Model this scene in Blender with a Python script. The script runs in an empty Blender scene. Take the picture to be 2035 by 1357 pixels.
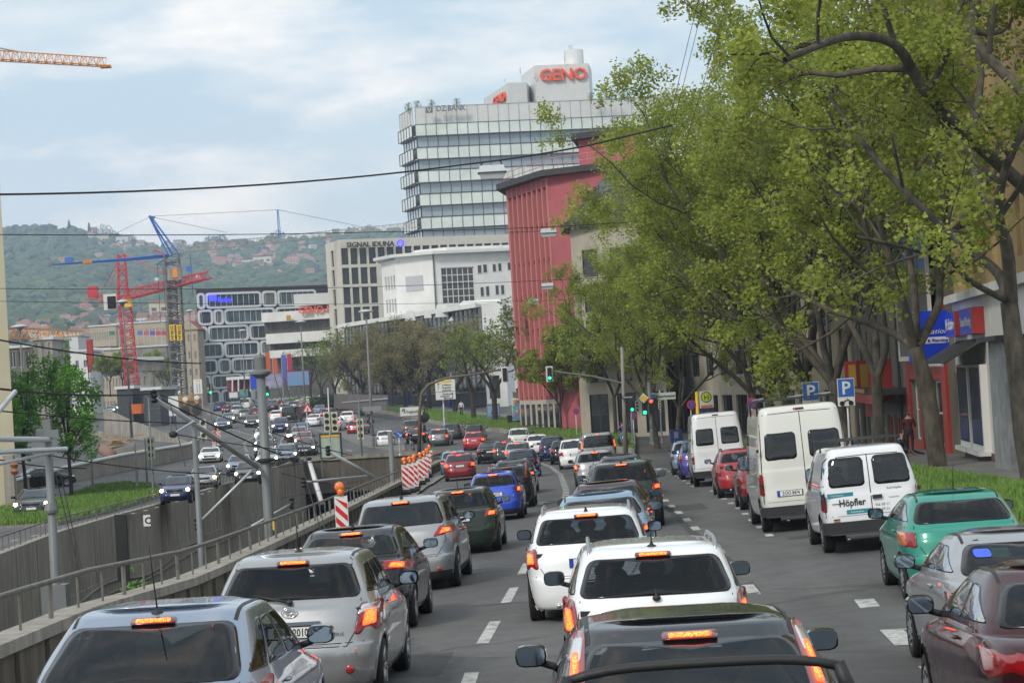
import bpy, bmesh, math, random
from mathutils import Vector, Matrix, noise
R=math.radians
C=bpy.context.scene.collection
random.seed(7)
sc=bpy.context.scene
# -- camera
F=4500.; TH=R(3.4); PT=math.atan(81.5/4500)
cam_d=bpy.data.cameras.new('camera'); cam=bpy.data.objects.new('camera',cam_d); C.objects.link(cam)
cam_d.sensor_width=36; cam_d.lens=36*F/2035; cam_d.clip_start=.2; cam_d.clip_end=12000
cam.location=(0,0,2.6)
fw=Vector((0,math.cos(PT),math.sin(PT))); rt=Vector((1,0,0)); up=rt.cross(fw)
ri=rt*math.cos(TH)-up*math.sin(TH); ui=rt*math.sin(TH)+up*math.cos(TH)
cam.rotation_euler=Matrix(((ri.x,ui.x,-fw.x),(ri.y,ui.y,-fw.y),(ri.z,ui.z,-fw.z))).to_euler()
sc.camera=cam
cam_d.dof.use_dof=False
# -- sky, sun, exposure
SUN_EL,SUN_AZ=R(38),R(215)      # azimuth measured from +Y clockwise: behind and left of the camera
w=bpy.data.worlds.new('World'); sc.world=w; w.use_nodes=True
nt=w.node_tree; nt.nodes.clear()
def nd(t,**k):
 n=nt.nodes.new(t)
 for a,b in k.items(): setattr(n,a,b)
 return n
out=nd('ShaderNodeOutputWorld'); bg=nd('ShaderNodeBackground'); sky=nd('ShaderNodeTexSky')
sky.sky_type='NISHITA'; sky.sun_disc=False; sky.sun_elevation=SUN_EL; sky.sun_rotation=SUN_AZ
sky.air_density=1.2; sky.dust_density=2.5; sky.ozone_density=1.2
tc=nd('ShaderNodeTexCoord'); mp=nd('ShaderNodeMapping'); mp.inputs['Scale'].default_value=(1,1,3.2)
nt.links.new(tc.outputs['Generated'],mp.inputs[0])
n1=nd('ShaderNodeTexNoise'); n1.inputs['Scale'].default_value=5.2; n1.inputs['Detail'].default_value=7; n1.inputs['Roughness'].default_value=.52; n1.inputs['Distortion'].default_value=.35
mp.inputs['Location'].default_value=(.35,.2,.12)
nt.links.new(mp.outputs[0],n1.inputs['Vector'])
cr=nd('ShaderNodeValToRGB'); cr.color_ramp.elements[0].position=.30; cr.color_ramp.elements[1].position=.62
nt.links.new(n1.outputs['Fac'],cr.inputs[0])
n2=nd('ShaderNodeTexNoise'); n2.inputs['Scale'].default_value=9; n2.inputs['Detail'].default_value=8; n2.inputs['Roughness'].default_value=.6
nt.links.new(mp.outputs[0],n2.inputs['Vector'])
cc=nd('ShaderNodeValToRGB'); cc.color_ramp.elements[0].position=.42; cc.color_ramp.elements[1].position=.66
cc.color_ramp.elements[0].color=(5.0,6.1,7.0,1); cc.color_ramp.elements[1].color=(11,10.0,9.1,1)
nt.links.new(n2.outputs['Fac'],cc.inputs[0])
sx=nd('ShaderNodeSeparateXYZ'); nt.links.new(tc.outputs['Generated'],sx.inputs[0])
mr=nd('ShaderNodeMapRange'); mr.inputs['From Min'].default_value=.0; mr.inputs['From Max'].default_value=.12; mr.inputs['To Min'].default_value=.55; mr.inputs['To Max'].default_value=0
nt.links.new(sx.outputs['Z'],mr.inputs[0])
mx0=nd('ShaderNodeMix',data_type='RGBA'); mx0.inputs[7].default_value=(10.0,9.3,8.5,1)
nt.links.new(mr.outputs[0],mx0.inputs[0])
sk2=nd('ShaderNodeMix',data_type='RGBA'); sk2.inputs[0].default_value=.75; sk2.inputs[7].default_value=(5.2,6.7,7.6,1)
nt.links.new(sky.outputs[0],sk2.inputs[6])
mx=nd('ShaderNodeMix',data_type='RGBA'); nt.links.new(cr.outputs[0],mx.inputs[0]); nt.links.new(sk2.outputs[2],mx.inputs[6]); nt.links.new(cc.outputs[0],mx.inputs[7])
nt.links.new(mx.outputs[2],mx0.inputs[6])
nt.links.new(mx0.outputs[2],bg.inputs[0]); bg.inputs[1].default_value=.092
nt.links.new(bg.outputs[0],out.inputs[0])
sl=bpy.data.lights.new('sun','SUN'); sl.energy=1.5; sl.angle=R(10); sl.color=(1,.93,.82)
so=bpy.data.objects.new('sun',sl); C.objects.link(so)
sd=Vector((math.sin(SUN_AZ)*math.cos(SUN_EL),math.cos(SUN_AZ)*math.cos(SUN_EL),math.sin(SUN_EL)))
so.rotation_euler=(-sd).to_track_quat('-Z','Y').to_euler(); so.location=(0,0,60)
sc.view_settings.view_transform='Standard'; sc.view_settings.look='None'; sc.view_settings.gamma=1
sc.view_settings.exposure=0.52
sc.cycles.max_bounces=6; sc.cycles.transparent_max_bounces=16; sc.cycles.volume_bounces=1
sc.cycles.use_denoising=True
# -- pixel helpers (photo pixels -> world)
GT=[(0,2.58),(25,3.16),(60,3.93),(130,5.2),(160,5.4),(190,5.15),(215,4.7),(250,3.9),(275,3.3),(395,1.6),(500,.6),(700,.0),(3000,-2)]
def _gt(Y):
 for (p,q),(r_,t_) in zip(GT,GT[1:]):
  if Y<=r_: return q+(t_-q)*(Y-p)/(r_-p)
 return GT[-1][1]
def gz(Y,X=0):
 """height of the ground: the road falls gently away, bottoms out at the junction and climbs again beyond it"""
 k=.25*(_gt(Y-9)+_gt(Y-3)+_gt(Y+3)+_gt(Y+9)) if Y>30 else _gt(Y)
 f=max(0,min(1,(Y-29)/10)) if Y<110 else max(0,(170-Y)/60)
 return 2.6-k+.04*max(-8,min(12,X))*f
def ray(x,y):
 u=(x-1017.5)/F; v=-(y-678.5)/F
 a=u*math.cos(TH)+v*math.sin(TH); b=-u*math.sin(TH)+v*math.cos(TH)
 c,s=math.cos(PT),math.sin(PT)
 return (a,c-b*s,s+b*c)
def W(x,y,Y):
 r=ray(x,y); return Vector((r[0]/r[1]*Y,Y,2.6+r[2]/r[1]*Y))
def G(x,y,h=0):
 r=ray(x,y); lo,hi=3,1500
 f=lambda Y:2.6+r[2]/r[1]*Y-gz(Y,r[0]/r[1]*Y)-h
 if f(hi)>0: lo=hi
 else:
  for _ in range(44):
   m=(lo+hi)/2
   if f(m)>0: lo=m
   else: hi=m
 return Vector((r[0]/r[1]*lo,lo,gz(lo,r[0]/r[1]*lo)+h))
def px(X,Y,Z):
 Z-=2.6;c,s=math.cos(PT),math.sin(PT)
 d=Y*c+Z*s; b=(-Y*s+Z*c)/d; a=X/d
 return (1017.5+(a*math.cos(TH)-b*math.sin(TH))*F, 678.5-(a*math.sin(TH)+b*math.cos(TH))*F)
def XatG(x,Y,h=.8):
 X=(x-1017)/F*Y
 for _ in range(8): z=gz(Y,X)+h; X+=(x-px(X,Y,z)[0])/F*Y
 return X
def Zat(X,Y,y):
 z=2.6
 for _ in range(8): z-=(y-px(X,Y,z)[1])/F*Y
 return z
# -- materials
MATS={}
def mat(name,col,rough=.6,metal=0,coat=0,noise_amt=0,noise_scale=3,emit=None,es=1,bump=0,bscale=20,spec=.5,stretch=None,col2=None,trans=0,crough=.06):
 if name in MATS: return MATS[name]
 m=bpy.data.materials.new(name); m.use_nodes=True; t=m.node_tree; b=t.nodes['Principled BSDF']
 b.inputs['Base Color'].default_value=(*col,1); b.inputs['Roughness'].default_value=rough; b.inputs['Metallic'].default_value=metal
 b.inputs['Coat Weight'].default_value=coat; b.inputs['Coat Roughness'].default_value=crough
 b.inputs['Specular IOR Level'].default_value=spec
 if noise_amt or bump:
  tcn=t.nodes.new('ShaderNodeTexCoord'); mpn=t.nodes.new('ShaderNodeMapping'); t.links.new(tcn.outputs['Object'],mpn.inputs[0])
  if stretch: mpn.inputs['Scale'].default_value=stretch
 if noise_amt:
  n=t.nodes.new('ShaderNodeTexNoise'); n.inputs['Scale'].default_value=noise_scale; n.inputs['Detail'].default_value=8; n.inputs['Roughness'].default_value=.65
  t.links.new(mpn.outputs[0],n.inputs['Vector'])
  r=t.nodes.new('ShaderNodeMapRange'); r.inputs['From Min'].default_value=.3; r.inputs['From Max'].default_value=.7
  t.links.new(n.outputs['Fac'],r.inputs[0])
  x=t.nodes.new('ShaderNodeMix'); x.data_type='RGBA'
  c2=col2 if col2 else tuple(c*(1-noise_amt) for c in col)
  c1=col if col2 else tuple(min(1,c*(1+noise_amt*.5)) for c in col)
  x.inputs[6].default_value=(*c1,1); x.inputs[7].default_value=(*c2,1)
  t.links.new(r.outputs[0],x.inputs[0]); t.links.new(x.outputs[2],b.inputs['Base Color'])
 if bump:
  n=t.nodes.new('ShaderNodeTexNoise'); n.inputs['Scale'].default_value=bscale; n.inputs['Detail'].default_value=5
  t.links.new(mpn.outputs[0],n.inputs['Vector'])
  bp=t.nodes.new('ShaderNodeBump'); bp.inputs['Strength'].default_value=bump; bp.inputs['Distance'].default_value=.02
  t.links.new(n.outputs['Fac'],bp.inputs['Height']); t.links.new(bp.outputs[0],b.inputs['Normal'])
 if emit:
  b.inputs['Emission Color'].default_value=(*emit,1); b.inputs['Emission Strength'].default_value=es
 MATS[name]=m; return m
# -- mesh builder
class MB:
 def __init__(s): s.v=[]; s.f=[]; s.m=[]
 def add(s,vs,fs,mi=0):
  o=len(s.v); s.v+= [tuple(v) for v in vs]; s.f+= [tuple(o+i for i in f) for f in fs]; s.m+=[mi]*len(fs)
  return s
 def box(s,c,sz,rz=0,mi=0,taper=1):
  x,y,z=sz[0]/2,sz[1]/2,sz[2]/2; ca,sa=math.cos(rz),math.sin(rz); vs=[]
  for dz in (-z,z):
   k=1 if dz<0 else taper
   for dx,dy in ((-x,-y),(x,-y),(x,y),(-x,y)):
    dx*=k;dy*=k
    vs.append((c[0]+dx*ca-dy*sa,c[1]+dx*sa+dy*ca,c[2]+dz))
  return s.add(vs,[(0,3,2,1),(4,5,6,7),(0,1,5,4),(1,2,6,5),(2,3,7,6),(3,0,4,7)],mi)
 def tube(s,pts,rs,n=8,mi=0,cap=True):
  pts=[Vector(p) for p in pts]
  if not isinstance(rs,(list,tuple)): rs=[rs]*len(pts)
  vs=[];fs=[]; prev=None
  for i,p in enumerate(pts):
   d=(pts[min(i+1,len(pts)-1)]-pts[max(i-1,0)])
   if d.length<1e-9: d=Vector((0,0,1))
   d.normalize()
   if prev is None:
    a=d.orthogonal().normalized()
   else:
    a=(prev-d*prev.dot(d))
    a=a.normalized() if a.length>1e-6 else d.orthogonal().normalized()
   prev=a; b=d.cross(a)
   for k in range(n):
    t=2*math.pi*k/n; vs.append(p+(a*math.cos(t)+b*math.sin(t))*rs[i])
  for i in range(len(pts)-1):
   for k in range(n):
    k2=(k+1)%n; fs.append((i*n+k,i*n+k2,(i+1)*n+k2,(i+1)*n+k))
  if cap: fs.append(tuple(range(n-1,-1,-1))); fs.append(tuple(range((len(pts)-1)*n,len(pts)*n)))
  return s.add(vs,fs,mi)
 def bar(s,p,q,w,h=None,mi=0):   # rectangular bar
  return s.tube([p,q],(w/2)*1.35,4,mi)
 def ell(s,c,r,nu=12,nv=8,mi=0,rz=0):
  vs=[];fs=[];ca,sa=math.cos(rz),math.sin(rz)
  for j in range(1,nv):
   ph=math.pi*j/nv
   for i in range(nu):
    t=2*math.pi*i/nu; x=r[0]*math.sin(ph)*math.cos(t); y=r[1]*math.sin(ph)*math.sin(t)
    vs.append((c[0]+x*ca-y*sa,c[1]+x*sa+y*ca,c[2]+r[2]*math.cos(ph)))
  top=len(vs); vs.append((c[0],c[1],c[2]+r[2])); bot=len(vs); vs.append((c[0],c[1],c[2]-r[2]))
  for j in range(nv-2):
   for i in range(nu):
    a=j*nu+i;b=j*nu+(i+1)%nu; fs.append((a,a+nu,b+nu,b))
  for i in range(nu):
   fs.append((top,i,(i+1)%nu)); fs.append((bot,(nv-2)*nu+(i+1)%nu,(nv-2)*nu+i))
  return s.add(vs,fs,mi)
 def prism(s,poly,z0,z1,mi=0):     # poly: list of (x,y) ccw
  n=len(poly); vs=[(x,y,z0) for x,y in poly]+[(x,y,z1) for x,y in poly]
  fs=[tuple(range(n-1,-1,-1)),tuple(range(n,2*n))]+[(i,(i+1)%n,n+(i+1)%n,n+i) for i in range(n)]
  return s.add(vs,fs,mi)
 def slab(s,pts,d,mi=0):           # planar polygon pts (3D) extruded by vector d
  pts=[Vector(p) for p in pts]; n=len(pts); d=Vector(d)
  vs=pts+[p+d for p in pts]
  fs=[tuple(range(n-1,-1,-1)),tuple(range(n,2*n))]+[(i,(i+1)%n,n+(i+1)%n,n+i) for i in range(n)]
  return s.add(vs,fs,mi)
 def lathe(s,c,prof,n=16,axis='z',mi=0):
  vs=[];fs=[]
  for (r,h) in prof:
   for k in range(n):
    t=2*math.pi*k/n; a,b=r*math.cos(t),r*math.sin(t)
    vs.append({'z':(c[0]+a,c[1]+b,c[2]+h),'x':(c[0]+h,c[1]+a,c[2]+b),'y':(c[0]+b,c[1]+h,c[2]+a)}[axis])
  for i in range(len(prof)-1):
   for k in range(n):
    k2=(k+1)%n; fs.append((i*n+k,i*n+k2,(i+1)*n+k2,(i+1)*n+k))
  fs.append(tuple(range(n-1,-1,-1))); fs.append(tuple(range((len(prof)-1)*n,len(prof)*n)))
  return s.add(vs,fs,mi)
 def mesh(s,name,mats,smooth=False,fixn=False):
  me=bpy.data.meshes.new(name); me.from_pydata(s.v,[],s.f)
  for m in (mats if isinstance(mats,(list,tuple)) else [mats]): me.materials.append(m)
  if any(s.m): me.polygons.foreach_set('material_index',s.m)
  if smooth: me.polygons.foreach_set('use_smooth',[True]*len(s.f))
  if fixn:
   b=bmesh.new(); b.from_mesh(me); bmesh.ops.recalc_face_normals(b,faces=b.faces); b.to_mesh(me); b.free()
  me.update(); return me
 def build(s,name,mats,parent=None,smooth=False,world=False,fixn=False):
  if world and parent is not None:
   o=parent.location; a=-parent.rotation_euler.z; ca,sa=math.cos(a),math.sin(a)
   s.v=[((x-o.x)*ca-(y-o.y)*sa,(x-o.x)*sa+(y-o.y)*ca,z-o.z) for x,y,z in s.v]
  me=s.mesh(name,mats,smooth,fixn); ob=bpy.data.objects.new(name,me); C.objects.link(ob)
  if parent is not None: ob.parent=parent
  return ob
def tag(o,label=None,cat=None,group=None,kind=None):
 if label: o['label']=label
 if cat: o['category']=cat
 if group: o['group']=group
 if kind: o['kind']=kind
 return o
def thing(name,label,cat,loc=(0,0,0),rz=0,group=None):
 o=bpy.data.objects.new(name,None); C.objects.link(o); o.location=loc; o.rotation_euler=(0,0,rz); o.empty_display_size=.1
 return tag(o,label,cat,group)
def struct(o): o['kind']='structure'; return o
bpy.context.view_layer.update()
def dup(root,loc,rz=0,label=None,group=None,scale=None):
 r=root.copy(); C.objects.link(r); r.location=loc; r.rotation_euler=(0,0,rz)
 if scale: r.scale=(scale,)*3 if not isinstance(scale,tuple) else scale
 if label: r['label']=label
 if group: r['group']=group
 for ch in list(root.children):
  c=ch.copy(); C.objects.link(c); c.parent=r
  for g in list(ch.children):
   d=g.copy(); C.objects.link(d); d.parent=c
 return r
def textmesh(txt,size,depth=.02,bold=False,shear=0,xs=1,align='LEFT'):
 cu=bpy.data.curves.new('lettering','FONT'); cu.body=txt; cu.size=size; cu.extrude=depth/2; cu.shear=shear
 cu.align_x=align; cu.resolution_u=2
 if bold: cu.offset=size*.018
 o=bpy.data.objects.new('lettering',cu); C.objects.link(o); bpy.context.view_layer.update()
 dg=bpy.context.evaluated_depsgraph_get()
 me=bpy.data.meshes.new_from_object(o.evaluated_get(dg)); bpy.data.objects.remove(o)
 if xs!=1:
  for v in me.vertices: v.co.x*=xs
 return me
def text(name,txt,size,pos,xdir,updir,m,parent=None,depth=.02,bold=False,shear=0,xs=1,align='LEFT',width=None):
 """lettering standing in the plane spanned by xdir/updir (world or parent-local coords)"""
 me=textmesh(txt,size,depth,bold,shear,xs,align)
 if width:
  w_=max(v.co.x for v in me.vertices)-min(v.co.x for v in me.vertices)
  for v in me.vertices: v.co.x*=width/w_
 x=Vector(xdir).normalized(); u=Vector(updir).normalized(); n=x.cross(u).normalized(); u=n.cross(x)
 M=Matrix(((x.x,u.x,n.x,pos[0]),(x.y,u.y,n.y,pos[1]),(x.z,u.z,n.z,pos[2]),(0,0,0,1)))
 me.transform(M); me.materials.clear(); me.materials.append(m); me.name=name
 ob=bpy.data.objects.new(name,me); C.objects.link(ob)
 if parent is not None: ob.parent=parent
 return ob
def interp(tab,Y):
 if Y<=tab[0][0]: 
  (a,b),(c,d)=tab[0],tab[1]; return b+(d-b)*(Y-a)/(c-a) if False else b
 for (a,b),(c,d) in zip(tab,tab[1:]):
  if Y<=c: return b+(d-b)*(Y-a)/(c-a)
 return tab[-1][1]
# == vehicles
def glassmat(name,tint,mixk,rough=.03):
 if name in MATS: return MATS[name]
 m=bpy.data.materials.new(name); m.use_nodes=True; t=m.node_tree; t.nodes.clear()
 o=t.nodes.new('ShaderNodeOutputMaterial'); g=t.nodes.new('ShaderNodeBsdfGlossy'); g.inputs['Roughness'].default_value=rough; g.inputs['Color'].default_value=(.95,.97,1,1)
 tr=t.nodes.new('ShaderNodeBsdfTransparent'); tr.inputs[0].default_value=(*tint,1)
 fr=t.nodes.new('ShaderNodeFresnel'); fr.inputs[0].default_value=1.55
 ma=t.nodes.new('ShaderNodeMath'); ma.operation='MULTIPLY_ADD'; ma.inputs[1].default_value=.65; ma.inputs[2].default_value=mixk
 t.links.new(fr.outputs[0],ma.inputs[0])
 mx=t.nodes.new('ShaderNodeMixShader'); t.links.new(ma.outputs[0],mx.inputs[0]); t.links.new(tr.outputs[0],mx.inputs[1]); t.links.new(g.outputs[0],mx.inputs[2])
 t.links.new(mx.outputs[0],o.inputs[0]); MATS[name]=m; return m
def paint(name,col,metal=.0,rough=.32,dark_back=True,coat=1):
 k='paint_'+name
 if k in MATS: return MATS[k]
 dk=sum(col)<.2
 m=mat(k,col,rough,0 if dk else metal,.8 if dk else coat,crough=.03,spec=.12 if dk else .5)
 t=m.node_tree; b=t.nodes['Principled BSDF']; out=t.nodes['Material Output']
 n=t.nodes.new('ShaderNodeTexNoise'); n.inputs['Scale'].default_value=2.2; n.inputs['Detail'].default_value=6
 tcn=t.nodes.new('ShaderNodeTexCoord'); t.links.new(tcn.outputs['Object'],n.inputs['Vector'])
 r=t.nodes.new('ShaderNodeMapRange'); r.inputs['From Min'].default_value=.35; r.inputs['From Max'].default_value=.75
 r.inputs['To Min'].default_value=rough*.85; r.inputs['To Max'].default_value=rough*1.35
 t.links.new(n.outputs['Fac'],r.inputs[0]); t.links.new(r.outputs[0],b.inputs['Roughness'])
 d=t.nodes.new('ShaderNodeBsdfDiffuse'); d.inputs[0].default_value=(.012,.012,.013,1)
 ge=t.nodes.new('ShaderNodeNewGeometry'); mx=t.nodes.new('ShaderNodeMixShader')
 t.links.new(ge.outputs['Backfacing'],mx.inputs[0]); t.links.new(b.outputs[0],mx.inputs[1]); t.links.new(d.outputs[0],mx.inputs[2]); t.links.new(mx.outputs[0],out.inputs[0])
 return m
M_glass=glassmat('car_glass',(.36,.40,.41),.0)
M_tint=glassmat('tinted_glass',(.08,.09,.10),.03)
M_dglass=mat('dark_glass',(.012,.016,.02),.05,0,0,spec=.9)
M_frit=mat('black_frit',(.008,.008,.009),.12)
M_rub=mat('tyre_rubber',(.012,.012,.012),.85,bump=.15,bscale=60)
M_blk=mat('black_plastic',(.018,.018,.019),.55,bump=.1,bscale=90)
M_gblk=mat('gloss_black',(.01,.01,.012),.15,coat=1)
M_well=mat('wheel_well',(.006,.006,.006),.95)
M_rim=mat('alloy_rim',(.42,.43,.45),.32,.85,noise_amt=.25,noise_scale=12)
M_hub=mat('hubcap_silver',(.36,.37,.39),.42,.55,noise_amt=.25,noise_scale=12)
M_chrome=mat('chrome',(.75,.76,.78),.14,1)
M_tail=mat('tail_lens_red',(.28,.006,.008),.18,coat=1)
M_taild=mat('tail_lens_dark_red',(.14,.006,.008),.15,coat=1)
M_amber=mat('amber_lens',(.75,.16,.01),.2,coat=1)
M_clear=mat('clear_lens',(.62,.63,.66),.2,.3,coat=1)
M_brake=mat('lit_brake_lamp',(.6,.02,.01),.3,emit=(1,.045,.008),es=4.5)
M_brakecore=mat('lit_brake_core',(.9,.2,.02),.3,emit=(1,.16,.015),es=5)
def _bc():
 t=M_brakecore.node_tree; b=t.nodes['Principled BSDF']; v=t.nodes.new('ShaderNodeTexVoronoi'); v.inputs['Scale'].default_value=85; tc_=t.nodes.new('ShaderNodeTexCoord'); t.links.new(tc_.outputs['Object'],v.inputs['Vector'])
 r=t.nodes.new('ShaderNodeValToRGB'); r.color_ramp.elements[0].color=(1,.22,.02,1); r.color_ramp.elements[1].color=(.8,.015,.004,1); r.color_ramp.elements[0].position=.1; r.color_ramp.elements[1].position=.55; t.links.new(v.outputs['Distance'],r.inputs[0]); t.links.new(r.outputs[0],b.inputs['Emission Color'])
_bc()
M_brakefar=mat('lit_brake_lamp_far',(.8,.05,.02),.3,emit=(1,.035,.01),es=5)
M_head=mat('lit_headlamp',(1,.9,.6),.3,emit=(1,.80,.42),es=16)
M_headx=mat('lit_xenon_headlamp',(1,1,.8),.3,emit=(.85,1,.5),es=12)
M_plate=mat('plate_white',(.72,.72,.70),.4); M_pblue=mat('plate_blue',(.01,.05,.45),.4); M_ink=mat('black_ink',(.01,.01,.012),.5)
M_seat=mat('seat_cloth',(.03,.03,.034),.9,noise_amt=.4,noise_scale=10)
M_mirror=mat('mirror_glass',(.26,.33,.40),.04,1)
M_sky_sticker=mat('blue_sticker',(.05,.12,.8),.4)
PNT=dict(
 silverblue=paint('silverblue',(.25,.31,.40),.55,.30), silver=paint('silver',(.36,.365,.37),.6,.30), white=paint('white',(.78,.79,.80),0,.35),
 offwhite=paint('offwhite',(.66,.67,.63),0,.45), black=paint('black',(.012,.012,.014),.1,.25), darkgreen=paint('darkgreen',(.02,.03,.025),.3,.28),
 dkgrey=paint('dkgrey',(.06,.06,.065),.5,.3), grey=paint('grey',(.17,.18,.19),.6,.3), bluegrey=paint('bluegrey',(.13,.18,.25),.6,.3),
 blue=paint('blue',(.02,.075,.55),.25,.3), navy=paint('navy',(.015,.025,.10),.3,.3), red=paint('red',(.42,.012,.02),.1,.3),
 maroon=paint('maroon',(.04,.009,.012),.2,.3), dkred=paint('dkred',(.22,.01,.015),.15,.32), oldred=paint('oldred',(.33,.014,.02),0,.4), green=paint('green',(.008,.24,.17),.15,.38),
 oldsilver=paint('oldsilver',(.33,.34,.35),.35,.42), lblue=paint('lblue',(.22,.33,.45),.5,.3), cream=paint('cream',(.66,.62,.45),0,.35), pink=paint('pinkred',(.45,.10,.10),.3,.3), vanwhite=paint('vanwhite',(.70,.71,.73),0,.4), rustwhite=paint('rustwhite',(.62,.62,.57),0,.5), violet=paint('violet',(.06,.05,.30),.3,.35), greenblk=paint('greenblk',(.018,.028,.02),.3,.22),
 brown=paint('brown',(.09,.075,.065),.5,.32))
def prof(L,Wd,H,belt,hoodz,hoodlen,wst,rwb,rwt,deck=None,roofw=.76,noser=.6,tail=0.0,n=6.0,beltf=None,ww=.93,bump=.0):
 """ring table: zr,yr,zf,yf,halfwidth ; y measured from the car's middle"""
 a=L/2;w=Wd/2
 bf=beltf or (hoodz+.09)
 rg=[(.17,-a+.22,.17,a-.25,.84*w),(.20,-a+.07,.20,a-.08,.92*w),(.34,-a+.01-bump,.32,a-.01,.965*w),(.50,-a-bump,.46,a,.985*w),(.60,-a+.015-bump,.53,a-.02,.99*w),
  (.64+tail*.2,-a+.05,.60,a-.06,.995*w)]
 wsb=a-hoodlen
 if deck is None:
  rg+=[(.5*(belt+.64),-a+.08,.67,a-.11,w),(belt-.10,-a+.11,hoodz-.06,a-.24,.99*w),(belt-.03,-a+.14,hoodz,a-.48,.97*w),(belt+.01,rwb,bf-.01,wsb+.06,.95*w),(belt+.05,rwb+.03,bf+.03,wsb-.02,.935*w)]
  z0=belt+.05
 else:
  dz=deck
  rg+=[(.5*(dz+.64),-a+.02,.67,a-.11,w),(dz-.10,-a+.03,hoodz-.06,a-.24,.99*w),(dz-.02,-a+.10,hoodz,a-.48,.97*w),(dz+.02,-a+.30,.5*(hoodz+bf),.5*(a-.48+wsb),.955*w),(belt+.02,rwb-.03,bf,wsb+.02,.94*w),(belt+.06,rwb+.05,bf+.04,wsb-.03,.93*w)]
  z0=belt+.06
 zt=H-.085
 for q in (.25,.5,.75,1.0):
  rg.append((z0+(zt-z0)*q, (rwb+.04)+(rwt-rwb-.04)*(q**1.12), bf+.04+(zt-bf-.04)*q, (wsb-.03)+(wst-wsb+.03)*(q**1.08), w*(ww+(roofw-ww)*q**1.25)))
 m=.5*(rwt+wst); 
 rg+=[(H-.045,rwt+.10,H-.05,wst-.16,w*(roofw-.045)),(H-.022,rwt+.28,H-.026,wst-.40,w*(roofw-.12)),(H-.006,m-.35*(wst-rwt)+.0,H-.008,m+.30*(wst-rwt),w*(roofw-.30)),(H,m-.2,H,m+.2,.10*w)]
 return dict(L=L,W=Wd,H=H,belt=belt,rg=rg,n=n,wsb=wsb,wst=wst,rwb=rwb,rwt=rwt,bf=bf,zt=zt,deck=deck,hoodz=hoodz,a=a,w=w)
def vanprof(L,Wd,H,belt,hoodz,hoodlen,wst,roofw=.86,n=14,ww=.975):
 a=L/2;w=Wd/2;wsb=a-hoodlen;bf=hoodz+.08
 rg=[(.30,-a+.20,.22,a-.25,.84*w),(.33,-a+.02,.25,a-.08,.93*w),(.48,-a,.40,a,.965*w),(.66,-a+.0,.58,a-.01,.99*w),(.95,-a+.03,.8,a-.05,w),(belt-.05,-a+.04,hoodz,a-.28,.995*w),(belt+.02,-a+.05,bf,wsb,.985*w)]
 zt=H-.16
 for q in (.2,.4,.6,.8,1): rg.append((belt+.02+(zt-belt-.02)*q,-a+.05+.10*q*q,bf+(zt-bf)*q,wsb+(wst-wsb)*q,w*(ww+(roofw-ww)*q**1.4)))
 rg+=[(H-.07,-a+.19,H-.08,wst-.18,w*(roofw-.04)),(H-.025,-a+.28,H-.035,wst-.40,w*(roofw-.11)),(H-.005,-a+.6,H-.01,wst-.9,w*(roofw-.28)),(H,-a+1.4,H,wst-1.5,.1*w)]
 return dict(L=L,W=Wd,H=H,belt=belt,rg=rg,n=n,wsb=wsb,wst=wst,rwb=-a+.05,rwt=-a+.15,bf=bf,zt=zt,deck=None,hoodz=hoodz,a=a,w=w,van=True)
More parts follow.
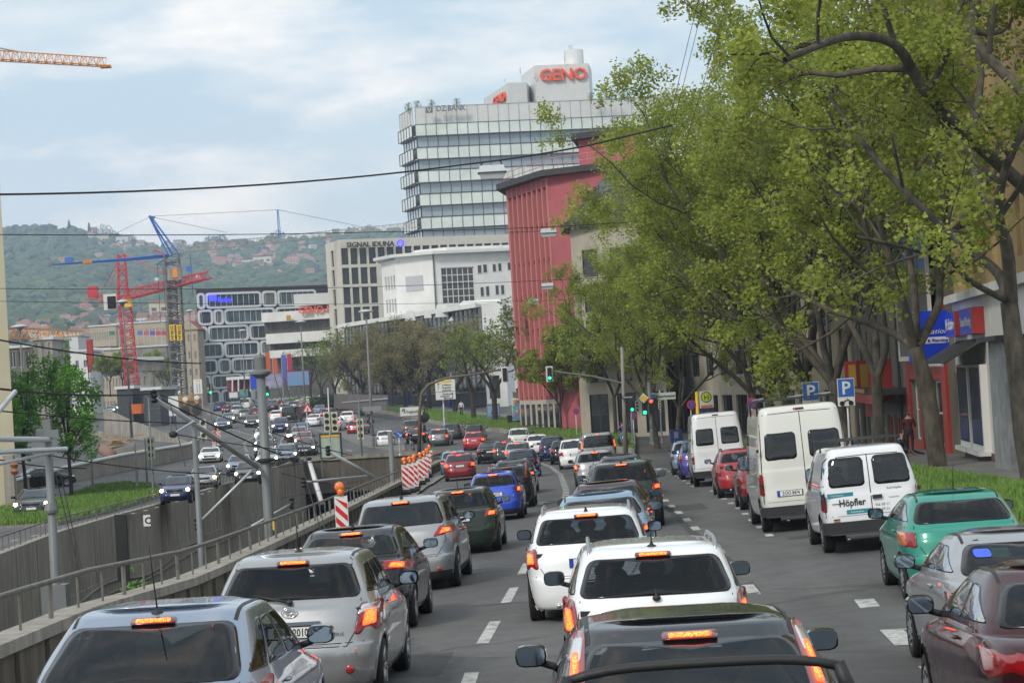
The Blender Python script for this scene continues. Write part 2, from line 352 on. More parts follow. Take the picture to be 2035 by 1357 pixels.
class Body:
 def __init__(s,p,sub):
  s.p=p; rg=p['rg']; out=[]
  for i in range(len(rg)-1):
   for k in range(sub):
    t=k/sub; P0=rg[max(i-1,0)];P1=rg[i];P2=rg[i+1];P3=rg[min(i+2,len(rg)-1)]; o=[]
    for a,b,c,d in zip(P0,P1,P2,P3):
     m1=(c-a)/2*.8;m2=(d-b)/2*.8
     if (b-a)*(c-b)<=0:m1=0
     if (c-b)*(d-c)<=0:m2=0
     m1=max(min(m1,3*abs(c-b)),-3*abs(c-b)); m2=max(min(m2,3*abs(c-b)),-3*abs(c-b))
     h=t*t*(3-2*t); o.append(b*(2*t**3-3*t*t+1)+m1*(t**3-2*t*t+t)+c*(-2*t**3+3*t*t)+m2*(t**3-t*t))
    out.append(tuple(o))
  out.append(rg[-1]); s.rg=out; s.N=len(out)
 def ring(s,t):
  t=max(0,min(s.N-1.0001,t)); i=int(t); f=t-i
  return [a+(b-a)*f for a,b in zip(s.rg[i],s.rg[i+1])]
 def n_at(s,r): 
  return s.p['n']
 def zy(s,r,y): 
  zr,yr,zf,yf,w=r; k=min(1,max(0,(y-yr)/(yf-yr))); 
  return zr+(zf-zr)*k
 def find(s,f,hi=None):   # f(ring) increasing through 0
  lo=0;hi=s.N-1.001 if hi is None else hi
  for _ in range(26):
   m=(lo+hi)/2
   if f(s.ring(m))<0: lo=m
   else: hi=m
  return s.ring(lo)
 def side(s,y,z,sx,off=0):
  r=s.find(lambda r:s.zy(r,y)-z); n=s.n_at(r); yc=(r[1]+r[3])/2;L=(r[3]-r[1])/2; v=min(.999,abs((y-yc)/L))
  return (sx*(r[4]*(1-v**n)**(1/n)+off),y,z)
 def rear(s,x,z,off=0):
  r=s.find(lambda r:r[0]-z); n=s.n_at(r); yc=(r[1]+r[3])/2;L=(r[3]-r[1])/2; u=min(.995,abs(x/r[4]))
  y=yc-L*(1-u**n)**(1/n)
  return (x*(1+off*.3/r[4]),y-off,z+off*.4)
 def front(s,x,z,off=0):
  r=s.find(lambda r:r[2]-z); n=s.n_at(r); yc=(r[1]+r[3])/2;L=(r[3]-r[1])/2; u=min(.995,abs(x/r[4]))
  y=yc+L*(1-u**n)**(1/n)
  return (x*(1+off*.3/r[4]),y+off,z+off*.4)
 def top(s,x,y):
  lo=0
  n=s.p['n']
  def ins(r):
   yc=(r[1]+r[3])/2;L=(r[3]-r[1])/2; return (abs(x)/r[4])**n+(abs(y-yc)/L)**n<1
  t=s.N-1.0
  while t>0 and not ins(s.ring(t)): t-=.1
  return s.zy(s.ring(t),y)
def rpoly(pts,r=.06,k=4):
 out=[];n=len(pts)
 for i in range(n):
  p=Vector(pts[i]);a=Vector(pts[i-1]);b=Vector(pts[(i+1)%n]); ri=r[i] if isinstance(r,(list,tuple)) else r
  ra=min(ri,(a-p).length*.45); rb=min(ri,(b-p).length*.45)
  A=p+(a-p).normalized()*ra; B=p+(b-p).normalized()*rb
  for j in range(k+1):
   t=j/k; out.append(tuple(A*(1-t)**2+p*2*t*(1-t)+B*t*t))
 res=[]
 for i in range(len(out)):
  a=Vector(out[i]);b=Vector(out[(i+1)%len(out)]); m=max(1,int((b-a).length/.12))
  for j in range(m): res.append(tuple(a+(b-a)*j/m))
 return res
def patch(mb,poly,proj,off,mi=0,ringw=None,mring=1,thick=0,steps=4):
 c=[sum(p[0] for p in poly)/len(poly),sum(p[1] for p in poly)/len(poly)]; n=len(poly)
 P2=Vector(c)
 def lay(k): return [tuple(P2+(Vector(p)-P2)*k) for p in poly]
 def inset(d): 
  r=[]
  for p in poly:
   v=Vector(p)-P2; l=v.length; r.append(tuple(P2+v*max(.05,(l-d)/l)))
  return r
 layers=[];mis=[]
 if thick: layers.append((poly,off-thick)); mis.append(mi if ringw is None else mring)
 layers.append((poly,off))
 if ringw: layers.append((inset(ringw),off)); mis.append(mring)
 base=layers[-1][0]
 for j in range(1,steps):
  k=1-j/steps; layers.append(([tuple(P2+(Vector(p)-P2)*k) for p in base],off)); mis.append(mi)
 vs=[];fs=[];ms=[]
 for pl,o in layers:
  vs+=[proj(p[0],p[1],o) for p in pl]
 for j in range(len(layers)-1):
  for i in range(n):
   i2=(i+1)%n; fs.append((j*n+i,j*n+i2,(j+1)*n+i2,(j+1)*n+i)); ms.append(mis[j])
 vs.append(proj(c[0],c[1],off)); last=(len(layers)-1)*n
 for i in range(n): fs.append((last+i,last+(i+1)%n,len(vs)-1)); ms.append(mi)
 o=len(mb.v); mb.v+=vs; mb.f+=[tuple(o+i for i in f) for f in fs]; mb.m+=ms
def inpoly(x,y,poly):
 c=False;j=len(poly)-1
 for i in range(len(poly)):
  xi,yi=poly[i][:2];xj,yj=poly[j][:2]
  if (yi>y)!=(yj>y) and x<(xj-xi)*(y-yi)/(yj-yi)+xi: c=not c
  j=i
 return c
def shrink(poly,d):
 c=Vector((sum(p[0] for p in poly)/len(poly),sum(p[1] for p in poly)/len(poly))); r=[]
 for p in poly:
  v=Vector(p)-c; r.append(tuple(c+v*max(.1,(v.length-d)/v.length)))
 return r
SPEC={}
def split_side(b,t,ys,pil=.035):
 """bottom quad b: (y0,z0)-(y1,z1); top t; vertical-ish pillars at parameters ys"""
 cuts=[0]+ys+[1]; out=[]
 for i in range(len(cuts)-1):
  k0=cuts[i]+(pil/(b[1][0]-b[0][0]) if i else 0); k1=cuts[i+1]-(pil/(b[1][0]-b[0][0]) if i<len(cuts)-2 else 0)
  f=lambda s,k:(s[0][0]+(s[1][0]-s[0][0])*k,s[0][1]+(s[1][1]-s[0][1])*k)
  out.append([f(b,k0),f(b,k1),f(t,k1),f(t,k0)])
 return out
def carmesh(key,p,near=True,wheels=None,rw=.31,lamp='mid',lit=False,headlit=False,lampshape=None,rearwin=None,sidecut=[.5],glass=None,mir=None,black_low=.0,plate=(0,.80),highlamp='roof',
   extra=None,rimtype='alloy',lamph=None,arch=True,glassrear=None,sidewin=True,wheelx=None,frontlit=None,handle=True,antenna=None,rails=None,wiper=False,plate_txt=None,fog=False):
 """returns list of (name, mesh, parent_index|None, is_paint)"""
 sub=4 if near else 2
 B=Body(p,sub); n=p['n']; a,w=p['a'],p['w']; parts=[]
 if glass is None: glass=M_glass if near else M_dglass
 gr=glassrear or glass
 NS=(44 if near else 16); NE=(20 if near else 8)
 uv=[]
 for i in range(NE): uv.append((-1+2*i/NE,-1))
 for i in range(NS): uv.append((1,-1+2*i/NS))
 for i in range(NE): uv.append((1-2*i/NE,1))
 for i in range(NS): uv.append((-1,1-2*i/NS))
 m=len(uv); vs=[]
 for (zr,yr,zf,yf,hw) in B.rg:
  yc=(yr+yf)/2;L=(yf-yr)/2
  for (u,v) in uv:
   r=1/((abs(u)**n+abs(v)**n)**(1/n)); x=u*r*hw; y=yc+v*r*L; vs.append([x,y,zr+(zf-zr)*(y-yr)/(yf-yr)])
 wy=wheels or (-a+.78,a-.83); R_=rw+.045; tw=.20 if not p.get('van') else .21
 if arch:
  cell=(2*a/NS)*.62
  for q in vs:
   if abs(q[0])>.55*w:
    for y0 in wy:
     dy,dz=q[1]-y0,q[2]-rw; d=math.hypot(dy,dz)
     if 1e-3<d and abs(d-R_)<cell and dz>-.15: q[1]=y0+dy*R_/d; q[2]=rw+dz*R_/d
 fs=[]
 for j in range(B.N-1):
  for i in range(m):
   i2=(i+1)%m; fs.append((j*m+i,j*m+i2,(j+1)*m+i2,(j+1)*m+i))
 zb,zt=p['belt']+.07,p['H']-.115
 wb=B.ring(0)
 def hwid(z):
  return B.find(lambda r:r[0]-z)[4]
 rwp=rearwin
 if rwp is None:
  xb,xt=hwid(zb)*.88,hwid(zt)*.88
  rwp=[[(-xb,zb),(xb,zb),(xt,zt),(-xt,zt)]]
 rwp=[rpoly(q,.09) for q in rwp]
 fzb,fzt=p['bf']+.06,p['H']-.11
 def hwf(z): return B.find(lambda r:r[2]-z)[4]
 fwp=rpoly([(-hwf(fzb)*.9,fzb),(hwf(fzb)*.9,fzb),(hwf(fzt)*.9,fzt),(-hwf(fzt)*.9,fzt)],.08)
 swp=[]
 if sidewin:
  b_=((p['rwb']+.30,p['belt']+.10),(p['wsb']-.42,p['bf']+.075)) if not p.get('van') else ((p['wsb']-1.25,p['bf']+.03),(p['wsb']-.22,p['bf']+.04))
  t_=((p['rwt']+.26,p['H']-.14),(p['wst']-.12,p['H']-.135)) if not p.get('van') else ((p['wsb']-1.2,p['H']-.55 if p['H']>2.1 else p['H']-.25),(p['wst']+.22,p['H']-.55 if p['H']>2.1 else p['H']-.25))
  if sidewin=='van2': pass
  for q in split_side(b_,t_,sidecut if not p.get('van') else []): swp.append(rpoly(q,.05))
 if near:
  keep=[]
  rs=[shrink(q,.022) for q in rwp]; fsx=shrink(fwp,.022); ss=[shrink(q,.014) for q in swp]
  for f in fs:
   cx=sum(vs[i][0] for i in f)/4;cy=sum(vs[i][1] for i in f)/4;cz=sum(vs[i][2] for i in f)/4
   ok=True
   if cz>p['belt'] or cz>p['bf']-.02:
    if cy<p['rwt']+.05 and any(inpoly(cx,cz,q) for q in rs): ok=False
    elif cy>p['wst']-.1 and inpoly(cx,cz,fsx): ok=False
    elif abs(cx)>w*.5 and any(inpoly(cy,cz,q) for q in ss): ok=False
   if ok: keep.append(f)
  fs=keep
 if arch:
  fs=[f for f in fs if not (abs(sum(vs[i][0] for i in f)/4)>.5*w and any(math.hypot(sum(vs[i][1] for i in f)/4-y0,sum(vs[i][2] for i in f)/4-rw)<R_-.005 for y0 in wy))]
 bd=MB(); bd.add(vs,fs); 
 if black_low:
  bd.m=[1 if sum(vs[i][2] for i in f)/4<black_low else 0 for f in fs]
 bd.add([vs[(B.N-1)*m+i] for i in range(m)],[tuple(range(m))])
 body_i=len(parts); parts.append(None)
 def line(mb,pts,proj,wd=.008,off=.002):
  for q,r_ in zip(pts,pts[1:]):
   q,r_=Vector(q),Vector(r_); d=(r_-q)
   if d.length<1e-4: continue
   nn=Vector((-d.y,d.x)).normalized()*wd/2; k=max(1,int(d.length/.12)); 
   for j in range(k):
    A=q+d*j/k;Bp=q+d*(j+1)/k
    mb.add([proj(*(A-nn),off),proj(*(A+nn),off),proj(*(Bp+nn),off),proj(*(Bp-nn),off)],[(0,1,2,3)],0)
 if near:
  ln=MB()
  zg=.60; xg=hwid(.8)*.78
  if p['deck'] is None and not p.get('van'):
   line(ln,[(-xg*1.02,zb-.02),(-xg*1.06,.86),(-xg*.82,zg),(xg*.82,zg),(xg*1.06,.86),(xg*1.02,zb-.02)],B.rear)
  line(ln,[(-hwid(.63)*.97,.632),(hwid(.63)*.97,.632)],B.rear,.007)
  for sx in (-1,1):
   pr=lambda y,z,o,sx=sx:B.side(y,z,sx,o)
   if not p.get('van'):
    yd=p['wsb']-.50; line(ln,[(yd+.02,.30),(yd,.95),(yd-.02,p['bf']+.05)],pr)
    yd2=(p['rwb']+.30)*(1-sidecut[-1])+(p['wsb']-.42)*sidecut[-1]; line(ln,[(yd2,.28),(yd2,p['belt']+.04)],pr)
    if len(sidecut)>1 or sidecut[0]>=.5: line(ln,[(wy[0]+R_*.9,.45),(wy[0]+.42,.80),(wy[0]+.30,p['belt']+.04)],pr)
    line(ln,[(wy[0]+R_+.05,.26),(wy[1]-R_-.05,.26)],pr,.012)
   else:
    line(ln,[(p['wsb']-.15,.4),(p['wsb']-.15,p['bf'])],pr); line(ln,[(p['wsb']-1.35,.4),(p['wsb']-1.35,p['H']-.35)],pr); line(ln,[(-a+.25,1.15),(p['wsb']-1.4,1.15)],pr)
  if p.get('van'): line(ln,[(0,.62),(0,p['H']-.16)],B.rear,.016); 
  if p.get('van'):
   for s in (-1,1): line(ln,[(s*.93*w,.62),(s*.92*w,1.3),(s*.86*w,p['H']-.25),(s*.78*w,p['H']-.17),(0,p['H']-.155)],B.rear,.014)
  bd.add(ln.v,ln.f,2)
 g=MB()
 for q in rwp: patch(g,q,B.rear,.006,0,.05 if near else .03,1,.012,5)
 parts.append(('rear_window',g.mesh('rear_window',[gr,M_frit],True),None,False))
 g=MB(); patch(g,fwp,B.front,.006,0,.05 if near else .03,1,.01,5); parts.append(('windscreen',g.mesh('windscreen',[glass,M_frit],True),None,False))
 for sx in (-1,1):
  if swp:
   g=MB()
   for q in swp: patch(g,q,lambda y,z,o,sx=sx:B.side(y,z,sx,o),.005,0,.024,1,.01,4)
   if near:
    allq=[q for q in swp]
   parts.append(('side_window',g.mesh('side_window',[glass,M_frit],True),None,False))
 for y0 in wy:
  for sx in (-1,1):
   xo=sx*(w-.015); xi=sx*(w-.015-tw)
   xs=sorted([0,-tw]); 
   ns=28 if near else 12
   mb=MB(); s=1 if sx>0 else -1
   pr=[(rw*.60,-tw),(rw*.93,-tw),(rw,-tw+.03),(rw,-.03),(rw*.95,-.005),(rw*.70,0),(rw*.66,-.02),(rw*.62,-.05)]
   if near: pr=[(rw*.60,-tw),(rw*.93,-tw),(rw,-tw+.03)]+[q for k in range(4) for q in [(rw,-tw+.03+(tw-.06)*(k+.35)/4.5),(rw-.008,-tw+.03+(tw-.06)*(k+.5)/4.5),(rw,-tw+.03+(tw-.06)*(k+.65)/4.5)]]+[(rw,-.03),(rw*.95,-.005),(rw*.70,0),(rw*.66,-.02),(rw*.62,-.05)]
   mb.lathe((xo,y0,rw),[(r_,h*s) for r_,h in pr],ns,'x')
   wi=len(parts); parts.append(('wheel',None,None,False)); 
   parts.append(('tyre',mb.mesh('tyre',[M_rub],True),wi,False))
   mb=MB()
   if rimtype=='cap':
    mb.lathe((xo,y0,rw),[(rw*.66,-.05*s),(rw*.66,-.012*s),(rw*.60,-.004*s),(rw*.5,-.012*s),(rw*.3,-.004*s),(rw*.16,.004*s),(0.001,.006*s)],ns,'x')
    if near:
     for k in range(9):
      t=2*math.pi*k/9; mb.ell((xo-.006*s,y0+math.cos(t)*rw*.46,rw+math.sin(t)*rw*.46),(.006,.022,.022),6,4,1)
   else:
    mb.lathe((xo,y0,rw),[(rw*.69,-.02*s),(rw*.69,-.004*s),(rw*.63,-.008*s),(rw*.61,-.035*s),(rw*.58,-.07*s),(.001,-.07*s)],ns,'x',1)
    mb.lathe((xo,y0,rw),[(rw*.70,-.015*s),(rw*.70,-.002*s),(rw*.635,-.006*s),(rw*.63,-.03*s)],ns,'x',0)
    mb.ell((xo-.03*s,y0,rw),(.02,rw*.17,rw*.17),10,6,0)
    for k in range(5 if not near else 10):
     t=2*math.pi*(k//2 if near else k)/5+(.14 if (near and k%2) else (-.14 if near else 0))
     p1=(xo-.028*s,y0+math.cos(t)*rw*.12,rw+math.sin(t)*rw*.12);p2=(xo-.012*s,y0+math.cos(t)*rw*.64,rw+math.sin(t)*rw*.64)
     mb.tube([p1,p2],[.022 if near else .035,.016 if near else .03],4,0)
   parts.append(('rim',mb.mesh('rim',[M_rim if rimtype!='cap' else M_hub,M_well],True),wi,False))
 if arch:
  mb=MB()
  for y0 in wy:
   for sx in (-1,1):
    K=18 if near else 8; v2=[];f2=[]
    for k in range(K+1):
     t=math.pi*(-.12+1.24*k/K); yy=y0+math.cos(t)*(R_+.004); zz=rw+math.sin(t)*(R_+.004)
     zz=max(zz,.17)
     v2+=[B.side(yy,max(.19,zz),sx,-.004),(sx*(w-.40),yy,zz)]
    for k in range(K): f2.append((2*k,2*k+1,2*k+3,2*k+2))
    mb.add(v2,f2); ctr=len(v2)
    mb.add([(sx*(w-.40),y0+math.cos(math.pi*(-.12+1.24*k/K))*R_,rw+math.sin(math.pi*(-.12+1.24*k/K))*R_) for k in range(K+1)],[tuple(range(K+1))])
  bd.add(mb.v,mb.f,2)
  mb=MB()
  for y0 in wy:
   for sx in (-1,1):
    K=20 if near else 8; v2=[];f2=[]
    for k in range(K+1):
     t=math.pi*(-.06+1.12*k/K)
     for rr,of in ((R_-.008,-.006),(R_-.004,.009),(R_+.022,.007),(R_+.034,.0)):
      yy=y0+math.cos(t)*rr; zz=max(.19,rw+math.sin(t)*rr); v2.append(B.side(yy,zz,sx,of))
    for k in range(K):
     for j in range(3): f2.append((4*k+j,4*k+j+1,4*k+5+j,4*k+4+j))
    mb.add(v2,f2)
  bd.add(mb.v,mb.f,0)
 parts[body_i]=('body',bd.mesh('body',[M_gblk,M_blk,M_well],True),None,True)
 ls=lampshape or [(.70,.78),(.985,.74),(.985,.93),(.74,.93)]
 hw=hwid(sum(q[1] for q in ls)/len(ls))
 for sx in (-1,1):
  poly=[(sx*q[0]*hw,q[1]) for q in ls]
  if sx<0: poly=poly[::-1]
  poly=rpoly(poly,.035)
  mb=MB(); patch(mb,poly,B.rear,.014,0,.008,1,.02,4)
  li=len(parts); parts.append(('tail_light',mb.mesh('tail_light',[M_tail,M_taild],True),None,False))
  if lamp=='clear' or lamp=='amber':
   q0=[(sx*q[0]*hw,q[1]) for q in ls]; zs=[q[1] for q in ls]; z1,z2=min(zs),max(zs)
   c=Vector((sum(q[0] for q in q0)/len(q0),sum(q[1] for q in q0)/len(q0)))
   if lamp=='clear': pl=[(c.x+(x-c.x)*.8,z1+(z2-z1)*.62+(z-z1)*.30) for x,z in q0]
   else: pl=[(c.x+sx*hw*.07+(x-c.x)*.40,c.y+(z-c.y)*.85) for x,z in q0]
   if sx<0: pl=pl[::-1]
   mb=MB(); patch(mb,rpoly(pl,.02),B.rear,.018,0,None,0,.004,2); parts.append(('indicator_lens',mb.mesh('indicator_lens',[M_clear if lamp=='clear' else M_amber],True),li,False))
  if lit:
   cx=sum(q[0] for q in poly)/len(poly);cz=sum(q[1] for q in poly)/len(poly); k=.50 if near else .62
   pl=[(cx+(x-cx)*k+ (sx*.012 if near else 0),cz+(z-cz)*k) for x,z in poly]
   mb=MB(); patch(mb,pl,B.rear,.020,0,.018 if near else None,1,.004,2)
   parts.append(('brake_lamp',mb.mesh('brake_lamp',[M_brakecore if near else M_brakefar,M_brake],True),li,False))
 if highlamp:
  zz=p['H']-.095 if highlamp=='roof' else p['belt']+.12
  zz=zz if not p.get('van') else p['H']-.10
  hwd=.125 if not p.get('van') else .07
  mb=MB(); patch(mb,rpoly([(-hwd,zz-.010),(hwd,zz-.010),(hwd,zz+.010),(-hwd,zz+.010)],.008),B.rear,.030,0,None,0,.03,2)
  parts.append(('high_brake_light',mb.mesh('high_brake_light',[(M_brakecore if near else M_brakefar) if lit else M_taild],True),None,False))
  if near:
   mb=MB(); patch(mb,rpoly([(-hwd-.04,zz-.02),(hwd+.04,zz-.02),(hwd+.04,zz+.02),(-hwd-.04,zz+.02)],.02),B.rear,.020,0,None,0,.02,2)
   parts.append(('lamp_housing',mb.mesh('lamp_housing',[M_taild],True),None,False))
 if plate:
  pxx,pz=plate; y=min(B.rear(pxx,pz-.06)[1],B.rear(pxx,pz+.06)[1])-.012
  mb=MB(); mb.box((pxx,y,pz),(.52,.012,.11),mi=0); mb.box((pxx,y-.004,pz),(.535,.006,.125),mi=2); mb.box((pxx-.235,y-.0085,pz),(.045,.006,.105),mi=1); mb.box((pxx+.02,y-.0085,pz),(.455,.005,.105),mi=0)
  pi_=len(parts); parts.append(('number_plate',mb.mesh('number_plate',[M_plate,M_pblue,M_ink]),None,False))
  if plate_txt:
   me=textmesh(plate_txt,.108,.002,True,xs=.72,align='CENTER')
   me.transform(Matrix(((1,0,0,pxx+.02),(0,0,-1,y-.0125),(0,1,0,pz-.036),(0,0,0,1)))); me.materials.clear(); me.materials.append(M_ink); parts.append(('lettering',me,pi_,False))
  elif near:
   me=textmesh(random.choice(['S·KD 4172','ES·RM 805','S·TL 2391','LB·HN 64','BB·AC 731']),.10,.002,True,xs=.72,align='CENTER')
   me.transform(Matrix(((1,0,0,pxx+.02),(0,0,-1,y-.0125),(0,1,0,pz-.034),(0,0,0,1)))); me.materials.clear(); me.materials.append(M_ink); parts.append(('lettering',me,pi_,False))
 hz=p['hoodz']-.13; hwf_=hwf(hz)
 for sx in (-1,1):
  pl=[(sx*.62*hwf_,hz-.09),(sx*.95*hwf_,hz-.05),(sx*.97*hwf_,hz+.08),(sx*.68*hwf_,hz+.03)]
  if sx>0: pl=pl[::-1]
  mb=MB(); patch(mb,rpoly(pl,.04),B.front,.012,0,None,0,.012,3); hi_=len(parts)
  parts.append(('headlight',mb.mesh('headlight',[M_clear],True),None,False))
  if headlit:
   mb=MB(); cx=sx*.80*hwf_; c=B.front(cx,hz-.005,.035); mb.ell(c,(.105,.035,.085),10,6); parts.append(('lit_lamp',mb.mesh('lit_lamp',[M_headx if headlit=='x' else M_head],True),hi_,False))
 mb=MB(); patch(mb,rpoly([(.42,hz-.10),(-.42,hz-.10),(-.50,hz+.03),(.50,hz+.03)],.03),B.front,.01,0,.015,1,.01,3); patch(mb,rpoly([(.55,.28),(-.55,.28),(-.6,.42),(.6,.42)],.03),B.front,.01,0,None,0,.01,3)
 parts.append(('grille',mb.mesh('grille',[M_well,M_chrome],True),None,False))
 y=B.front(0,.48)[1]+.012; mb=MB(); mb.box((0,y,.50),(.52,.012,.11),mi=0); mb.box((.235,y+.006,.50),(.045,.006,.105),mi=1); parts.append(('front_plate',mb.mesh('front_plate',[M_plate,M_pblue]),None,False))
 mz=p['bf']+.13 if not p.get('van') else p['bf']+.25
 my=p['wsb']-.52 if not p.get('van') else p['wsb']-.1
 mh=.075 if not p.get('van') else .16; mw=.11 if not p.get('van') else .10
 for sx in (-1,1):
  xs_=B.side(my,mz-.08,sx)[0]; cx=xs_+sx*(mw+.05)
  mb=MB(); K=14; poly=[]
  prf=[(.0,.62),(.03,.9),(.09,1.0),(.14,.82),(.165,.4)]
  vs2=[];fs2=[]
  for (dy,k) in prf:
   for i in range(K):
    t=2*math.pi*i/K; ct,st=math.cos(t),math.sin(t); e=.6
    vs2.append((cx+mw*k*math.copysign(abs(ct)**e,ct),my-.02+dy,mz+mh*k*math.copysign(abs(st)**e,st)))
  for j in range(len(prf)-1):
   for i in range(K): fs2.append((j*K+i,j*K+(i+1)%K,(j+1)*K+(i+1)%K,(j+1)*K+i))
  fs2.append(tuple(range((len(prf)-1)*K,len(prf)*K))); fs2.append(tuple(range(K))[::-1])
  vs2[:K]=[(cx+(v[0]-cx)/.62*.97,v[1],mz+(v[2]-mz)/.62*.97) for v in vs2[:K]]
  mb.add(vs2,fs2); 
  ar=MB(); ar.tube([(xs_-sx*.03,my+.04,mz-.09),(cx-sx*mw*.5,my+.05,mz-.05)],[.03,.025],6)
  mb.add(ar.v,ar.f,1)
  mi_=len(parts); parts.append(('side_mirror',mb.mesh('side_mirror',[M_gblk,M_blk],True),None,mir=='paint'))
  mb=MB(); mb.add([(cx+mw*.86*math.copysign(abs(math.cos(2*math.pi*i/K))**.6,math.cos(2*math.pi*i/K)),my-.024,mz+mh*.84*math.copysign(abs(math.sin(2*math.pi*i/K))**.6,math.sin(2*math.pi*i/K))) for i in range(K)],[tuple(range(K))])
  parts.append(('mirror_glass',mb.mesh('mirror_glass',[M_mirror]),mi_,False))
 if near:
  mb=MB(); zs=p['belt']; mb.box((0,(p['wsb']+p['rwb'])/2,.42),(1.5*w,p['wsb']-p['rwb']+.1,.1)); mb.box((0,p['wsb']-.15,zs-.22),(1.62*w,.5,.42)); mb.box((0,p['rwb']+.25,zs-.06),(1.6*w,.45,.05))
  parts.append(('cabin_floor',mb.mesh('cabin_floor',[M_blk]),None,False))
  rows=[(p['wsb']-1.25,(-.36,.36))]+([(p['rwb']+.75,(-.42,0,.42))] if not p.get('van') else [])
  for yy,xs3 in rows:
   for x3 in xs3:
    mb=MB(); hh=zs-.42+.20
    mb.ell((x3,yy+.02,.42+hh/2),(.24,.11,hh/2+.05),10,8); mb.ell((x3,yy-.02,zs+.28),(.13,.06,.095),10,6); mb.box((x3,yy+.25,.52),(.46,.5,.14))
    for s in(-.06,.06): mb.tube([(x3+s,yy,zs+.05),(x3+s,yy-.01,zs+.22)],.008,5)
    parts.append(('seat',mb.mesh('seat',[M_seat],True),None,False))
  mb=MB(); mb.lathe((-.36,p['wsb']-.55,zs+.02),[(.17,0),(.185,.01),(.17,.02),(.16,.01)],20,'y'); parts.append(('steering_wheel',mb.mesh('steering_wheel',[M_blk],True),None,False))
  mb=MB(); mb.box((0,p['wst']-.02,p['H']-.2),(.24,.03,.06)); parts.append(('interior_mirror',mb.mesh('interior_mirror',[M_blk]),None,False))
  if handle:
   for sx in (-1,1):
    for yy in ([.5*(p['rwb']+p['wsb'])-.15, .5*(p['rwb']+p['wsb'])-1.0] if len(sidecut)>=1 and sidecut[0]>=.5 else [.5*(p['rwb']+p['wsb'])-.25]):
     if p.get('van') and yy<0: continue
     pts=[Vector(B.side(yy-.09+.18*k/4,p['belt']-.06,sx,.012+.02*math.sin(math.pi*k/4))) for k in range(5)]
     mb=MB(); mb.tube(pts,.013,6); parts.append(('door_handle',mb.mesh('door_handle',[M_gblk],True),None,not p.get('van')))
  mb=MB(); z0=.30
  mb.tube([(-.45,-a+.12,.24),(-.45,-a-.0,.24)],.03,10)
  parts.append(('exhaust_pipe',mb.mesh('exhaust_pipe',[M_chrome],True),None,False))
 if antenna:
  kind,ax,ay,ln_=antenna; z0=B.top(ax,ay); mb=MB()
  if kind=='fin': mb.add([(ax-.03,ay-.06,z0-.01),(ax+.03,ay-.06,z0-.01),(ax+.03,ay+.10,z0-.01),(ax-.03,ay+.10,z0-.01),(ax-.004,ay-.06,z0+.06),(ax+.004,ay-.06,z0+.06)],[(0,1,5,4),(0,4,3),(1,2,5),(2,3,4,5)])
  else:
   mb.lathe((ax,ay,z0-.015),[(.05,0),(.045,.02),(.02,.035),(.008,.06)],12); mb.tube([(ax,ay,z0+.02),(ax,ay-.35*ln_,z0+.95*ln_)],[.007,.004],6)
  parts.append(('antenna',mb.mesh('antenna',[M_blk],True),None,False))
 if rails:
  for sx in (-1,1):
   y0,y1=p['rwt']+.12,p['wst']-.35; xr=sx*(w*.76-.075); pts=[];K=14
   for k in range(K+1):
    yy=y0+(y1-y0)*k/K; zz=B.top(xr,yy); e=min(1,min(k,K-k)/1.6); pts.append((xr,yy,zz-.02+(.075)*e**.6))
   mb=MB(); mb.tube(pts,[.012]+[.02]*(K-1)+[.012],8); parts.append(('roof_rail',mb.mesh('roof_rail',[M_blk if rails=='black' else M_rim],True),None,False))
 elif near and not p.get('van'):
  for sx in (-1,1):
   y0,y1=p['rwt']+.0,p['wst']-.1; xr=sx*(w*.76-.085); v2=[];f2=[];K=16
   for k in range(K+1):
    yy=y0+(y1-y0)*k/K
    for dx in (-.014,.014): v2.append((xr+dx,yy,B.top(xr+dx,yy)+.003))
   for k in range(K): f2.append((2*k,2*k+1,2*k+3,2*k+2))
   mb=MB(); mb.add(v2,f2); parts.append(('roof_trim',mb.mesh('roof_trim',[M_blk]),None,False))
 if wiper:
  q0=Vector(B.rear(0,zb-.03,.03)); q1=Vector(B.rear(-wiper*.40,zb+.05,.03)); mb=MB(); mb.tube([q0,q1],[.018,.008],6); mb.ell(q0,(.04,.03,.03),8,6); parts.append(('rear_wiper',mb.mesh('rear_wiper',[M_blk],True),None,False))
 if fog:
  for sx in (-1,1):
   mb=MB(); q=B.rear(sx*.66*w,.37,.01); mb.lathe((q[0],q[1],q[2]),[(.045,.02),(.045,0),(.03,-.008),(.001,-.01)],14,'y'); parts.append(('fog_lamp',mb.mesh('fog_lamp',[M_tail],True),None,False))
 if extra: parts+=extra(B,p)
 SPEC[key]=(parts,B,p); return parts
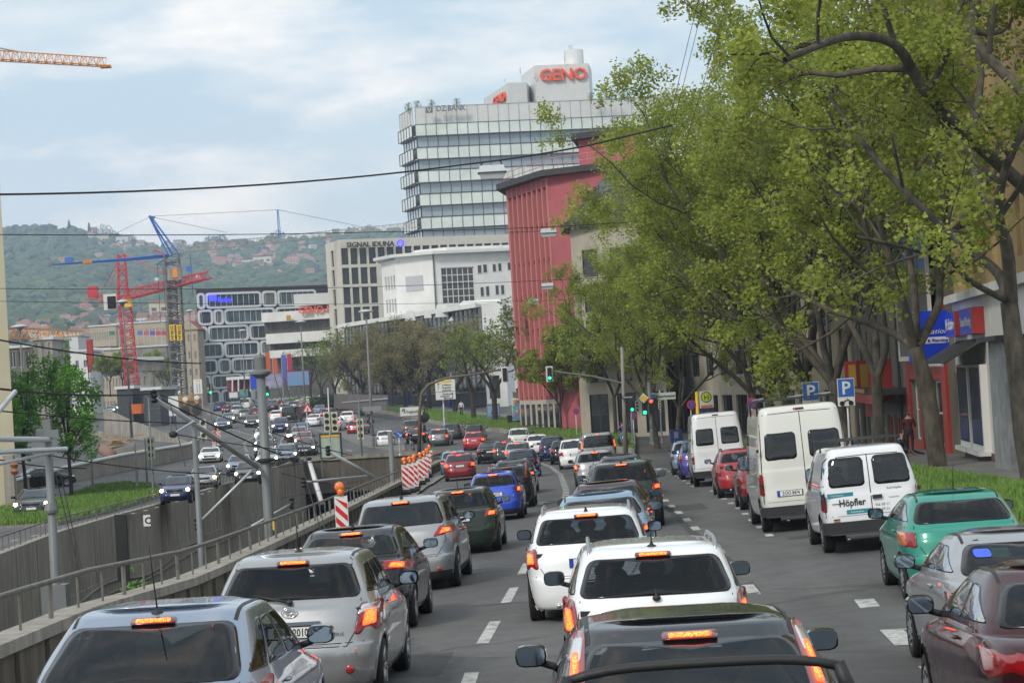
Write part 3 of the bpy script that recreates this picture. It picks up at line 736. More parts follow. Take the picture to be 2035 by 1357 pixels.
def place_car(key,name,label,cat,pt,x,Y,hd,group,h=.8,front=False,dz=0,sy=None,ref='rear'):
 """x: photo column of the rear (or nose) centre, Y: its distance in metres, hd: heading in degrees right of straight ahead"""
 parts,B,p=SPEC[key]; X=XatG(x,Y,h); a=R(-hd)
 off=p['a'] if ref=='rear' else -p['a']
 if front: a+=math.pi; off=p['a'] if ref=='nose' else p['a']
 d=Vector((-math.sin(a),math.cos(a)))
 if front: c=Vector((X,Y))-d*p['a']
 else: c=Vector((X,Y))+d*p['a']
 z=gz(c.y,c.x)+dz
 root=thing(name,label,cat,(c.x,c.y,z),a,group)
 s=(gz(c.y+1,c.x)-gz(c.y-1,c.x))/2; q=(gz(c.y,c.x+.5)-gz(c.y,c.x-.5)); root.rotation_euler=(math.atan(s*math.cos(a)-q*math.sin(a)),-math.atan(s*math.sin(a)+q*math.cos(a)),a)
 obs=[]
 for nm,me,pi_,isp in parts:
  o=bpy.data.objects.new(nm,me if me is not None else None); C.objects.link(o); o.parent=root if pi_ is None else obs[pi_]
  if me is None: o.empty_display_size=.05
  if isp and me is not None:
   o.material_slots[0].link='OBJECT'; o.material_slots[0].material=PNT[pt]
  obs.append(o)
 return root
# == vehicle types
def hatch(L=4.2,Wd=1.76,H=1.48,**k):
 a=L/2; d=dict(belt=.98,hoodz=.86,hoodlen=.98,wst=a-1.85,rwb=-a+.22,rwt=-a+.62,roofw=.74); d.update(k); return prof(L,Wd,H,**d)
def estate(L=4.5,Wd=1.78,H=1.49,**k):
 a=L/2; d=dict(belt=.98,hoodz=.86,hoodlen=1.05,wst=a-1.95,rwb=-a+.16,rwt=-a+.50,roofw=.76); d.update(k); return prof(L,Wd,H,**d)
def sedan(L=4.55,Wd=1.78,H=1.43,**k):
 a=L/2; d=dict(belt=.98,hoodz=.84,hoodlen=1.12,wst=a-2.0,rwb=-a+.78,rwt=-a+1.45,roofw=.72,deck=1.0); d.update(k); return prof(L,Wd,H,**d)
LV=[(.76,.70),(.97,.68),(.985,.92),(.80,.93)]
LT_=[(.80,.72),(.985,.70),(.985,1.05),(.86,1.05)]
VERT=[(.87,1.0),(.985,.98),(.93,1.50),(.86,1.50)]
carmesh('ceed',hatch(4.24,1.79,1.48,belt=.93,rwb=-1.95,rwt=-1.12),lit=True,sidecut=[.22,.60],lampshape=[(.72,.72),(.985,.70),(.99,.98),(.84,.96)],antenna=('rod',0,-1.0,.55),mir=None,rw=.315,highlamp='roof')
def auris_badge(B,p):
 r=[]
 y=B.rear(0,.93)[1]-.012; mb=MB()
 def ringy(cx,cz,rx,rz,w_,n=28):
  pts=[(cx+rx*math.cos(2*math.pi*k/n),y-.006,cz+rz*math.sin(2*math.pi*k/n)) for k in range(n+1)]; mb.tube(pts,w_,6)
 ringy(0,.955,.075,.05,.006); ringy(0,.965,.045,.022,.005); ringy(0,.955,.022,.047,.005)
 r.append(('badge',mb.mesh('badge',[M_chrome],True),None,False))
 mb=MB(); yy=B.rear(0,.845)[1]; mb.box((0,yy-.02,.845),(.62,.03,.035)); r.append(('tailgate_handle_bar',mb.mesh('tailgate_handle_bar',[M_chrome]),None,False))
 me=textmesh('AURIS',.05,.004,True,0,1.2); q=B.rear(.38,.70,.008); q2=B.rear(.58,.70,.008); ang=math.atan2(q2[1]-q[1],q2[0]-q[0])
 me.transform(Matrix.Translation(q)@Matrix.Rotation(ang,4,'Z')@Matrix.Rotation(math.pi/2,4,'X')); me.materials.clear(); me.materials.append(M_chrome); r.append(('lettering',me,None,False))
 return r
carmesh('auris',hatch(4.22,1.76,1.51,belt=1.0,rwb=-1.93,rwt=-1.50),lit=True,lamp='clear',sidecut=[.30,.62],lampshape=[(.73,.70),(.985,.72),(.985,1.0),(.80,1.01)],antenna=('rod',0,-1.05,.55),wiper=.9,fog=True,plate=(0,.76),plate_txt='BB·M 2010',mir='paint',extra=auris_badge)
carmesh('alfa',hatch(4.17,1.73,1.44,belt=.99,rwb=-1.82,rwt=-1.25),lit=True,sidecut=[.36],lampshape=[(.52,.86),(.97,.82),(.985,.95),(.60,.98)],antenna=('fin',0,-1.0,0),rw=.31,wiper=.6)
carmesh('smax',hatch(4.77,1.88,1.66,belt=1.09,hoodz=.93,hoodlen=.95,wst=.30,rwb=-2.20,rwt=-1.80,roofw=.76),lit=True,sidecut=[.20,.58],lampshape=[(.60,.93),(.985,.98),(.985,1.09),(.74,1.12)],antenna=('fin',0,-1.5,0),rw=.34,mir='paint',fog=True,black_low=.34,glassrear=M_tint)
carmesh('golf',hatch(4.2,1.76,1.48),lit=True,sidecut=[.22,.60],lampshape=[(.66,.80),(.98,.80),(.98,.95),(.72,.96)],antenna=('rod',0,-1.3,.55))
carmesh('polo',hatch(3.9,1.65,1.46,belt=.97,rwb=-1.80,rwt=-1.35),lit=True,sidecut=[.36],lampshape=[(.80,.80),(.975,.80),(.975,1.0),(.82,1.02)],antenna=('rod',0,-1.2,.4),rw=.30,mir='paint',black_low=.34)
carmesh('lancia',hatch(4.0,1.70,1.47,belt=1.0,rwb=-1.85,rwt=-1.42),lit=False,sidecut=[.22,.60],lampshape=VERT)
carmesh('golfw',estate(4.55,1.78,1.50),lit=True,sidecut=[.28,.64],rails='silver',lampshape=[(.78,.74),(.985,.72),(.985,1.0),(.80,1.01)],antenna=('fin',0,-1.6,0),mir='paint',plate=(0,.80))
carmesh('astraw',estate(4.52,1.75,1.50,rwb=-2.10,rwt=-1.72),lit=True,sidecut=[.28,.64],rails='silver',lampshape=[(.80,.66),(.985,.66),(.985,1.04),(.86,1.04)],antenna=('rod',0,-1.5,.4),wiper=.01)
carmesh('focus',hatch(4.33,1.82,1.43,belt=.93,rwb=-2.04,rwt=-1.22),lit=True,sidecut=[.25,.62],lamp='clear',lampshape=[(.84,.98),(.985,.96),(.90,1.36),(.80,1.38)],highlamp='roof')
def rackbars(B,p):
 r=[]
 for yy in (.75,.1):
  z=B.top(0,yy)+.20; pts=[(-.60+1.2*k/12,yy,z-.05*(abs(k-6)/6)**4) for k in range(13)]
  mb=MB(); mb.tube(pts,.022,8)
  for s in (-1,1): mb.tube([(s*.58,yy,z-.03),(s*.64,yy,B.top(s*.60,yy)+.02)],[.03,.035],6)
  r.append(('roof_rack_bar',mb.mesh('roof_rack_bar',[M_blk],True),None,False))
 return r
carmesh('rack',estate(4.5,1.80,1.40,belt=.93,rwb=-2.0,rwt=-1.6),lit=False,sidecut=[.28,.64],rails='black',extra=rackbars)
carmesh('bsedan',sedan(4.6,1.78,1.44),lit=True,sidecut=[.42],lampshape=[(.70,.74),(.98,.74),(.98,.90),(.74,.90)],highlamp='win')
carmesh('suv',estate(4.6,1.86,1.66,belt=1.08,hoodz=.98,rwb=-2.12,rwt=-1.75,roofw=.76),lit=True,sidecut=[.28,.64],rw=.36,lampshape=[(.74,.90),(.985,.90),(.985,1.06),(.76,1.07)],antenna=('fin',0,-1.6,0),black_low=.36)
carmesh('darkest',estate(4.6,1.80,1.48),lit=False,sidecut=[.28,.64],rails='silver')
carmesh('skoda',estate(4.57,1.77,1.48),lit=True,sidecut=[.28,.64],rails='silver',lampshape=[(.80,.74),(.985,.74),(.985,1.0),(.80,1.0)],antenna=('rod',0,-1.7,.35))
carmesh('polo6n',hatch(3.72,1.655,1.42,belt=.97,hoodz=.86,hoodlen=.86,rwb=-1.66,rwt=-1.16),lamp='amber',sidecut=[.34],highlamp=None,lampshape=[(.80,.74),(.985,.74),(.985,.94),(.80,.94)],antenna=('rod',.0,-.85,.42),rimtype='cap',rw=.29,mir='paint',plate=(0,.66))
carmesh('vectra',sedan(4.43,1.70,1.40,belt=.95,deck=.98,rwb=-1.55,rwt=-.85),lamp='mid',sidecut=[.42],lampshape=[(.55,.70),(.985,.70),(.985,.90),(.55,.90)],rimtype='cap',rw=.30,highlamp=None,
 extra=lambda B,p:[('sticker',(lambda mb:(patch(mb,rpoly([(-.50,1.17),(-.34,1.17),(-.34,1.24),(-.50,1.24)],.03),B.rear,.012,0,None,0,.004,2),mb.mesh('sticker',[M_sky_sticker]))[1])(MB()),None,False)])
carmesh('maroonsedan',sedan(4.55,1.73,1.42,belt=.96,deck=1.0),lamp='mid',sidecut=[.42],rimtype='cap',rw=.30,highlamp=None)
carmesh('redest',estate(4.3,1.70,1.43,rwb=-2.0,rwt=-1.55),lamp='mid',sidecut=[.28,.64],rails='black',rimtype='cap',rw=.29,lampshape=[(.82,.66),(.985,.66),(.985,.80),(.82,.80)],highlamp='win',black_low=.30)
carmesh('redsmall',hatch(3.7,1.62,1.40,belt=.95,rwb=-1.66,rwt=-1.2),lamp='mid',sidecut=[.36],rimtype='cap',rw=.28,lampshape=[(.82,.70),(.985,.70),(.985,.86),(.82,.86)],black_low=.36)
carmesh('fabia',hatch(3.96,1.65,1.45,belt=.98),lamp='mid',sidecut=[.22,.60],rimtype='cap',rw=.29,lampshape=[(.80,.76),(.985,.76),(.985,1.0),(.80,.98)])
def vandet(hz,hx,txt=None):
 def f(B,p):
  r=[]; w=p['w']
  mb=MB()
  for s in (-1,1):
   for z in (1.0,p['H']-.9): mb.box((s*(w-.03),-p['a']+.03,z),(.05,.10,.07))
  r.append(('door_hinge',mb.mesh('door_hinge',[M_blk]),None,False))
  mb=MB(); q=B.rear(hx,hz,.01); mb.box((hx,q[1]-.02,hz),(.16,.05,.06)); r.append(('door_handle',mb.mesh('door_handle',[M_blk]),None,False))
  mb=MB(); mb.box((0,-p['a']-.03,.44),(p['W']*.99,.16,.20)); 
  for s in (-1,1): mb.box((s*(w-.03),-p['a']+.18,.44),(.08,.42,.20))
  r.append(('rear_bumper',mb.mesh('rear_bumper',[M_blk]),None,False))
  if txt: r+=txt(B,p)
  return r
 return f
def ladderrack(B,p):
 r=[]
 for yy in (-p['a']+.5,0,p['wst']-.5):
  z=p['H']+.13; mb=MB(); mb.tube([(-p['w']*.86,yy,z-.32),(-p['w']*.86,yy,z-.03),(-p['w']*.8,yy,z),(p['w']*.8,yy,z),(p['w']*.86,yy,z-.03),(p['w']*.86,yy,z-.32)],.022,6); r.append(('rack_bar',mb.mesh('rack_bar',[M_blk],True),None,False))
 for s in (-.7,.1,.7):
  mb=MB(); mb.tube([(s,-p['a']+.3,p['H']+.17),(s,p['wst']-.4,p['H']+.17)],.016,6); r.append(('rack_rail',mb.mesh('rack_rail',[M_rim],True),None,False))
 mb=MB()
 for s in(-1,1):
  q=B.rear(s*.35,1.95,.003); mb.box((q[0]+.2*s,q[1]-.003,1.16),(.05,.004,.30)); 
 r.append(('rust_streak',mb.mesh('rust_streak',[mat('rust',(.20,.07,.02),.9,noise_amt=.6,noise_scale=18)]),None,False))
 return r
M_teal=mat('teal_vinyl',(.015,.22,.27),.5)
def combotxt(B,p):
 r=[]; y=-p['a']-.0
 def L(txt,size,x,z,m,bold=False,width=None,shear=0):
  me=textmesh(txt,size,.002,bold,shear)
  if width:
   w_=max(v.co.x for v in me.vertices)
   for v in me.vertices:v.co.x*=width/w_
  q=B.rear(x+.1,z,.0035); me.transform(Matrix(((1,0,0,x),(0,0,-1,q[1]-.006),(0,1,0,z),(0,0,0,1)))); me.materials.clear(); me.materials.append(m); return me
 def plate_(x0,x1,z0,z1):
  mb=MB(); q=B.rear((x0+x1)/2,(z0+z1)/2); mb.box(((x0+x1)/2,q[1]-.004,(z0+z1)/2),(x1-x0,.006,z1-z0)); return mb.mesh('banner',[M_teal])
 r.append(('banner',plate_(-.74,-.30,.955,1.03),None,False)); i=0
 r.append(('lettering',L('• Schreinerei',.045,-.70,.978,M_plate),None,False))
 r.append(('lettering',L('Höpfler',.17,-.56,.80,M_ink,True,.46),None,False))
 mb=MB(); mb.box((-.57,-p['a']-.002,.852),(.22,.004,.012)); r.append(('logo_stroke',mb.mesh('logo_stroke',[M_ink]),None,False))
 r.append(('banner',plate_(-.44,-.02,.66,.735),None,False)); r.append(('lettering',L('• Innenausbau',.045,-.40,.682,M_plate),None,False))
 g=mat('grey_ink',(.12,.12,.13),.5)
 r.append(('lettering',L('Rolf Höpfler',.05,.28,1.03,g),None,False)); r.append(('lettering',L('Tel. 07 11',.062,.05,.76,g),None,False)); r.append(('lettering',L('Fax 07 11',.062,.05,.68,g),None,False))
 r.append(('lettering',L('Innenausbau',.035,.30,.88,g),None,False)); 
 mb=MB()
 for z in (1.02,1.42):
  q=B.side(-p['a']+.30,z,-1,.004); mb.box((q[0],-p['a']+.32,z),(.006,.22,.13))
 r.append(('side_banner',mb.mesh('side_banner',[M_teal]),None,False))
 mb=MB(); q=B.rear(-.6,.60); mb.box((-.62,q[1]-.006,.585),(.11,.004,.02)); mb.box((-.62,q[1]-.006,.555),(.11,.004,.02),mi=1); r.append(('model_badge',mb.mesh('model_badge',[M_ink,mat('badge_orange',(.5,.15,.02),.5)]),None,False))
 for yy in (.2,-1.2):
  mb=MB(); mb.tube([(-.70,yy,p['H']-.08),(-.70,yy,p['H']+.10),(.70,yy,p['H']+.10),(.70,yy,p['H']-.08)],.02,6); r.append(('rack_bar',mb.mesh('rack_bar',[M_blk],True),None,False))
 return r
def rearwin2(x0,x1,z0,z1,k=.95): return [[(x0,z0),(x1,z0),(x1*k,z1),(x0,z1)],[(-x1,z0),(-x0,z0),(-x0,z1),(-x1*k,z1)]]
carmesh('combo',vanprof(4.2,1.70,1.80,1.05,.92,.85,.75,roofw=.80,n=12),rearwin=rearwin2(.08,.70,1.12,1.62,.93),lamp='mid',rimtype='cap',rw=.30,plate=(.02,.44),highlamp=None,glassrear=M_tint,lampshape=[(.90,.72),(.985,.72),(.985,.98),(.905,.98)],extra=vandet(.92,.10,combotxt),mir=None)
carmesh('ltvan',vanprof(5.3,1.95,2.62,1.30,1.05,.7,1.6,roofw=.86,n=16),rearwin=rearwin2(.13,.80,1.50,2.05,.96),lamp='mid',rimtype='cap',rw=.33,plate=(-.36,.80),plate_txt='S:OO 8474',highlamp='roof',glassrear=M_tint,lampshape=[(.90,.78),(.985,.78),(.985,1.22),(.905,1.22)],extra=vandet(.98,.10,ladderrack))
carmesh('sprinter',vanprof(5.2,1.93,2.55,1.28,1.05,.75,1.5,roofw=.85,n=16),rearwin=rearwin2(.13,.76,1.42,2.0,.96),lamp='clear',rimtype='cap',rw=.33,plate=(.30,.66),highlamp='roof',glassrear=M_tint,lampshape=[(.90,.80),(.985,.80),(.985,1.18),(.905,1.18)],extra=vandet(1.0,.10))
carmesh('t5',vanprof(4.9,1.90,1.97,1.18,1.0,.8,1.1,roofw=.84,n=14),near=True,lit=True,glassrear=M_tint,rearwin=[[(-.80,1.22),(.80,1.22),(.72,1.80),(-.72,1.80)]],lampshape=[(.90,1.0),(.985,1.0),(.95,1.72),(.88,1.72)],rw=.33,highlamp='roof')
FAR=dict(near=False)
hs=hatch(4.1,1.74,1.48); es=estate(); se=sedan(); mp_=hatch(4.5,1.82,1.62,belt=1.06,hoodz=.92,wst=.35,rwb=-2.05,rwt=-1.7); sm=hatch(3.8,1.66,1.48,belt=.99,rwb=-1.75,rwt=-1.3); su=estate(4.65,1.88,1.66,belt=1.08,hoodz=.98,roofw=.76)
big=[(.66,.74),(.985,.72),(.985,.96),(.70,.97)]
for k,pp in (('hatch',hs),('estate',es),('sedan',se),('mpv',mp_),('small',sm),('suv',su)):
 for l in (0,1): carmesh('f_%s_%d'%(k,l),pp,near=False,lit=bool(l),lampshape=big,sidecut=[.3,.62],rw=.31 if k!='suv' else .35)
 carmesh('f_%s_h'%k,pp,near=False,headlit=True,lampshape=big,sidecut=[.3,.62],rw=.31 if k!='suv' else .35)
carmesh('f_sedan_x',sedan(4.9,1.87,1.45),near=False,headlit='x',lampshape=big,sidecut=[.42])
carmesh('f_van_0',vanprof(4.9,1.90,1.97,1.18,1.0,.8,1.1,roofw=.84,n=12),near=False,lampshape=[(.88,.85),(.985,.85),(.985,1.2),(.9,1.2)],rearwin=[[(-.78,1.25),(.78,1.25),(.72,1.78),(-.72,1.78)]])
carmesh('f_coupe_h',sedan(4.5,1.84,1.28,belt=.88,deck=.88,hoodz=.74,hoodlen=1.35,wst=.25),near=False,headlit=True,lampshape=big,sidecut=[.6])
# == traffic
def pc(key,name,label,cat,pt,x,Y,hd=2.3,group=None,**k): return place_car(key,name,label,cat,pt,x,Y,hd,group,**k)
GQ='cars queueing in the left lane'; GM='cars queueing in the middle lane'; GP='vehicles parked along the right kerb'
pc('ceed','hatchback','silver blue hatchback with roof antenna in the bottom left corner of the queue','car','silverblue',248,15.5,group=GQ,h=1.35)
pc('auris','hatchback','silver hatchback with number plate ending 2010 and both brake lamps lit','car','silver',569,22.4,group=GQ,h=1.1)
pc('alfa','hatchback','black three door hatchback between the silver hatchback and the silver people carrier','car','black',687,31.0,group=GQ,h=1.35)
pc('smax','people_carrier','silver people carrier with wide wraparound tail lamps beside the red and white beacon board','car','silver',797,39.6,group=GQ,h=1.5)
pc('golf','hatchback','black hatchback with round brake lamps directly behind the bright blue car','car','greenblk',911,50.6,group=GQ,h=1.3)
pc('polo','hatchback','bright blue small hatchback in the left lane queue','car','blue',982,67.5,group=GQ,h=1.2)
pc('lancia','hatchback','black hatchback with tall narrow tail lamps ahead of the bright blue car','car','black',1009,76,group=GQ,h=1.2)
pc('bsedan','saloon_car','black saloon with a pale roof half hidden ahead of the tall lamp black hatchback','car','dkgrey',1020,90,group=GQ)
pc('f_hatch_0','hatchback','dark blue hatchback showing only its roof in the left lane queue','car','navy',1037,117,group=GQ,h=1.2)
pc('rack','estate_car','black estate with roof rack bars cut off by the bottom edge of the photo','car','black',1497,7.4,0.8,group=GM,h=1.5)
pc('focus','hatchback','black hatchback with tall clear tail lamps and a wide glossy roof','car','black',1388,12.5,1.2,group=GM,h=1.4)
pc('astraw','estate_car','white estate with silver roof rails and a row of lit dots above its rear window','car','white',1303,20.4,1.5,group=GM,h=1.3)
pc('golfw','estate_car','white estate with rounded brake lamps left of the middle lane, second from the camera','car','white',1168,30.6,group=GM,h=1.3)
pc('bsedan','saloon_car','pale blue saloon showing only its roof ahead of the white estate','car','lblue',1197,37.5,group=GM,h=1.3)
pc('bsedan','saloon_car','dark maroon saloon with a large reflecting rear window in the middle lane','car','maroon',1213,44.5,group=GM,h=1.3)
pc('suv','off_road_car','black tall off road car with a bright right brake lamp in the middle lane','car','greenblk',1241,54.5,group=GM,h=1.4)
pc('darkest','estate_car','dark grey estate with silver roof rails in the middle lane','car','dkgrey',1226,63,group=GM,h=1.3)
pc('bsedan','saloon_car','dark saloon with ridged roof ahead of the dark grey estate','car','dkgrey',1236,76,group=GM,h=1.3)
pc('skoda','estate_car','silver estate with C shaped brake lamps beside the dotted lane line','car','silver',1186,89,1,group=GM,h=1.0)
pc('t5','minibus','silver minibus with tall lit tail lamps and a dark rear window','minibus','silver',1191,119,-1,group=GM,h=1.3)
pc('f_suv_0','off_road_car','white tall off road car with thin red tail lamps by the dotted lane line','car','white',1142,128,2,group=GM,h=1.0)
pc('f_hatch_0','hatchback','black hatchback squeezed behind the white tall off road car','car','black',1120,140,2,group=GM)
pc('f_mpv_0','people_carrier','dark blue people carrier left of the white tall off road car','car','navy',1098,149,2,group=GM)
pc('f_hatch_0','hatchback','white sporty hatchback near the grass verge','car','white',1067,164,3,group=GM)
pc('f_suv_0','off_road_car','cream white tall off road car next to the big tree by the black container','car','offwhite',1031,177,3,group=GM)
pc('f_hatch_1','hatchback','silver white hatchback with three lit brake lamps in the middle of the junction queue','car','silver',1029,145,0,group=GM)
pc('f_small_1','small_car','dark small hatchback left of the silver white hatchback','car','dkgrey',1003,152,0,group=GM)
pc('f_sedan_0','small_car','black soft top car right of the red hatchback near the junction','car','black',973,153,0,group=GM)
pc('f_hatch_1','hatchback','red hatchback with number plate leading past the red and white beacon boards','car','dkred',914,124,-1,group=GQ,h=.9)
pc('f_hatch_1','hatchback','pale blue hatchback hidden behind the red hatchback at the beacon boards','car','lblue',904,134,-2,group=GQ)
pc('f_hatch_1','hatchback','red hatchback braking in the middle of the junction','car','red',941,181,2.0)
pc('f_estate_1','estate_car','grey estate with wide high brake light at the traffic light island','car','grey',870,194,5.0)
pc('f_sedan_1','saloon_car','black saloon partly behind the traffic light post','car','black',824,202,5.0)
pc('f_suv_0','off_road_car','brown tall car with cream roof behind the black saloon','car','brown',817,216,2.0)
pc('f_estate_0','estate_car','dark grey car turning across the junction near the verge','car','dkgrey',897,206,4.0)
pc('f_hatch_0','hatchback','dark green hatchback directly behind the red car of the junction','car','darkgreen',941,199,4.0)
pc('f_small_0','small_car','white small hatchback beside the tall lamp post on the island','car','white',766,198,-4.0)
pc('f_hatch_1','hatchback','dark red hatchback waiting above the city map board','car','dkred',703,230,10.0)
pc('f_hatch_1','hatchback','white hatchback braking behind the dark red hatchback','car','white',688,260,6.0)
pc('f_sedan_1','saloon_car','white saloon behind the no entry sign','car','white',659,243,7.0)
pc('f_van_0','van','black van between the oncoming dark car and the braking black car','van','black',573,277,5.0)
pc('f_suv_1','off_road_car','black tall car with three lit brake lamps far along the street','car','navy',595,297,5.0)
pc('f_sedan_0','coupe','white coupe below the triangular warning sign','car','white',619,259,8.0)
pc('f_estate_1','estate_car','grey estate braking near the no entry sign post','car','brown',649,277,5.0)
pc('f_sedan_0','saloon_car','blue grey saloon right of the triangular warning sign','car','bluegrey',632,304,5.0)
pc('f_small_0','small_car','silver small car at the edge of the tree lined verge','car','silver',704,291,5.0)
pc('f_sedan_0','taxi','cream taxi saloon standing crosswise by the far verge','taxi','cream',590,384,52.0)
pc('f_estate_0','estate_car','silver estate just below the cream taxi','car','silver',581,344,6.0)
pc('f_hatch_0','hatchback','pale silver hatchback far left of the black braking car','car','silver',564,327,2.0)
pc('f_hatch_1','hatchback','white hatchback with a wide lit brake lamp right of the tall grey catenary pole','car','white',547,284,6.0)
pc('f_mpv_h','people_carrier','dark blue people carrier driving towards the camera right of the tall grey pole','car','navy',556,247,-2.4,front=True)
pc('f_hatch_h','hatchback','blue hatchback coming towards the camera at the back of the oncoming column','car','violet',598,231,-1.8,front=True)
pc('f_hatch_h','hatchback','pale silver hatchback in the oncoming column','car','silver',592,221,-1.9,front=True)
pc('f_hatch_h','hatchback','pink red hatchback behind the dark saloon with bright xenon lamps','car','pink',602,207,-1.8,front=True)
pc('f_sedan_x','saloon_car','dark saloon with bright greenish xenon headlamps left of the city map board','car','dkgrey',604,190,-1.8,front=True)
pc('f_estate_h','estate_car','blue grey estate partly below the trench wall edge','car','bluegrey',568,177,-2.2,front=True)
pc('f_hatch_h','hatchback','silver hatchback behind the tall grey catenary pole near the trench wall','car','silver',530,170,-2.7,front=True)
pc('f_hatch_h','hatchback','black hatchback with two yellow headlamps either side of the tall grey pole','car','black',524,192,-2.8,front=True)
pc('f_hatch_h','hatchback','light silver hatchback behind the black car at the tall grey pole','car','silver',524,206,-2.8,front=True)
pc('f_small_h','small_car','white small car with yellow headlamps behind the tall grey pole','car','white',521,226,-2.8,front=True)
pc('f_hatch_h','hatchback','dark hatchback with headlamps on left of the tall grey pole','car','dkgrey',500,268,-2.6,front=True)
pc('f_sedan_x','saloon_car','blue grey saloon with bright headlamps above the small beacon boards','car','bluegrey',441,267,-3.3,front=True)
pc('f_sedan_h','saloon_car','silver saloon behind the blue grey saloon with bright headlamps','car','silver',452,289,-3.2,front=True)
pc('f_hatch_0','hatchback','grey hatchback seen from behind left of the dark red car far away','car','grey',484,304,2.0)
pc('f_hatch_0','hatchback','dark red hatchback touching the left edge of the tall grey pole','car','dkred',505,309,2.0)
pc('f_mpv_0','people_carrier','silver people carrier in the far left queue','car','silver',468,326,2.0)
pc('f_small_0','small_car','small silver car at the far end of the left queue','car','silver',467,368,2.0)
pc('f_van_0','van','white van at the far end of the street','van','white',486,376,2.0)
pc('f_hatch_1','hatchback','black hatchback with two lit brake lamps in the far left queue','car','black',451,345,2.0)
pc('f_suv_0','off_road_car','dark blue tall car at the far left kerb','car','navy',434,372,2.0)
pc('f_sedan_0','saloon_car','dark saloon at the far end right of the white van','car','black',505,352,2.0)
pc('f_hatch_1','hatchback','black hatchback far away below the pedestrian in light blue','car','black',551,364,2.0)
pc('f_sedan_0','saloon_car','dark green saloon far away right of the tall grey pole','car','darkgreen',541,347,2.0)
pc('f_coupe_h','sports_coupe','white low sports coupe with long bonnet coming down the slip road','car','white',415,187,-3.7,front=True)
pc('f_sedan_h','saloon_car','silver blue saloon with kidney grille driving towards the camera','car','silverblue',473,160,-2.9,front=True)
pc('f_hatch_h','hatchback','dark hatchback with two warm headlamps behind the railing','car','dkgrey',491,142,-2.7,front=True)
pc('f_sedan_h','saloon_car','silver white saloon right beside the small dark blue car','car','silver',402,139,-3.8,front=True)
pc('f_small_h','small_car','small dark blue car with bright headlamps at the tip of the grass island','car','navy',346,117,-1.5,front=True)
pc('f_sedan_h','luxury_saloon','dark green luxury saloon with upright grille at the left edge','car','darkgreen',60,108,-6.2,front=True)
pc('f_sedan_0','saloon_car','black saloon parked sideways behind the trunk of the left tree','car','black',22,158,60.0)
pc('f_hatch_h','hatchback','silver hatchback with headlamps on at the top of the construction ramp','car','silver',218,420,-3.2,front=True)
for i,(x,Y,c_,l) in enumerate([(296,455,'black','f_hatch_1'),(305,480,'navy','f_hatch_1'),(318,470,'grey','f_suv_1'),(278,470,'white','f_hatch_1'),(330,500,'black','f_hatch_1'),(340,520,'navy','f_small_1')]):
 pc(l,'hatchback',['black car with lit brake lamps on the far bridge, leftmost of the dark ones','dark blue car with lit brake lamps on the far bridge','grey tall car with lit brake lamps on the far bridge','white car with lit brake lamps left of the others on the far bridge','black car with lit brake lamps nearest the lattice crane mast','small dark blue car next to the lattice crane mast far away'][i],'car',c_,x,Y,0,group='cars queueing on the far bridge')
for i,(x,Y,c_,l) in enumerate([(242,440,'grey','f_hatch_h'),(226,460,'dkgrey','f_small_h')]):
 pc(l,'hatchback',['grey car with headlamps on just left of the red crane mast','dark small car with headlamps on far left of the red crane mast'][i],'car',c_,x,Y,0,front=True)
pc('combo','delivery_van','white small delivery van lettered Höpfler with a black rear bumper','van','vanwhite',1733,38.6,2.3,GP,h=1.4)
pc('ltvan','panel_van','rusty white high roof panel van with number plate S OO 8474 and a roof rack','van','rustwhite',1604,47,2.3,GP,h=1.5)
pc('sprinter','panel_van','clean white high roof panel van parked furthest along the kerb','van','vanwhite',1430,79,2.3,GP,h=1.5)
pc('polo6n','hatchback','old green small hatchback with amber and red tail lamps','car','green',1922,30.0,2.3,GP,h=1.2)
pc('vectra','saloon_car','old silver saloon with a blue sticker in its rear window','car','oldsilver',2092,20.3,2.3,GP,h=.9)
pc('maroonsedan','saloon_car','dark maroon saloon in the bottom right corner','car','maroon',2245,14.9,2.3,GP,h=.9)
pc('redest','estate_car','old red estate parked behind the rusty white van','car','oldred',1481,67.5,2.3,GP,h=.9)
pc('redsmall','small_car','small red car mostly hidden by the rusty white van','car','dkred',1532,58.5,2.3,GP,h=.8)
pc('fabia','hatchback','blue violet hatchback parked just ahead of the clean white van','car','violet',1393,88,2.5,GP,h=.8)
pc('redest','estate_car','pale blue estate with roof rails parked at the end of the row','car','lblue',1374,95,3.0,GP,h=.8)
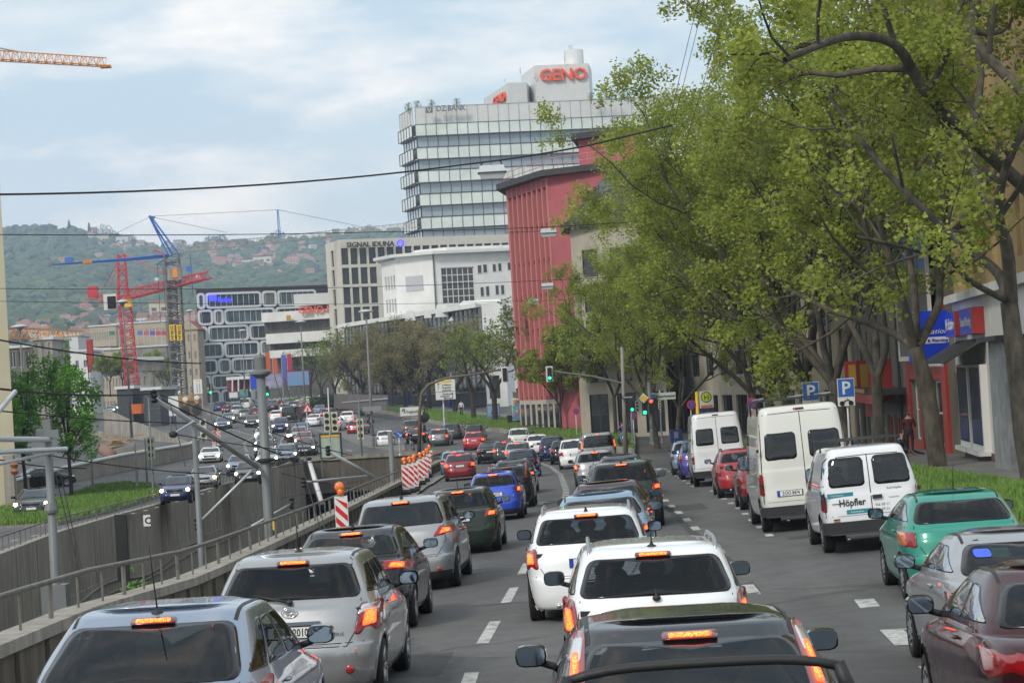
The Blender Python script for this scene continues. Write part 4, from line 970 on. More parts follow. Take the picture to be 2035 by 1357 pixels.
# == ground, roads, trench
def asphalt(name,c1,c2,patch=.35):
 m=bpy.data.materials.new(name); m.use_nodes=True; t=m.node_tree; b=t.nodes['Principled BSDF']
 tcn=t.nodes.new('ShaderNodeTexCoord')
 def N(sc_,det,rg,stretch=None,dist=0):
  n=t.nodes.new('ShaderNodeTexNoise'); n.inputs['Scale'].default_value=sc_; n.inputs['Detail'].default_value=det; n.inputs['Roughness'].default_value=rg; n.inputs['Distortion'].default_value=dist
  mp=t.nodes.new('ShaderNodeMapping'); mp.inputs['Scale'].default_value=stretch or (1,1,1); t.links.new(tcn.outputs['Object'],mp.inputs[0]); t.links.new(mp.outputs[0],n.inputs['Vector']); return n
 a=N(.35,8,.6,(1,.18,1),.3); f=N(38,4,.8); s=N(1.6,10,.75)
 r=t.nodes.new('ShaderNodeMapRange'); r.inputs['From Min'].default_value=.32; r.inputs['From Max'].default_value=.68; t.links.new(a.outputs['Fac'],r.inputs[0])
 x=t.nodes.new('ShaderNodeMix'); x.data_type='RGBA'; x.inputs[6].default_value=(*c1,1); x.inputs[7].default_value=(*c2,1); t.links.new(r.outputs[0],x.inputs[0])
 y=t.nodes.new('ShaderNodeMix'); y.data_type='RGBA'; y.blend_type='MULTIPLY'; y.inputs[0].default_value=.75
 r2=t.nodes.new('ShaderNodeMapRange'); r2.inputs['From Min'].default_value=.3; r2.inputs['From Max'].default_value=.7; r2.inputs['To Min'].default_value=.62; r2.inputs['To Max'].default_value=1.25; t.links.new(f.outputs['Fac'],r2.inputs[0])
 r3=t.nodes.new('ShaderNodeMapRange'); r3.inputs['From Min'].default_value=.35; r3.inputs['From Max'].default_value=.65; r3.inputs['To Min'].default_value=.66; r3.inputs['To Max'].default_value=1.2; t.links.new(s.outputs['Fac'],r3.inputs[0])
 mu=t.nodes.new('ShaderNodeMath'); mu.operation='MULTIPLY'; t.links.new(r2.outputs[0],mu.inputs[0]); t.links.new(r3.outputs[0],mu.inputs[1])
 t.links.new(x.outputs[2],y.inputs[6]); t.links.new(mu.outputs[0],y.inputs[7]); 
 v=t.nodes.new('ShaderNodeTexVoronoi'); v.feature='DISTANCE_TO_EDGE'; v.inputs['Scale'].default_value=.11
 dm=t.nodes.new('ShaderNodeMixRGB'); dm.blend_type='ADD'; dm.inputs[0].default_value=1; nz=N(.9,5,.7); t.links.new(tcn.outputs['Object'],dm.inputs[1]); t.links.new(nz.outputs['Color'],dm.inputs[2]); t.links.new(dm.outputs[0],v.inputs['Vector'])
 r4=t.nodes.new('ShaderNodeMapRange'); r4.inputs['From Min'].default_value=.0; r4.inputs['From Max'].default_value=.013; r4.inputs['To Min'].default_value=.6; r4.inputs['To Max'].default_value=1; t.links.new(v.outputs['Distance'],r4.inputs[0])
 z=t.nodes.new('ShaderNodeMix'); z.data_type='RGBA'; z.blend_type='MULTIPLY'; z.inputs[0].default_value=1; t.links.new(y.outputs[2],z.inputs[6]); t.links.new(r4.outputs[0],z.inputs[7])
 t.links.new(z.outputs[2],b.inputs['Base Color']); b.inputs['Roughness'].default_value=.78
 bp=t.nodes.new('ShaderNodeBump'); bp.inputs['Strength'].default_value=.4; bp.inputs['Distance'].default_value=.01; t.links.new(f.outputs['Fac'],bp.inputs['Height']); t.links.new(bp.outputs[0],b.inputs['Normal'])
 return m
M_asph=asphalt('asphalt',(.056,.055,.056),(.135,.130,.124))
M_pave=mat('paving',(.17,.165,.155),.85,noise_amt=.35,noise_scale=1.5,bump=.2)
M_kerb=mat('kerb_stone',(.24,.23,.21),.85,noise_amt=.35,noise_scale=4)
M_mark=mat('road_paint',(.50,.50,.47),.7,noise_amt=.7,noise_scale=7)
M_grass=mat('grass_soil',(.055,.11,.018),.95,noise_amt=.5,noise_scale=1.2,bump=.4,bscale=9)
M_blade=mat('grass_blade',(.10,.21,.028),.8,noise_amt=.5,noise_scale=.6,col2=(.16,.24,.05))
def wallmat(name,c,c2,vs=3.2):
 m=bpy.data.materials.new(name); m.use_nodes=True; t=m.node_tree; b=t.nodes['Principled BSDF']; b.inputs['Roughness'].default_value=.9
 tcn=t.nodes.new('ShaderNodeTexCoord'); last=None
 def N(sc_,st,det=8):
  n=t.nodes.new('ShaderNodeTexNoise'); n.inputs['Scale'].default_value=sc_; n.inputs['Detail'].default_value=det; n.inputs['Roughness'].default_value=.7
  mp=t.nodes.new('ShaderNodeMapping'); mp.inputs['Scale'].default_value=st; t.links.new(tcn.outputs['Object'],mp.inputs[0]); t.links.new(mp.outputs[0],n.inputs['Vector']); return n
 s=N(vs,(1,1,.07)); l=N(.25,(1,1,1)); f=N(14,(1,1,1),4)
 mu=t.nodes.new('ShaderNodeMath'); mu.operation='MULTIPLY_ADD'; mu.inputs[1].default_value=.62; t.links.new(s.outputs['Fac'],mu.inputs[0])
 m2=t.nodes.new('ShaderNodeMath'); m2.operation='MULTIPLY'; m2.inputs[1].default_value=.38; t.links.new(l.outputs['Fac'],m2.inputs[0]); t.links.new(m2.outputs[0],mu.inputs[2])
 r=t.nodes.new('ShaderNodeMapRange'); r.inputs['From Min'].default_value=.38; r.inputs['From Max'].default_value=.60; t.links.new(mu.outputs[0],r.inputs[0])
 x=t.nodes.new('ShaderNodeMix'); x.data_type='RGBA'; x.inputs[6].default_value=(*c,1); x.inputs[7].default_value=(*c2,1); t.links.new(r.outputs[0],x.inputs[0])
 bp=t.nodes.new('ShaderNodeBump'); bp.inputs['Strength'].default_value=.3; bp.inputs['Distance'].default_value=.02; t.links.new(f.outputs['Fac'],bp.inputs['Height']); t.links.new(bp.outputs[0],b.inputs['Normal'])
 t.links.new(x.outputs[2],b.inputs['Base Color']); return m
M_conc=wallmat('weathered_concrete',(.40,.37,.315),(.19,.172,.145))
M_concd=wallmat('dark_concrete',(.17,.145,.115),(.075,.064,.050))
M_concl=wallmat('light_concrete',(.36,.34,.30),(.18,.165,.14),1.5)
M_steel=mat('grey_steel',(.20,.215,.22),.5,.3,noise_amt=.3,noise_scale=3)
M_rail=mat('rail_metal',(.20,.19,.17),.55,.4,noise_amt=.4,noise_scale=4)
M_wire=mat('wire_black',(.012,.012,.013),.6)
XF=[(-20,-9.5),(20,-12),(69.6,-16.1),(86,-17.6),(105,-18.5),(130,-18.9),(162,-18.4),(183,-17.4)]
XN=-6.0; YP=183
def Xf(Y): return interp(XF,Y)
def strip(name,xl,xr,Ys,dz,m,nx=2,z=None,raised=0):
 """sheet between two edges that are functions of Y"""
 vs=[];fs=[]
 for Y in Ys:
  a,b=xl(Y),xr(Y)
  for i in range(nx+1):
   X=a+(b-a)*i/nx; vs.append((X,Y,(z(Y,X) if z else gz(Y,X))+dz))
 for j in range(len(Ys)-1):
  for i in range(nx): k=j*(nx+1)+i; fs.append((k,k+1,k+nx+2,k+nx+1))
 mb=MB(); mb.add(vs,fs)
 return mb.build(name,m)
def fr(a,b,s): 
 n=max(1,int(round((b-a)/s))); return [a+(b-a)*i/n for i in range(n+1)]
mb=MB()
def sheet(xs,Ys):
 vs=[];fs=[]
 for Y in Ys:
  for x in xs: X=x(Y) if callable(x) else x; vs.append((X,Y,gz(Y,X)))
 n=len(xs)
 for j in range(len(Ys)-1):
  for i in range(n-1): k=j*n+i; fs.append((k,k+1,k+n+1,k+n))
 mb.add(vs,fs)
sheet([XN,-3,0,4,8,12,16,24,60],fr(-20,YP,3)); sheet([-300,-120,-60,-40,-30,-22,lambda Y:Xf(Y)],fr(-20,YP,3))
sheet([-300,-120,-60,-40,-30,-22,-17.4,-12,XN,-3,0,4,8,12,16,24,60,140],fr(YP,620,5))
struct(mb.build('road',M_asph))
mb=MB(); mb.add([(-4000,560,-6),(4000,560,-6),(4000,9000,-6),(-4000,9000,-6)],[(0,1,2,3)]); mb.add([(-4000,-400,-25),(4000,-400,-25),(4000,700,-25),(-4000,700,-25)],[(0,1,2,3)])
struct(mb.build('ground',mat('far_ground',(.10,.11,.07),.95,noise_amt=.5,noise_scale=.01)))
def zfl(Y,X=0): return gz(Y,0)-interp([(0,4.2),(100,5.2),(183,7.2)],Y)
tr=MB(); Ys=fr(-20,YP+45,4); vs=[];fs=[]
for Y in Ys:
 for x in (Xf(min(Y,YP))-.2,XN+.3): vs.append((x,Y,zfl(min(Y,230))))
for j in range(len(Ys)-1): fs.append((2*j,2*j+1,2*j+3,2*j+2))
tr.add(vs,fs); struct(tr.build('track_bed',mat('ballast',(.09,.08,.07),.95,noise_amt=.5,noise_scale=6,bump=.5,bscale=12)))
for k,xc in enumerate((-8.2,-12.4)):
 t=thing('tram_track','steel rails on sleepers at the bottom of the trench, %s'%('nearer the parapet' if k==0 else 'nearer the far wall'),'rail track',(xc,60,zfl(60)),group='tram tracks in the trench')
 for s in (-.72,.72):
  mb=MB(); mb.tube([(xc+s-.02*max(0,Y-0)*(k*.35),Y,zfl(Y)+.12) for Y in fr(10,200,6)],.05,4); mb.build('rail',M_rail,t,world=True)
w_=thing('trench_wall','long weathered concrete retaining wall on the far side of the tram trench','retaining wall',(-17,90,gz(90,-17)))
vs=[];fs=[];Ys=fr(-20,YP,3)
for Y in Ys:
 x=Xf(Y); zt=gz(Y,x)+.10; vs+=[(x-.35,Y,zt-.4),(x-.35,Y,zt),(x,Y,zt),(x,Y,zt-2.6),(x+.05,Y,zt-2.6),(x+.05,Y,zfl(Y)-.1)]
for j in range(len(Ys)-1):
 for i in range(5): fs.append((6*j+i,6*j+i+1,6*j+7+i,6*j+6+i))
mb=MB(); mb.add(vs,fs); mb.build('wall_face',M_conc,w_,world=True)
mb=MB()
for Y in fr(24,178,5.5):
 x=Xf(Y); zt=gz(Y,x)+.09; mb.box((x+.002,Y,zt-2.4),(.01,.025,4.6))
mb.build('wall_joint',M_well,w_,world=True)
for dz_ in (2.9,3.25):
 mb=MB(); mb.tube([(Xf(Y)+.10,Y,gz(Y,Xf(Y))-dz_+.25*math.sin(Y*.21)*(1 if dz_<3 else .4)) for Y in fr(30,150,2)],.04,6); mb.build('conduit',M_concl,w_,world=True)
def railing(name,label,path,h,spacing,rail_r,post_r,mrail,mids=(),zoff=0,close=None,top=True,big=0):
 """path: list of ground points"""
 t=thing(name,label,'railing',path[0]); 
 L=[0]
 for a,b in zip(path,path[1:]): L.append(L[-1]+(Vector(b)-Vector(a)).length)
 def at(s):
  for i in range(len(path)-1):
   if s<=L[i+1] or i==len(path)-2:
    k=(s-L[i])/(L[i+1]-L[i]); return Vector(path[i]).lerp(Vector(path[i+1]),k)
 n=int(L[-1]/spacing); up_=Vector((0,0,1))
 mb=MB(); mb.tube([p+up_*(h+zoff) for p in [Vector(q) for q in path]],rail_r,8); mb.build('handrail',mrail,t,world=True,smooth=True)
 for m_ in mids:
  mb=MB(); mb.tube([Vector(q)+up_*(m_+zoff) for q in path],rail_r*.6,6); mb.build('mid_rail',mrail,t,world=True,smooth=True)
 for i in range(min(n+1,100)):
  p=at(min(L[-1],i*spacing)); r=post_r*(2 if big and i%big==0 else 1)
  mb=MB(); mb.tube([p+up_*zoff,p+up_*(h+zoff)],r,5); mb.build('post',mrail,t,world=True)
 if n>100:
  mb=MB()
  for i in range(101,n+1):
   p=at(min(L[-1],i*spacing)); mb.tube([p+up_*zoff,p+up_*(h+zoff)],post_r,5)
  o=mb.build('far_post',mrail,t,world=True); o['kind']='stuff'
 return t
railing('wall_railing','thin grey railing along the top edge of the far trench wall','%s' and [(Xf(Y)-.18,Y,gz(Y,Xf(Y))+.10) for Y in fr(40,YP,4)],.48,1.45,.028,.016,M_rail,big=5)
pw=thing('parapet_wall','low dark concrete parapet between the left lane and the tram trench','parapet',(-5.8,60,gz(60,-5.8)))
Ys=fr(-10,150,3); vs=[];fs=[]
def XP(Y): return -5.62 if Y<118 else -5.62+.0009*(Y-118)**2
for Y in Ys:
 x=XP(Y); z=gz(Y,x); vs+=[(x,Y,z-.05),(x,Y,z+.56),(x+.06,Y,z+.56),(x+.06,Y,z+.70),(x-.38,Y,z+.70),(x-.38,Y,zfl(Y))]
for j in range(len(Ys)-1):
 for i in range(5):
  fs.append((6*j+i,6*j+i+1,6*j+7+i,6*j+6+i))
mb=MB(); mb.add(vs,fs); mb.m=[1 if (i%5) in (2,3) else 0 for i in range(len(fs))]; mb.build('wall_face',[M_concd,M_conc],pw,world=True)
mb=MB()
for Y in fr(20,148,1.6):
 x=XP(Y); z=gz(Y,x); mb.box((x+.03,Y,z+.28),(.05,.10,.50))
o=mb.build('wall_rib',M_concd,pw,world=True); o['kind']='stuff'
railing('parapet_railing','thick tube railing with close posts on the low parapet beside the left lane',[(XP(Y)-.15,Y,gz(Y,XP(Y))+.70) for Y in fr(2,150,4)],.45,1.7,.036,.017,M_rail,big=3)
pt=thing('tunnel_portal','concrete headwall over the dark mouth of the tram tunnel','tunnel portal',(-12,YP,gz(YP,-12)))
x0,x1=Xf(YP)-.3,XN+.6; zt=gz(YP,-12)
mb=MB(); mb.box(((x0+x1)/2,YP+.5,zt-1.45+.15),(x1-x0,1,3.0)); mb.build('headwall',M_concd,pt,world=True)
mb=MB(); mb.box((x1-.6,YP+.5,zt-5.4),(2.4,1.0,4.9)); mb.build('side_pier',M_concd,pt,world=True)
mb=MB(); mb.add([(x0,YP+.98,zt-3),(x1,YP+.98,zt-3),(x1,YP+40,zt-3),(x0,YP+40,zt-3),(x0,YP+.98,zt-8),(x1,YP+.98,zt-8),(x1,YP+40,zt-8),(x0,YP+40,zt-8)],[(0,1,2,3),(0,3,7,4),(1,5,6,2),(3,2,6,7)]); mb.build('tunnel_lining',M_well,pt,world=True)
mb=MB(); mb.box(((x0+x1)/2,YP-.0,zt-.0),(x1-x0,.30,.34)); mb.build('coping',M_concl,pt,world=True)
def pavestrip(name,xl,xr,Ys,m,h):
 o=strip(name,xl,xr,Ys,h,m,3); struct(o); return o
kx=lambda Y: 8.35+.04*(Y-60)
Yv=fr(38,166,3)
bx=lambda Y:16.0+.075*(Y-75)
gx=lambda Y: kx(Y)+4.1 if Y<150 else kx(Y)+4.1-.12*(Y-150)
hv=lambda Y:.14 if Y<95 else min(.38,.14+.01*(Y-95))
strip('grass_verge',kx,gx,Yv,0,M_grass,4,z=lambda Y,X:gz(Y,X)+hv(Y)+.02); struct(bpy.data.objects['grass_verge'])
mb=MB(); vs=[];fs=[]
for Y in Yv:
 x=kx(Y); z=gz(Y,x); vs+=[(x-.14,Y,z-.05),(x-.14,Y,z+hv(Y)+.01),(x+.01,Y,z+hv(Y)+.035)]
for j in range(len(Yv)-1):
 for i in range(2): fs.append((3*j+i,3*j+i+1,3*j+4+i,3*j+3+i))
mb.add(vs,fs); struct(mb.build('kerb',M_kerb))
strip('pavement',gx,lambda Y:bx(Y)+8,fr(10,170,3),0,M_pave,4,z=lambda Y,X:gz(Y,X)+.15); struct(bpy.data.objects['pavement'])
struct(strip('pavement',lambda Y:kx(Y)+.2,lambda Y:bx(Y)+8,fr(8,38,3),.15,M_pave,4))
strip('road_edge_strip',lambda Y:XP(Y)+.05,lambda Y:-4.75 if Y<118 else XP(Y)+1,fr(0,150,3),.10,M_kerb,1); struct(bpy.data.objects['road_edge_strip'])
def pxpoly(name,pts,h,m,kerb=True,km=None):
 P=[G(x,y) for x,y in pts]; n=len(P); mb=MB()
 c=sum((p for p in P),Vector((0,0,0)))/n; c.z=gz(c.y,c.x)
 vs=[(p.x,p.y,p.z+h) for p in P]+[(c.x,c.y,c.z+h)]+[(p.x,p.y,p.z-.1) for p in P]
 fs=[(i,(i+1)%n,n) for i in range(n)]; mi=[0]*n
 fs+=[(i,(i+1)%n,n+1+(i+1)%n,n+1+i) for i in range(n)]; mi+=[1]*n
 mb.v=vs; mb.f=fs; mb.m=mi
 o=mb.build(name,[m,km or M_kerb]); return struct(o)
pxpoly('traffic_island',[(612,853),(675,868.6),(713,885),(775,895.5),(806,898),(803,880),(745,869),(681,861)],.13,M_pave)
pxpoly('traffic_island',[(404,812),(412,826),(487,837),(560,842),(520,834),(470,824)],.13,M_pave)
E1=[(1262,903),(1240,900),(1150,888),(1060,872),(1000,860),(900,850),(820,833),(760,821),(690,812),(620,806),(545,800)]
E2=[(1262,872),(1200,866),(1100,851),(1030,840),(960,833),(880,823),(810,812),(750,804),(690,797),(620,791),(545,786)]
A=[G(*p) for p in E1]; Bq=[G(*p) for p in E2]
mb=MB(); vs=[];fs=[]
AA=[];BB=[]
for i in range(len(A)-1):
 for k in range(6):
  AA.append(A[i].lerp(A[i+1],k/6)); BB.append(Bq[i].lerp(Bq[i+1],k/6))
for a,b in zip(AA,BB):
 for k in range(4): q=a.lerp(b,k/3); vs.append((q.x,q.y,gz(q.y,q.x)+.38))
for j in range(len(AA)-1):
 for i in range(3): fs.append((4*j+i,4*j+i+1,4*j+5+i,4*j+4+i))
mb.add(vs,fs); struct(mb.build('grass_verge',M_grass))
mb=MB(); vs=[];fs=[]
for a in AA: z=gz(a.y,a.x); vs+=[(a.x-.03,a.y-.2,z-.05),(a.x-.03,a.y-.2,z+.42),(a.x+.05,a.y,z+.42)]
for j in range(len(AA)-1):
 for i in range(2): fs.append((3*j+i,3*j+i+1,3*j+4+i,3*j+3+i))
mb.add(vs,fs); tag(mb.build('verge_wall',M_concl),'low kerb wall along the grass verge across the junction','kerb wall')
mb=MB(); vs=[];fs=[]
for a,b in zip(AA,BB):
 q=b+(b-a).normalized()*16; vs+=[(b.x,b.y,gz(b.y,b.x)+.30),(q.x,q.y,gz(q.y,q.x)+.30)]
for j in range(len(AA)-1): fs.append((2*j,2*j+1,2*j+3,2*j+2))
mb.add(vs,fs); struct(mb.build('pavement',M_pave))
pxpoly('grass_island',[(-30,1053),(20,1050),(115,1044),(200,1024),(318,988),(308,972),(250,966),(190,972),(118,1000),(60,1012),(-30,1022)],.14,M_grass)
# -- markings
def dashes(path,length,gap,width,start=0,name='lane_marking'):
 P=[Vector((x,y,0)) for x,y in path]; L=[0]
 for a,b in zip(P,P[1:]): L.append(L[-1]+(b-a).length)
 def at(s):
  for i in range(len(P)-1):
   if s<=L[i+1] or i==len(P)-2: return P[i].lerp(P[i+1],(s-L[i])/(L[i+1]-L[i])),(P[i+1]-P[i]).normalized()
 mb=MB(); s=start
 while s+length<=L[-1]+.01:
  k=max(1,int(length/1.5)); 
  for j in range(k):
   a,d=at(s+length*j/k); b,_=at(s+length*(j+1)/k); n=Vector((-d.y,d.x,0))*width/2
   mb.add([(*(v.xy),gz(v.y,v.x)+.006) for v in (a-n,a+n,b+n,b-n)],[(0,3,2,1)])
  s+=length+gap
 o=mb.build(name,M_mark); struct(o)
dashes([(-.95,8),(-.6,28.2),(-.3,36),(.6,60),(1.3,72)],3.3,3.4,.16,.2+.1)
dashes([(1.35,72.5),(1.8,90),(2.1,118),(1.9,136),(1.2,150),(.2,165)],.95,.95,.26)
dashes([(3.2,30),(3.75,45),(3.95,52),(4.15,58),(4.3,64),(4.6,75),(5.3,95)],1.7,2.9,.18,3)
dashes([(3.9,20.5),(4.2,25.6),(4.75,33)],1.9,2.2,.27,0.6)
dashes([(4.35,27),(6.4,27.1)],1.9,.1,.10)
dashes([(5.0,46),(5.75,60),(6.3,75)],.9,2.6,.16); dashes([(6.1,80),(6.9,108)],.9,2.8,.16)
for yy in (52,59.6,66.4): dashes([(5.2+.04*(yy-45),yy),(7.4+.04*(yy-45),yy+.1)],2.1,.2,.10)
g2=lambda L:[(G(*p).x,G(*p).y) for p in L]
dashes(g2([(566,864),(558,876),(558,884),(563,893),(575,905)]),1.2,2.0,.22)
dashes(g2([(545,800),(532,830),(503,868),(485,880),(487,890),(492,898)]),1.4,2.2,.22)
dashes(g2([(445,850),(470,856),(497,864),(520,866)]),1.5,1.5,.22)
dashes(g2([(-20,1085),(30,1073),(60,1066),(105,1056),(200,1035),(330,1003),(420,975)]),1.1,2.4,.16)
dashes(g2([(688,894),(713,898.5)]),3.0,.5,.2); dashes(g2([(560,905),(640,897),(770,899)]),30,1,.15)
dashes(g2([(1010,1020),(850,905),(900,910)][1:]),1.5,2,.15)
dashes(g2([(940,900),(985,925),(1010,950)]),2.4,3.6,.16)
dashes(g2([(800,832),(850,860),(870,880)]),2,4,.16)
M_tar=asphalt('asphalt_patch',(.040,.040,.041),(.060,.059,.058))
for (x0,x1,y0,y1) in ((-2.6,-1.0,25,27.5),(2.1,3.2,33,41),(.9,1.25,20,60),(-3.4,-3.15,24,70),(2.9,3.1,44,78),(2.2,4.0,62,66),(-4.2,-2.2,108,117),(-1.2,.8,122,128),(4.6,7.5,44.2,45)):
 o=strip('road_patch',lambda Y:x0+.03*(Y-25),lambda Y:x1+.03*(Y-25),fr(y0,y1,2),.003,M_tar,1); struct(o)
def arrow(x,y,s,a):
 p=G(x,y); ca,sa=math.cos(a),math.sin(a); pts=[(-.1,-1.4),(.1,-1.4),(.1,.2),(.38,.2),(0,1.4),(-.38,.2),(-.1,.2)]
 mb=MB(); q=[(p.x+s*(u*ca-v*sa),p.y+s*(u*sa+v*ca)) for u,v in pts]; mb.add([(X,Y,gz(Y,X)+.006) for X,Y in q],[tuple(range(7))]); struct(mb.build('road_arrow',M_mark))
arrow(1308,932,1.2,-.05); arrow(1075,1000,1,-.05)
# -- grass blades (real blades, one uncountable mass per verge)
def blades(name,label,pts_fn,n,h,seed):
 rnd=random.Random(seed); mb=MB(); vs=[];fs=[]
 for i in range(n):
  p=pts_fn(rnd)
  if p is None: continue
  a=rnd.random()*6.283; l=h*(.5+rnd.random()); w2=.012+.0003*p[1]; dx,dy=math.cos(a)*w2,math.sin(a)*w2; bx_,by_=rnd.gauss(0,.25)*l,rnd.gauss(0,.25)*l
  k=len(vs); vs+=[(p[0]-dx,p[1]-dy,p[2]),(p[0]+dx,p[1]+dy,p[2]),(p[0]+bx_,p[1]+by_,p[2]+l)]; fs.append((k,k+1,k+2))
 mb.v=vs; mb.f=fs; mb.m=[0]*len(fs)
 tag(mb.build(name,M_blade),label,'grass',kind='stuff')
def r1(rnd):
 Y=rnd.uniform(40,165); X=rnd.uniform(kx(Y),gx(Y)); return (X,Y,gz(Y,X)+hv(Y)+.01)
blades('grass','bright green grass on the verge along the parked cars',r1,60000,.13,1)
def r2(rnd):
 i=rnd.randrange(len(AA)-25); t=rnd.random(); u=rnd.random(); a=AA[i].lerp(AA[i+1],t); b=BB[i].lerp(BB[i+1],t); q=a.lerp(b,u); return (q.x,q.y,gz(q.y,q.x)+.37)
blades('grass','green grass on the verge across the junction',r2,26000,.16,2)
LG=[(G(x,y).x,G(x,y).y) for x,y in [(-30,1053),(20,1050),(115,1044),(200,1024),(318,988),(308,972),(250,966),(190,972),(118,1000),(60,1012),(-30,1022)]]
def r3(rnd):
 for _ in range(20):
  X=rnd.uniform(-34,-20);Y=rnd.uniform(90,155)
  if inpoly(X,Y,LG): return (X,Y,gz(Y,X)+.13)
 return None
blades('grass','long meadow grass on the island left of the trench',r3,24000,.26,3)
# == buildings
def winglass(name,c=(.02,.026,.03),rough=.08,var=.5):
 m=mat(name,c,rough,0,0,spec=.7,noise_amt=var,noise_scale=.6,stretch=(1,1,.4)); return m
M_wg=winglass('window_glass'); M_wgl=winglass('window_glass_pale',(.13,.16,.17),.12); M_wfr=mat('white_frame',(.6,.6,.58),.6); M_dfr=mat('dark_frame',(.04,.04,.045),.5)
M_white=mat('white_render',(.70,.70,.68),.85,noise_amt=.12,noise_scale=.5); M_cream=mat('cream_render',(.62,.56,.40),.9,noise_amt=.15,noise_scale=.3)
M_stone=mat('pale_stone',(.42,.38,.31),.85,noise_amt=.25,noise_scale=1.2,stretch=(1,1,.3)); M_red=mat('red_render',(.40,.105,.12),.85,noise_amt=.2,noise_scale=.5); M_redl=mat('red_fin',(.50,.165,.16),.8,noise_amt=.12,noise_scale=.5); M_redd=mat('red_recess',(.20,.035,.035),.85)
M_tile=mat('dark_roof',(.045,.042,.042),.7,noise_amt=.4,noise_scale=2); M_ochre=mat('ochre_render',(.34,.23,.10),.9,noise_amt=.2,noise_scale=.6); M_greyr=mat('grey_render',(.17,.155,.125),.9,noise_amt=.35,noise_scale=.5,stretch=(1,1,.3)); M_beige=mat('beige_stone',(.45,.38,.28),.9,noise_amt=.2,noise_scale=.8)
M_panel=mat('light_panel',(.60,.61,.60),.5,noise_amt=.08,noise_scale=.8)
WM={}
def winmesh(w,h,nx,ny,fm,gm,fw=.06,name='window'):
 k=(round(w,2),round(h,2),nx,ny,fm.name,gm.name)
 if k in WM: return WM[k]
 f=MB(); f.box((0,.03,h/2),(w,.02,h),mi=1)
 for i in range(nx+1):
  x=-w/2+fw/2+(w-fw)*i/nx; f.box((x,0,h/2),(fw,.05,h-.001),mi=0)
 for j in range(ny+1):
  z=fw/2+(h-fw)*j/ny; f.box((0,-.004,z),(w-.001,.05,fw),mi=0)
 me=f.mesh(name,[fm,gm]); WM[k]=me; return me
def facade(par,A,B,z0,z1,holes,wm,fm=None,gm=None,depth=.2,nx=2,ny=1,name='wall',wname='window',fw=.07,back=None,thick=.0):
 """wall from A to B (seen with A on the left), openings as (u0,u1,v0,v1) in metres from A / from z0"""
 fm=fm or M_wfr; gm=gm or M_wg
 A=Vector((A[0],A[1]));B=Vector((B[0],B[1])); L=(B-A).length; d=(B-A)/L; n=Vector((-d.y,d.x))   # n points into the building
 us=sorted({0,L}|{round(h[0],3) for h in holes}|{round(h[1],3) for h in holes}); vsn=sorted({0,z1-z0}|{round(h[2],3) for h in holes}|{round(h[3],3) for h in holes})
 us=[u for u in us if 0<=u<=L]; vsn=[v for v in vsn if 0<=v<=z1-z0]
 mb=MB(); P=lambda u,v,dd=0:(A.x+d.x*u+n.x*dd,A.y+d.y*u+n.y*dd,z0+v)
 for i in range(len(us)-1):
  for j in range(len(vsn)-1):
   uc,vc=(us[i]+us[i+1])/2,(vsn[j]+vsn[j+1])/2
   if any(h[0]<uc<h[1] and h[2]<vc<h[3] for h in holes): continue
   mb.add([P(us[i],vsn[j]),P(us[i+1],vsn[j]),P(us[i+1],vsn[j+1]),P(us[i],vsn[j+1])],[(0,1,2,3)])
 for (a,b,c,e) in [h[:4] for h in holes]:
  for q in ((a,c,b,c),(b,c,b,e),(b,e,a,e),(a,e,a,c)):
   mb.add([P(q[0],q[1]),P(q[2],q[3]),P(q[2],q[3],depth+.02),P(q[0],q[1],depth+.02)],[(0,1,2,3)])
 mb.build(name,wm,par,world=True)
 ang=math.atan2(d.y,d.x); cnt=0; rest=[]
 for h in holes:
  w=h[1]-h[0];hh=h[3]-h[2]; g=h[4] if len(h)>4 else gm
  me=winmesh(w,hh,nx,ny,fm,g,fw); c=P((h[0]+h[1])/2,h[2],depth-.03)
  o=bpy.data.objects.new(wname,me); C.objects.link(o); o.parent=par; o.location=Vector(c)-par.location; o.rotation_euler=(0,0,ang)
 return A,B,d,n,L
def shell(par,pts,z0,z1,m,roofm=None,name='body'):
 """rest of the volume: back walls and flat roof"""
 mb=MB(); n=len(pts)
 for i in range(1,n-1+1):
  a,b=pts[i-1],pts[i]; 
 mb.prism(pts,z0,z1); mb.build(name,roofm or m,par,world=True)
def gridholes(L,H,cols,rows,ww,wh,u0=None,v0=None,du=None,dv=None,g=None):
 du=du or L/cols; dv=dv or H/rows; u0=u0 if u0 is not None else du/2; v0=v0 if v0 is not None else (dv-wh)/2
 return [(u0+du*i-ww/2,u0+du*i+ww/2,v0+dv*j,v0+dv*j+wh) for i in range(cols) for j in range(rows)]
def XY(x,Y,h=0): return (XatG(x,Y,h),Y)
def XYz(x,y,Y): p=W(x,y,Y); return (p.x,p.y)
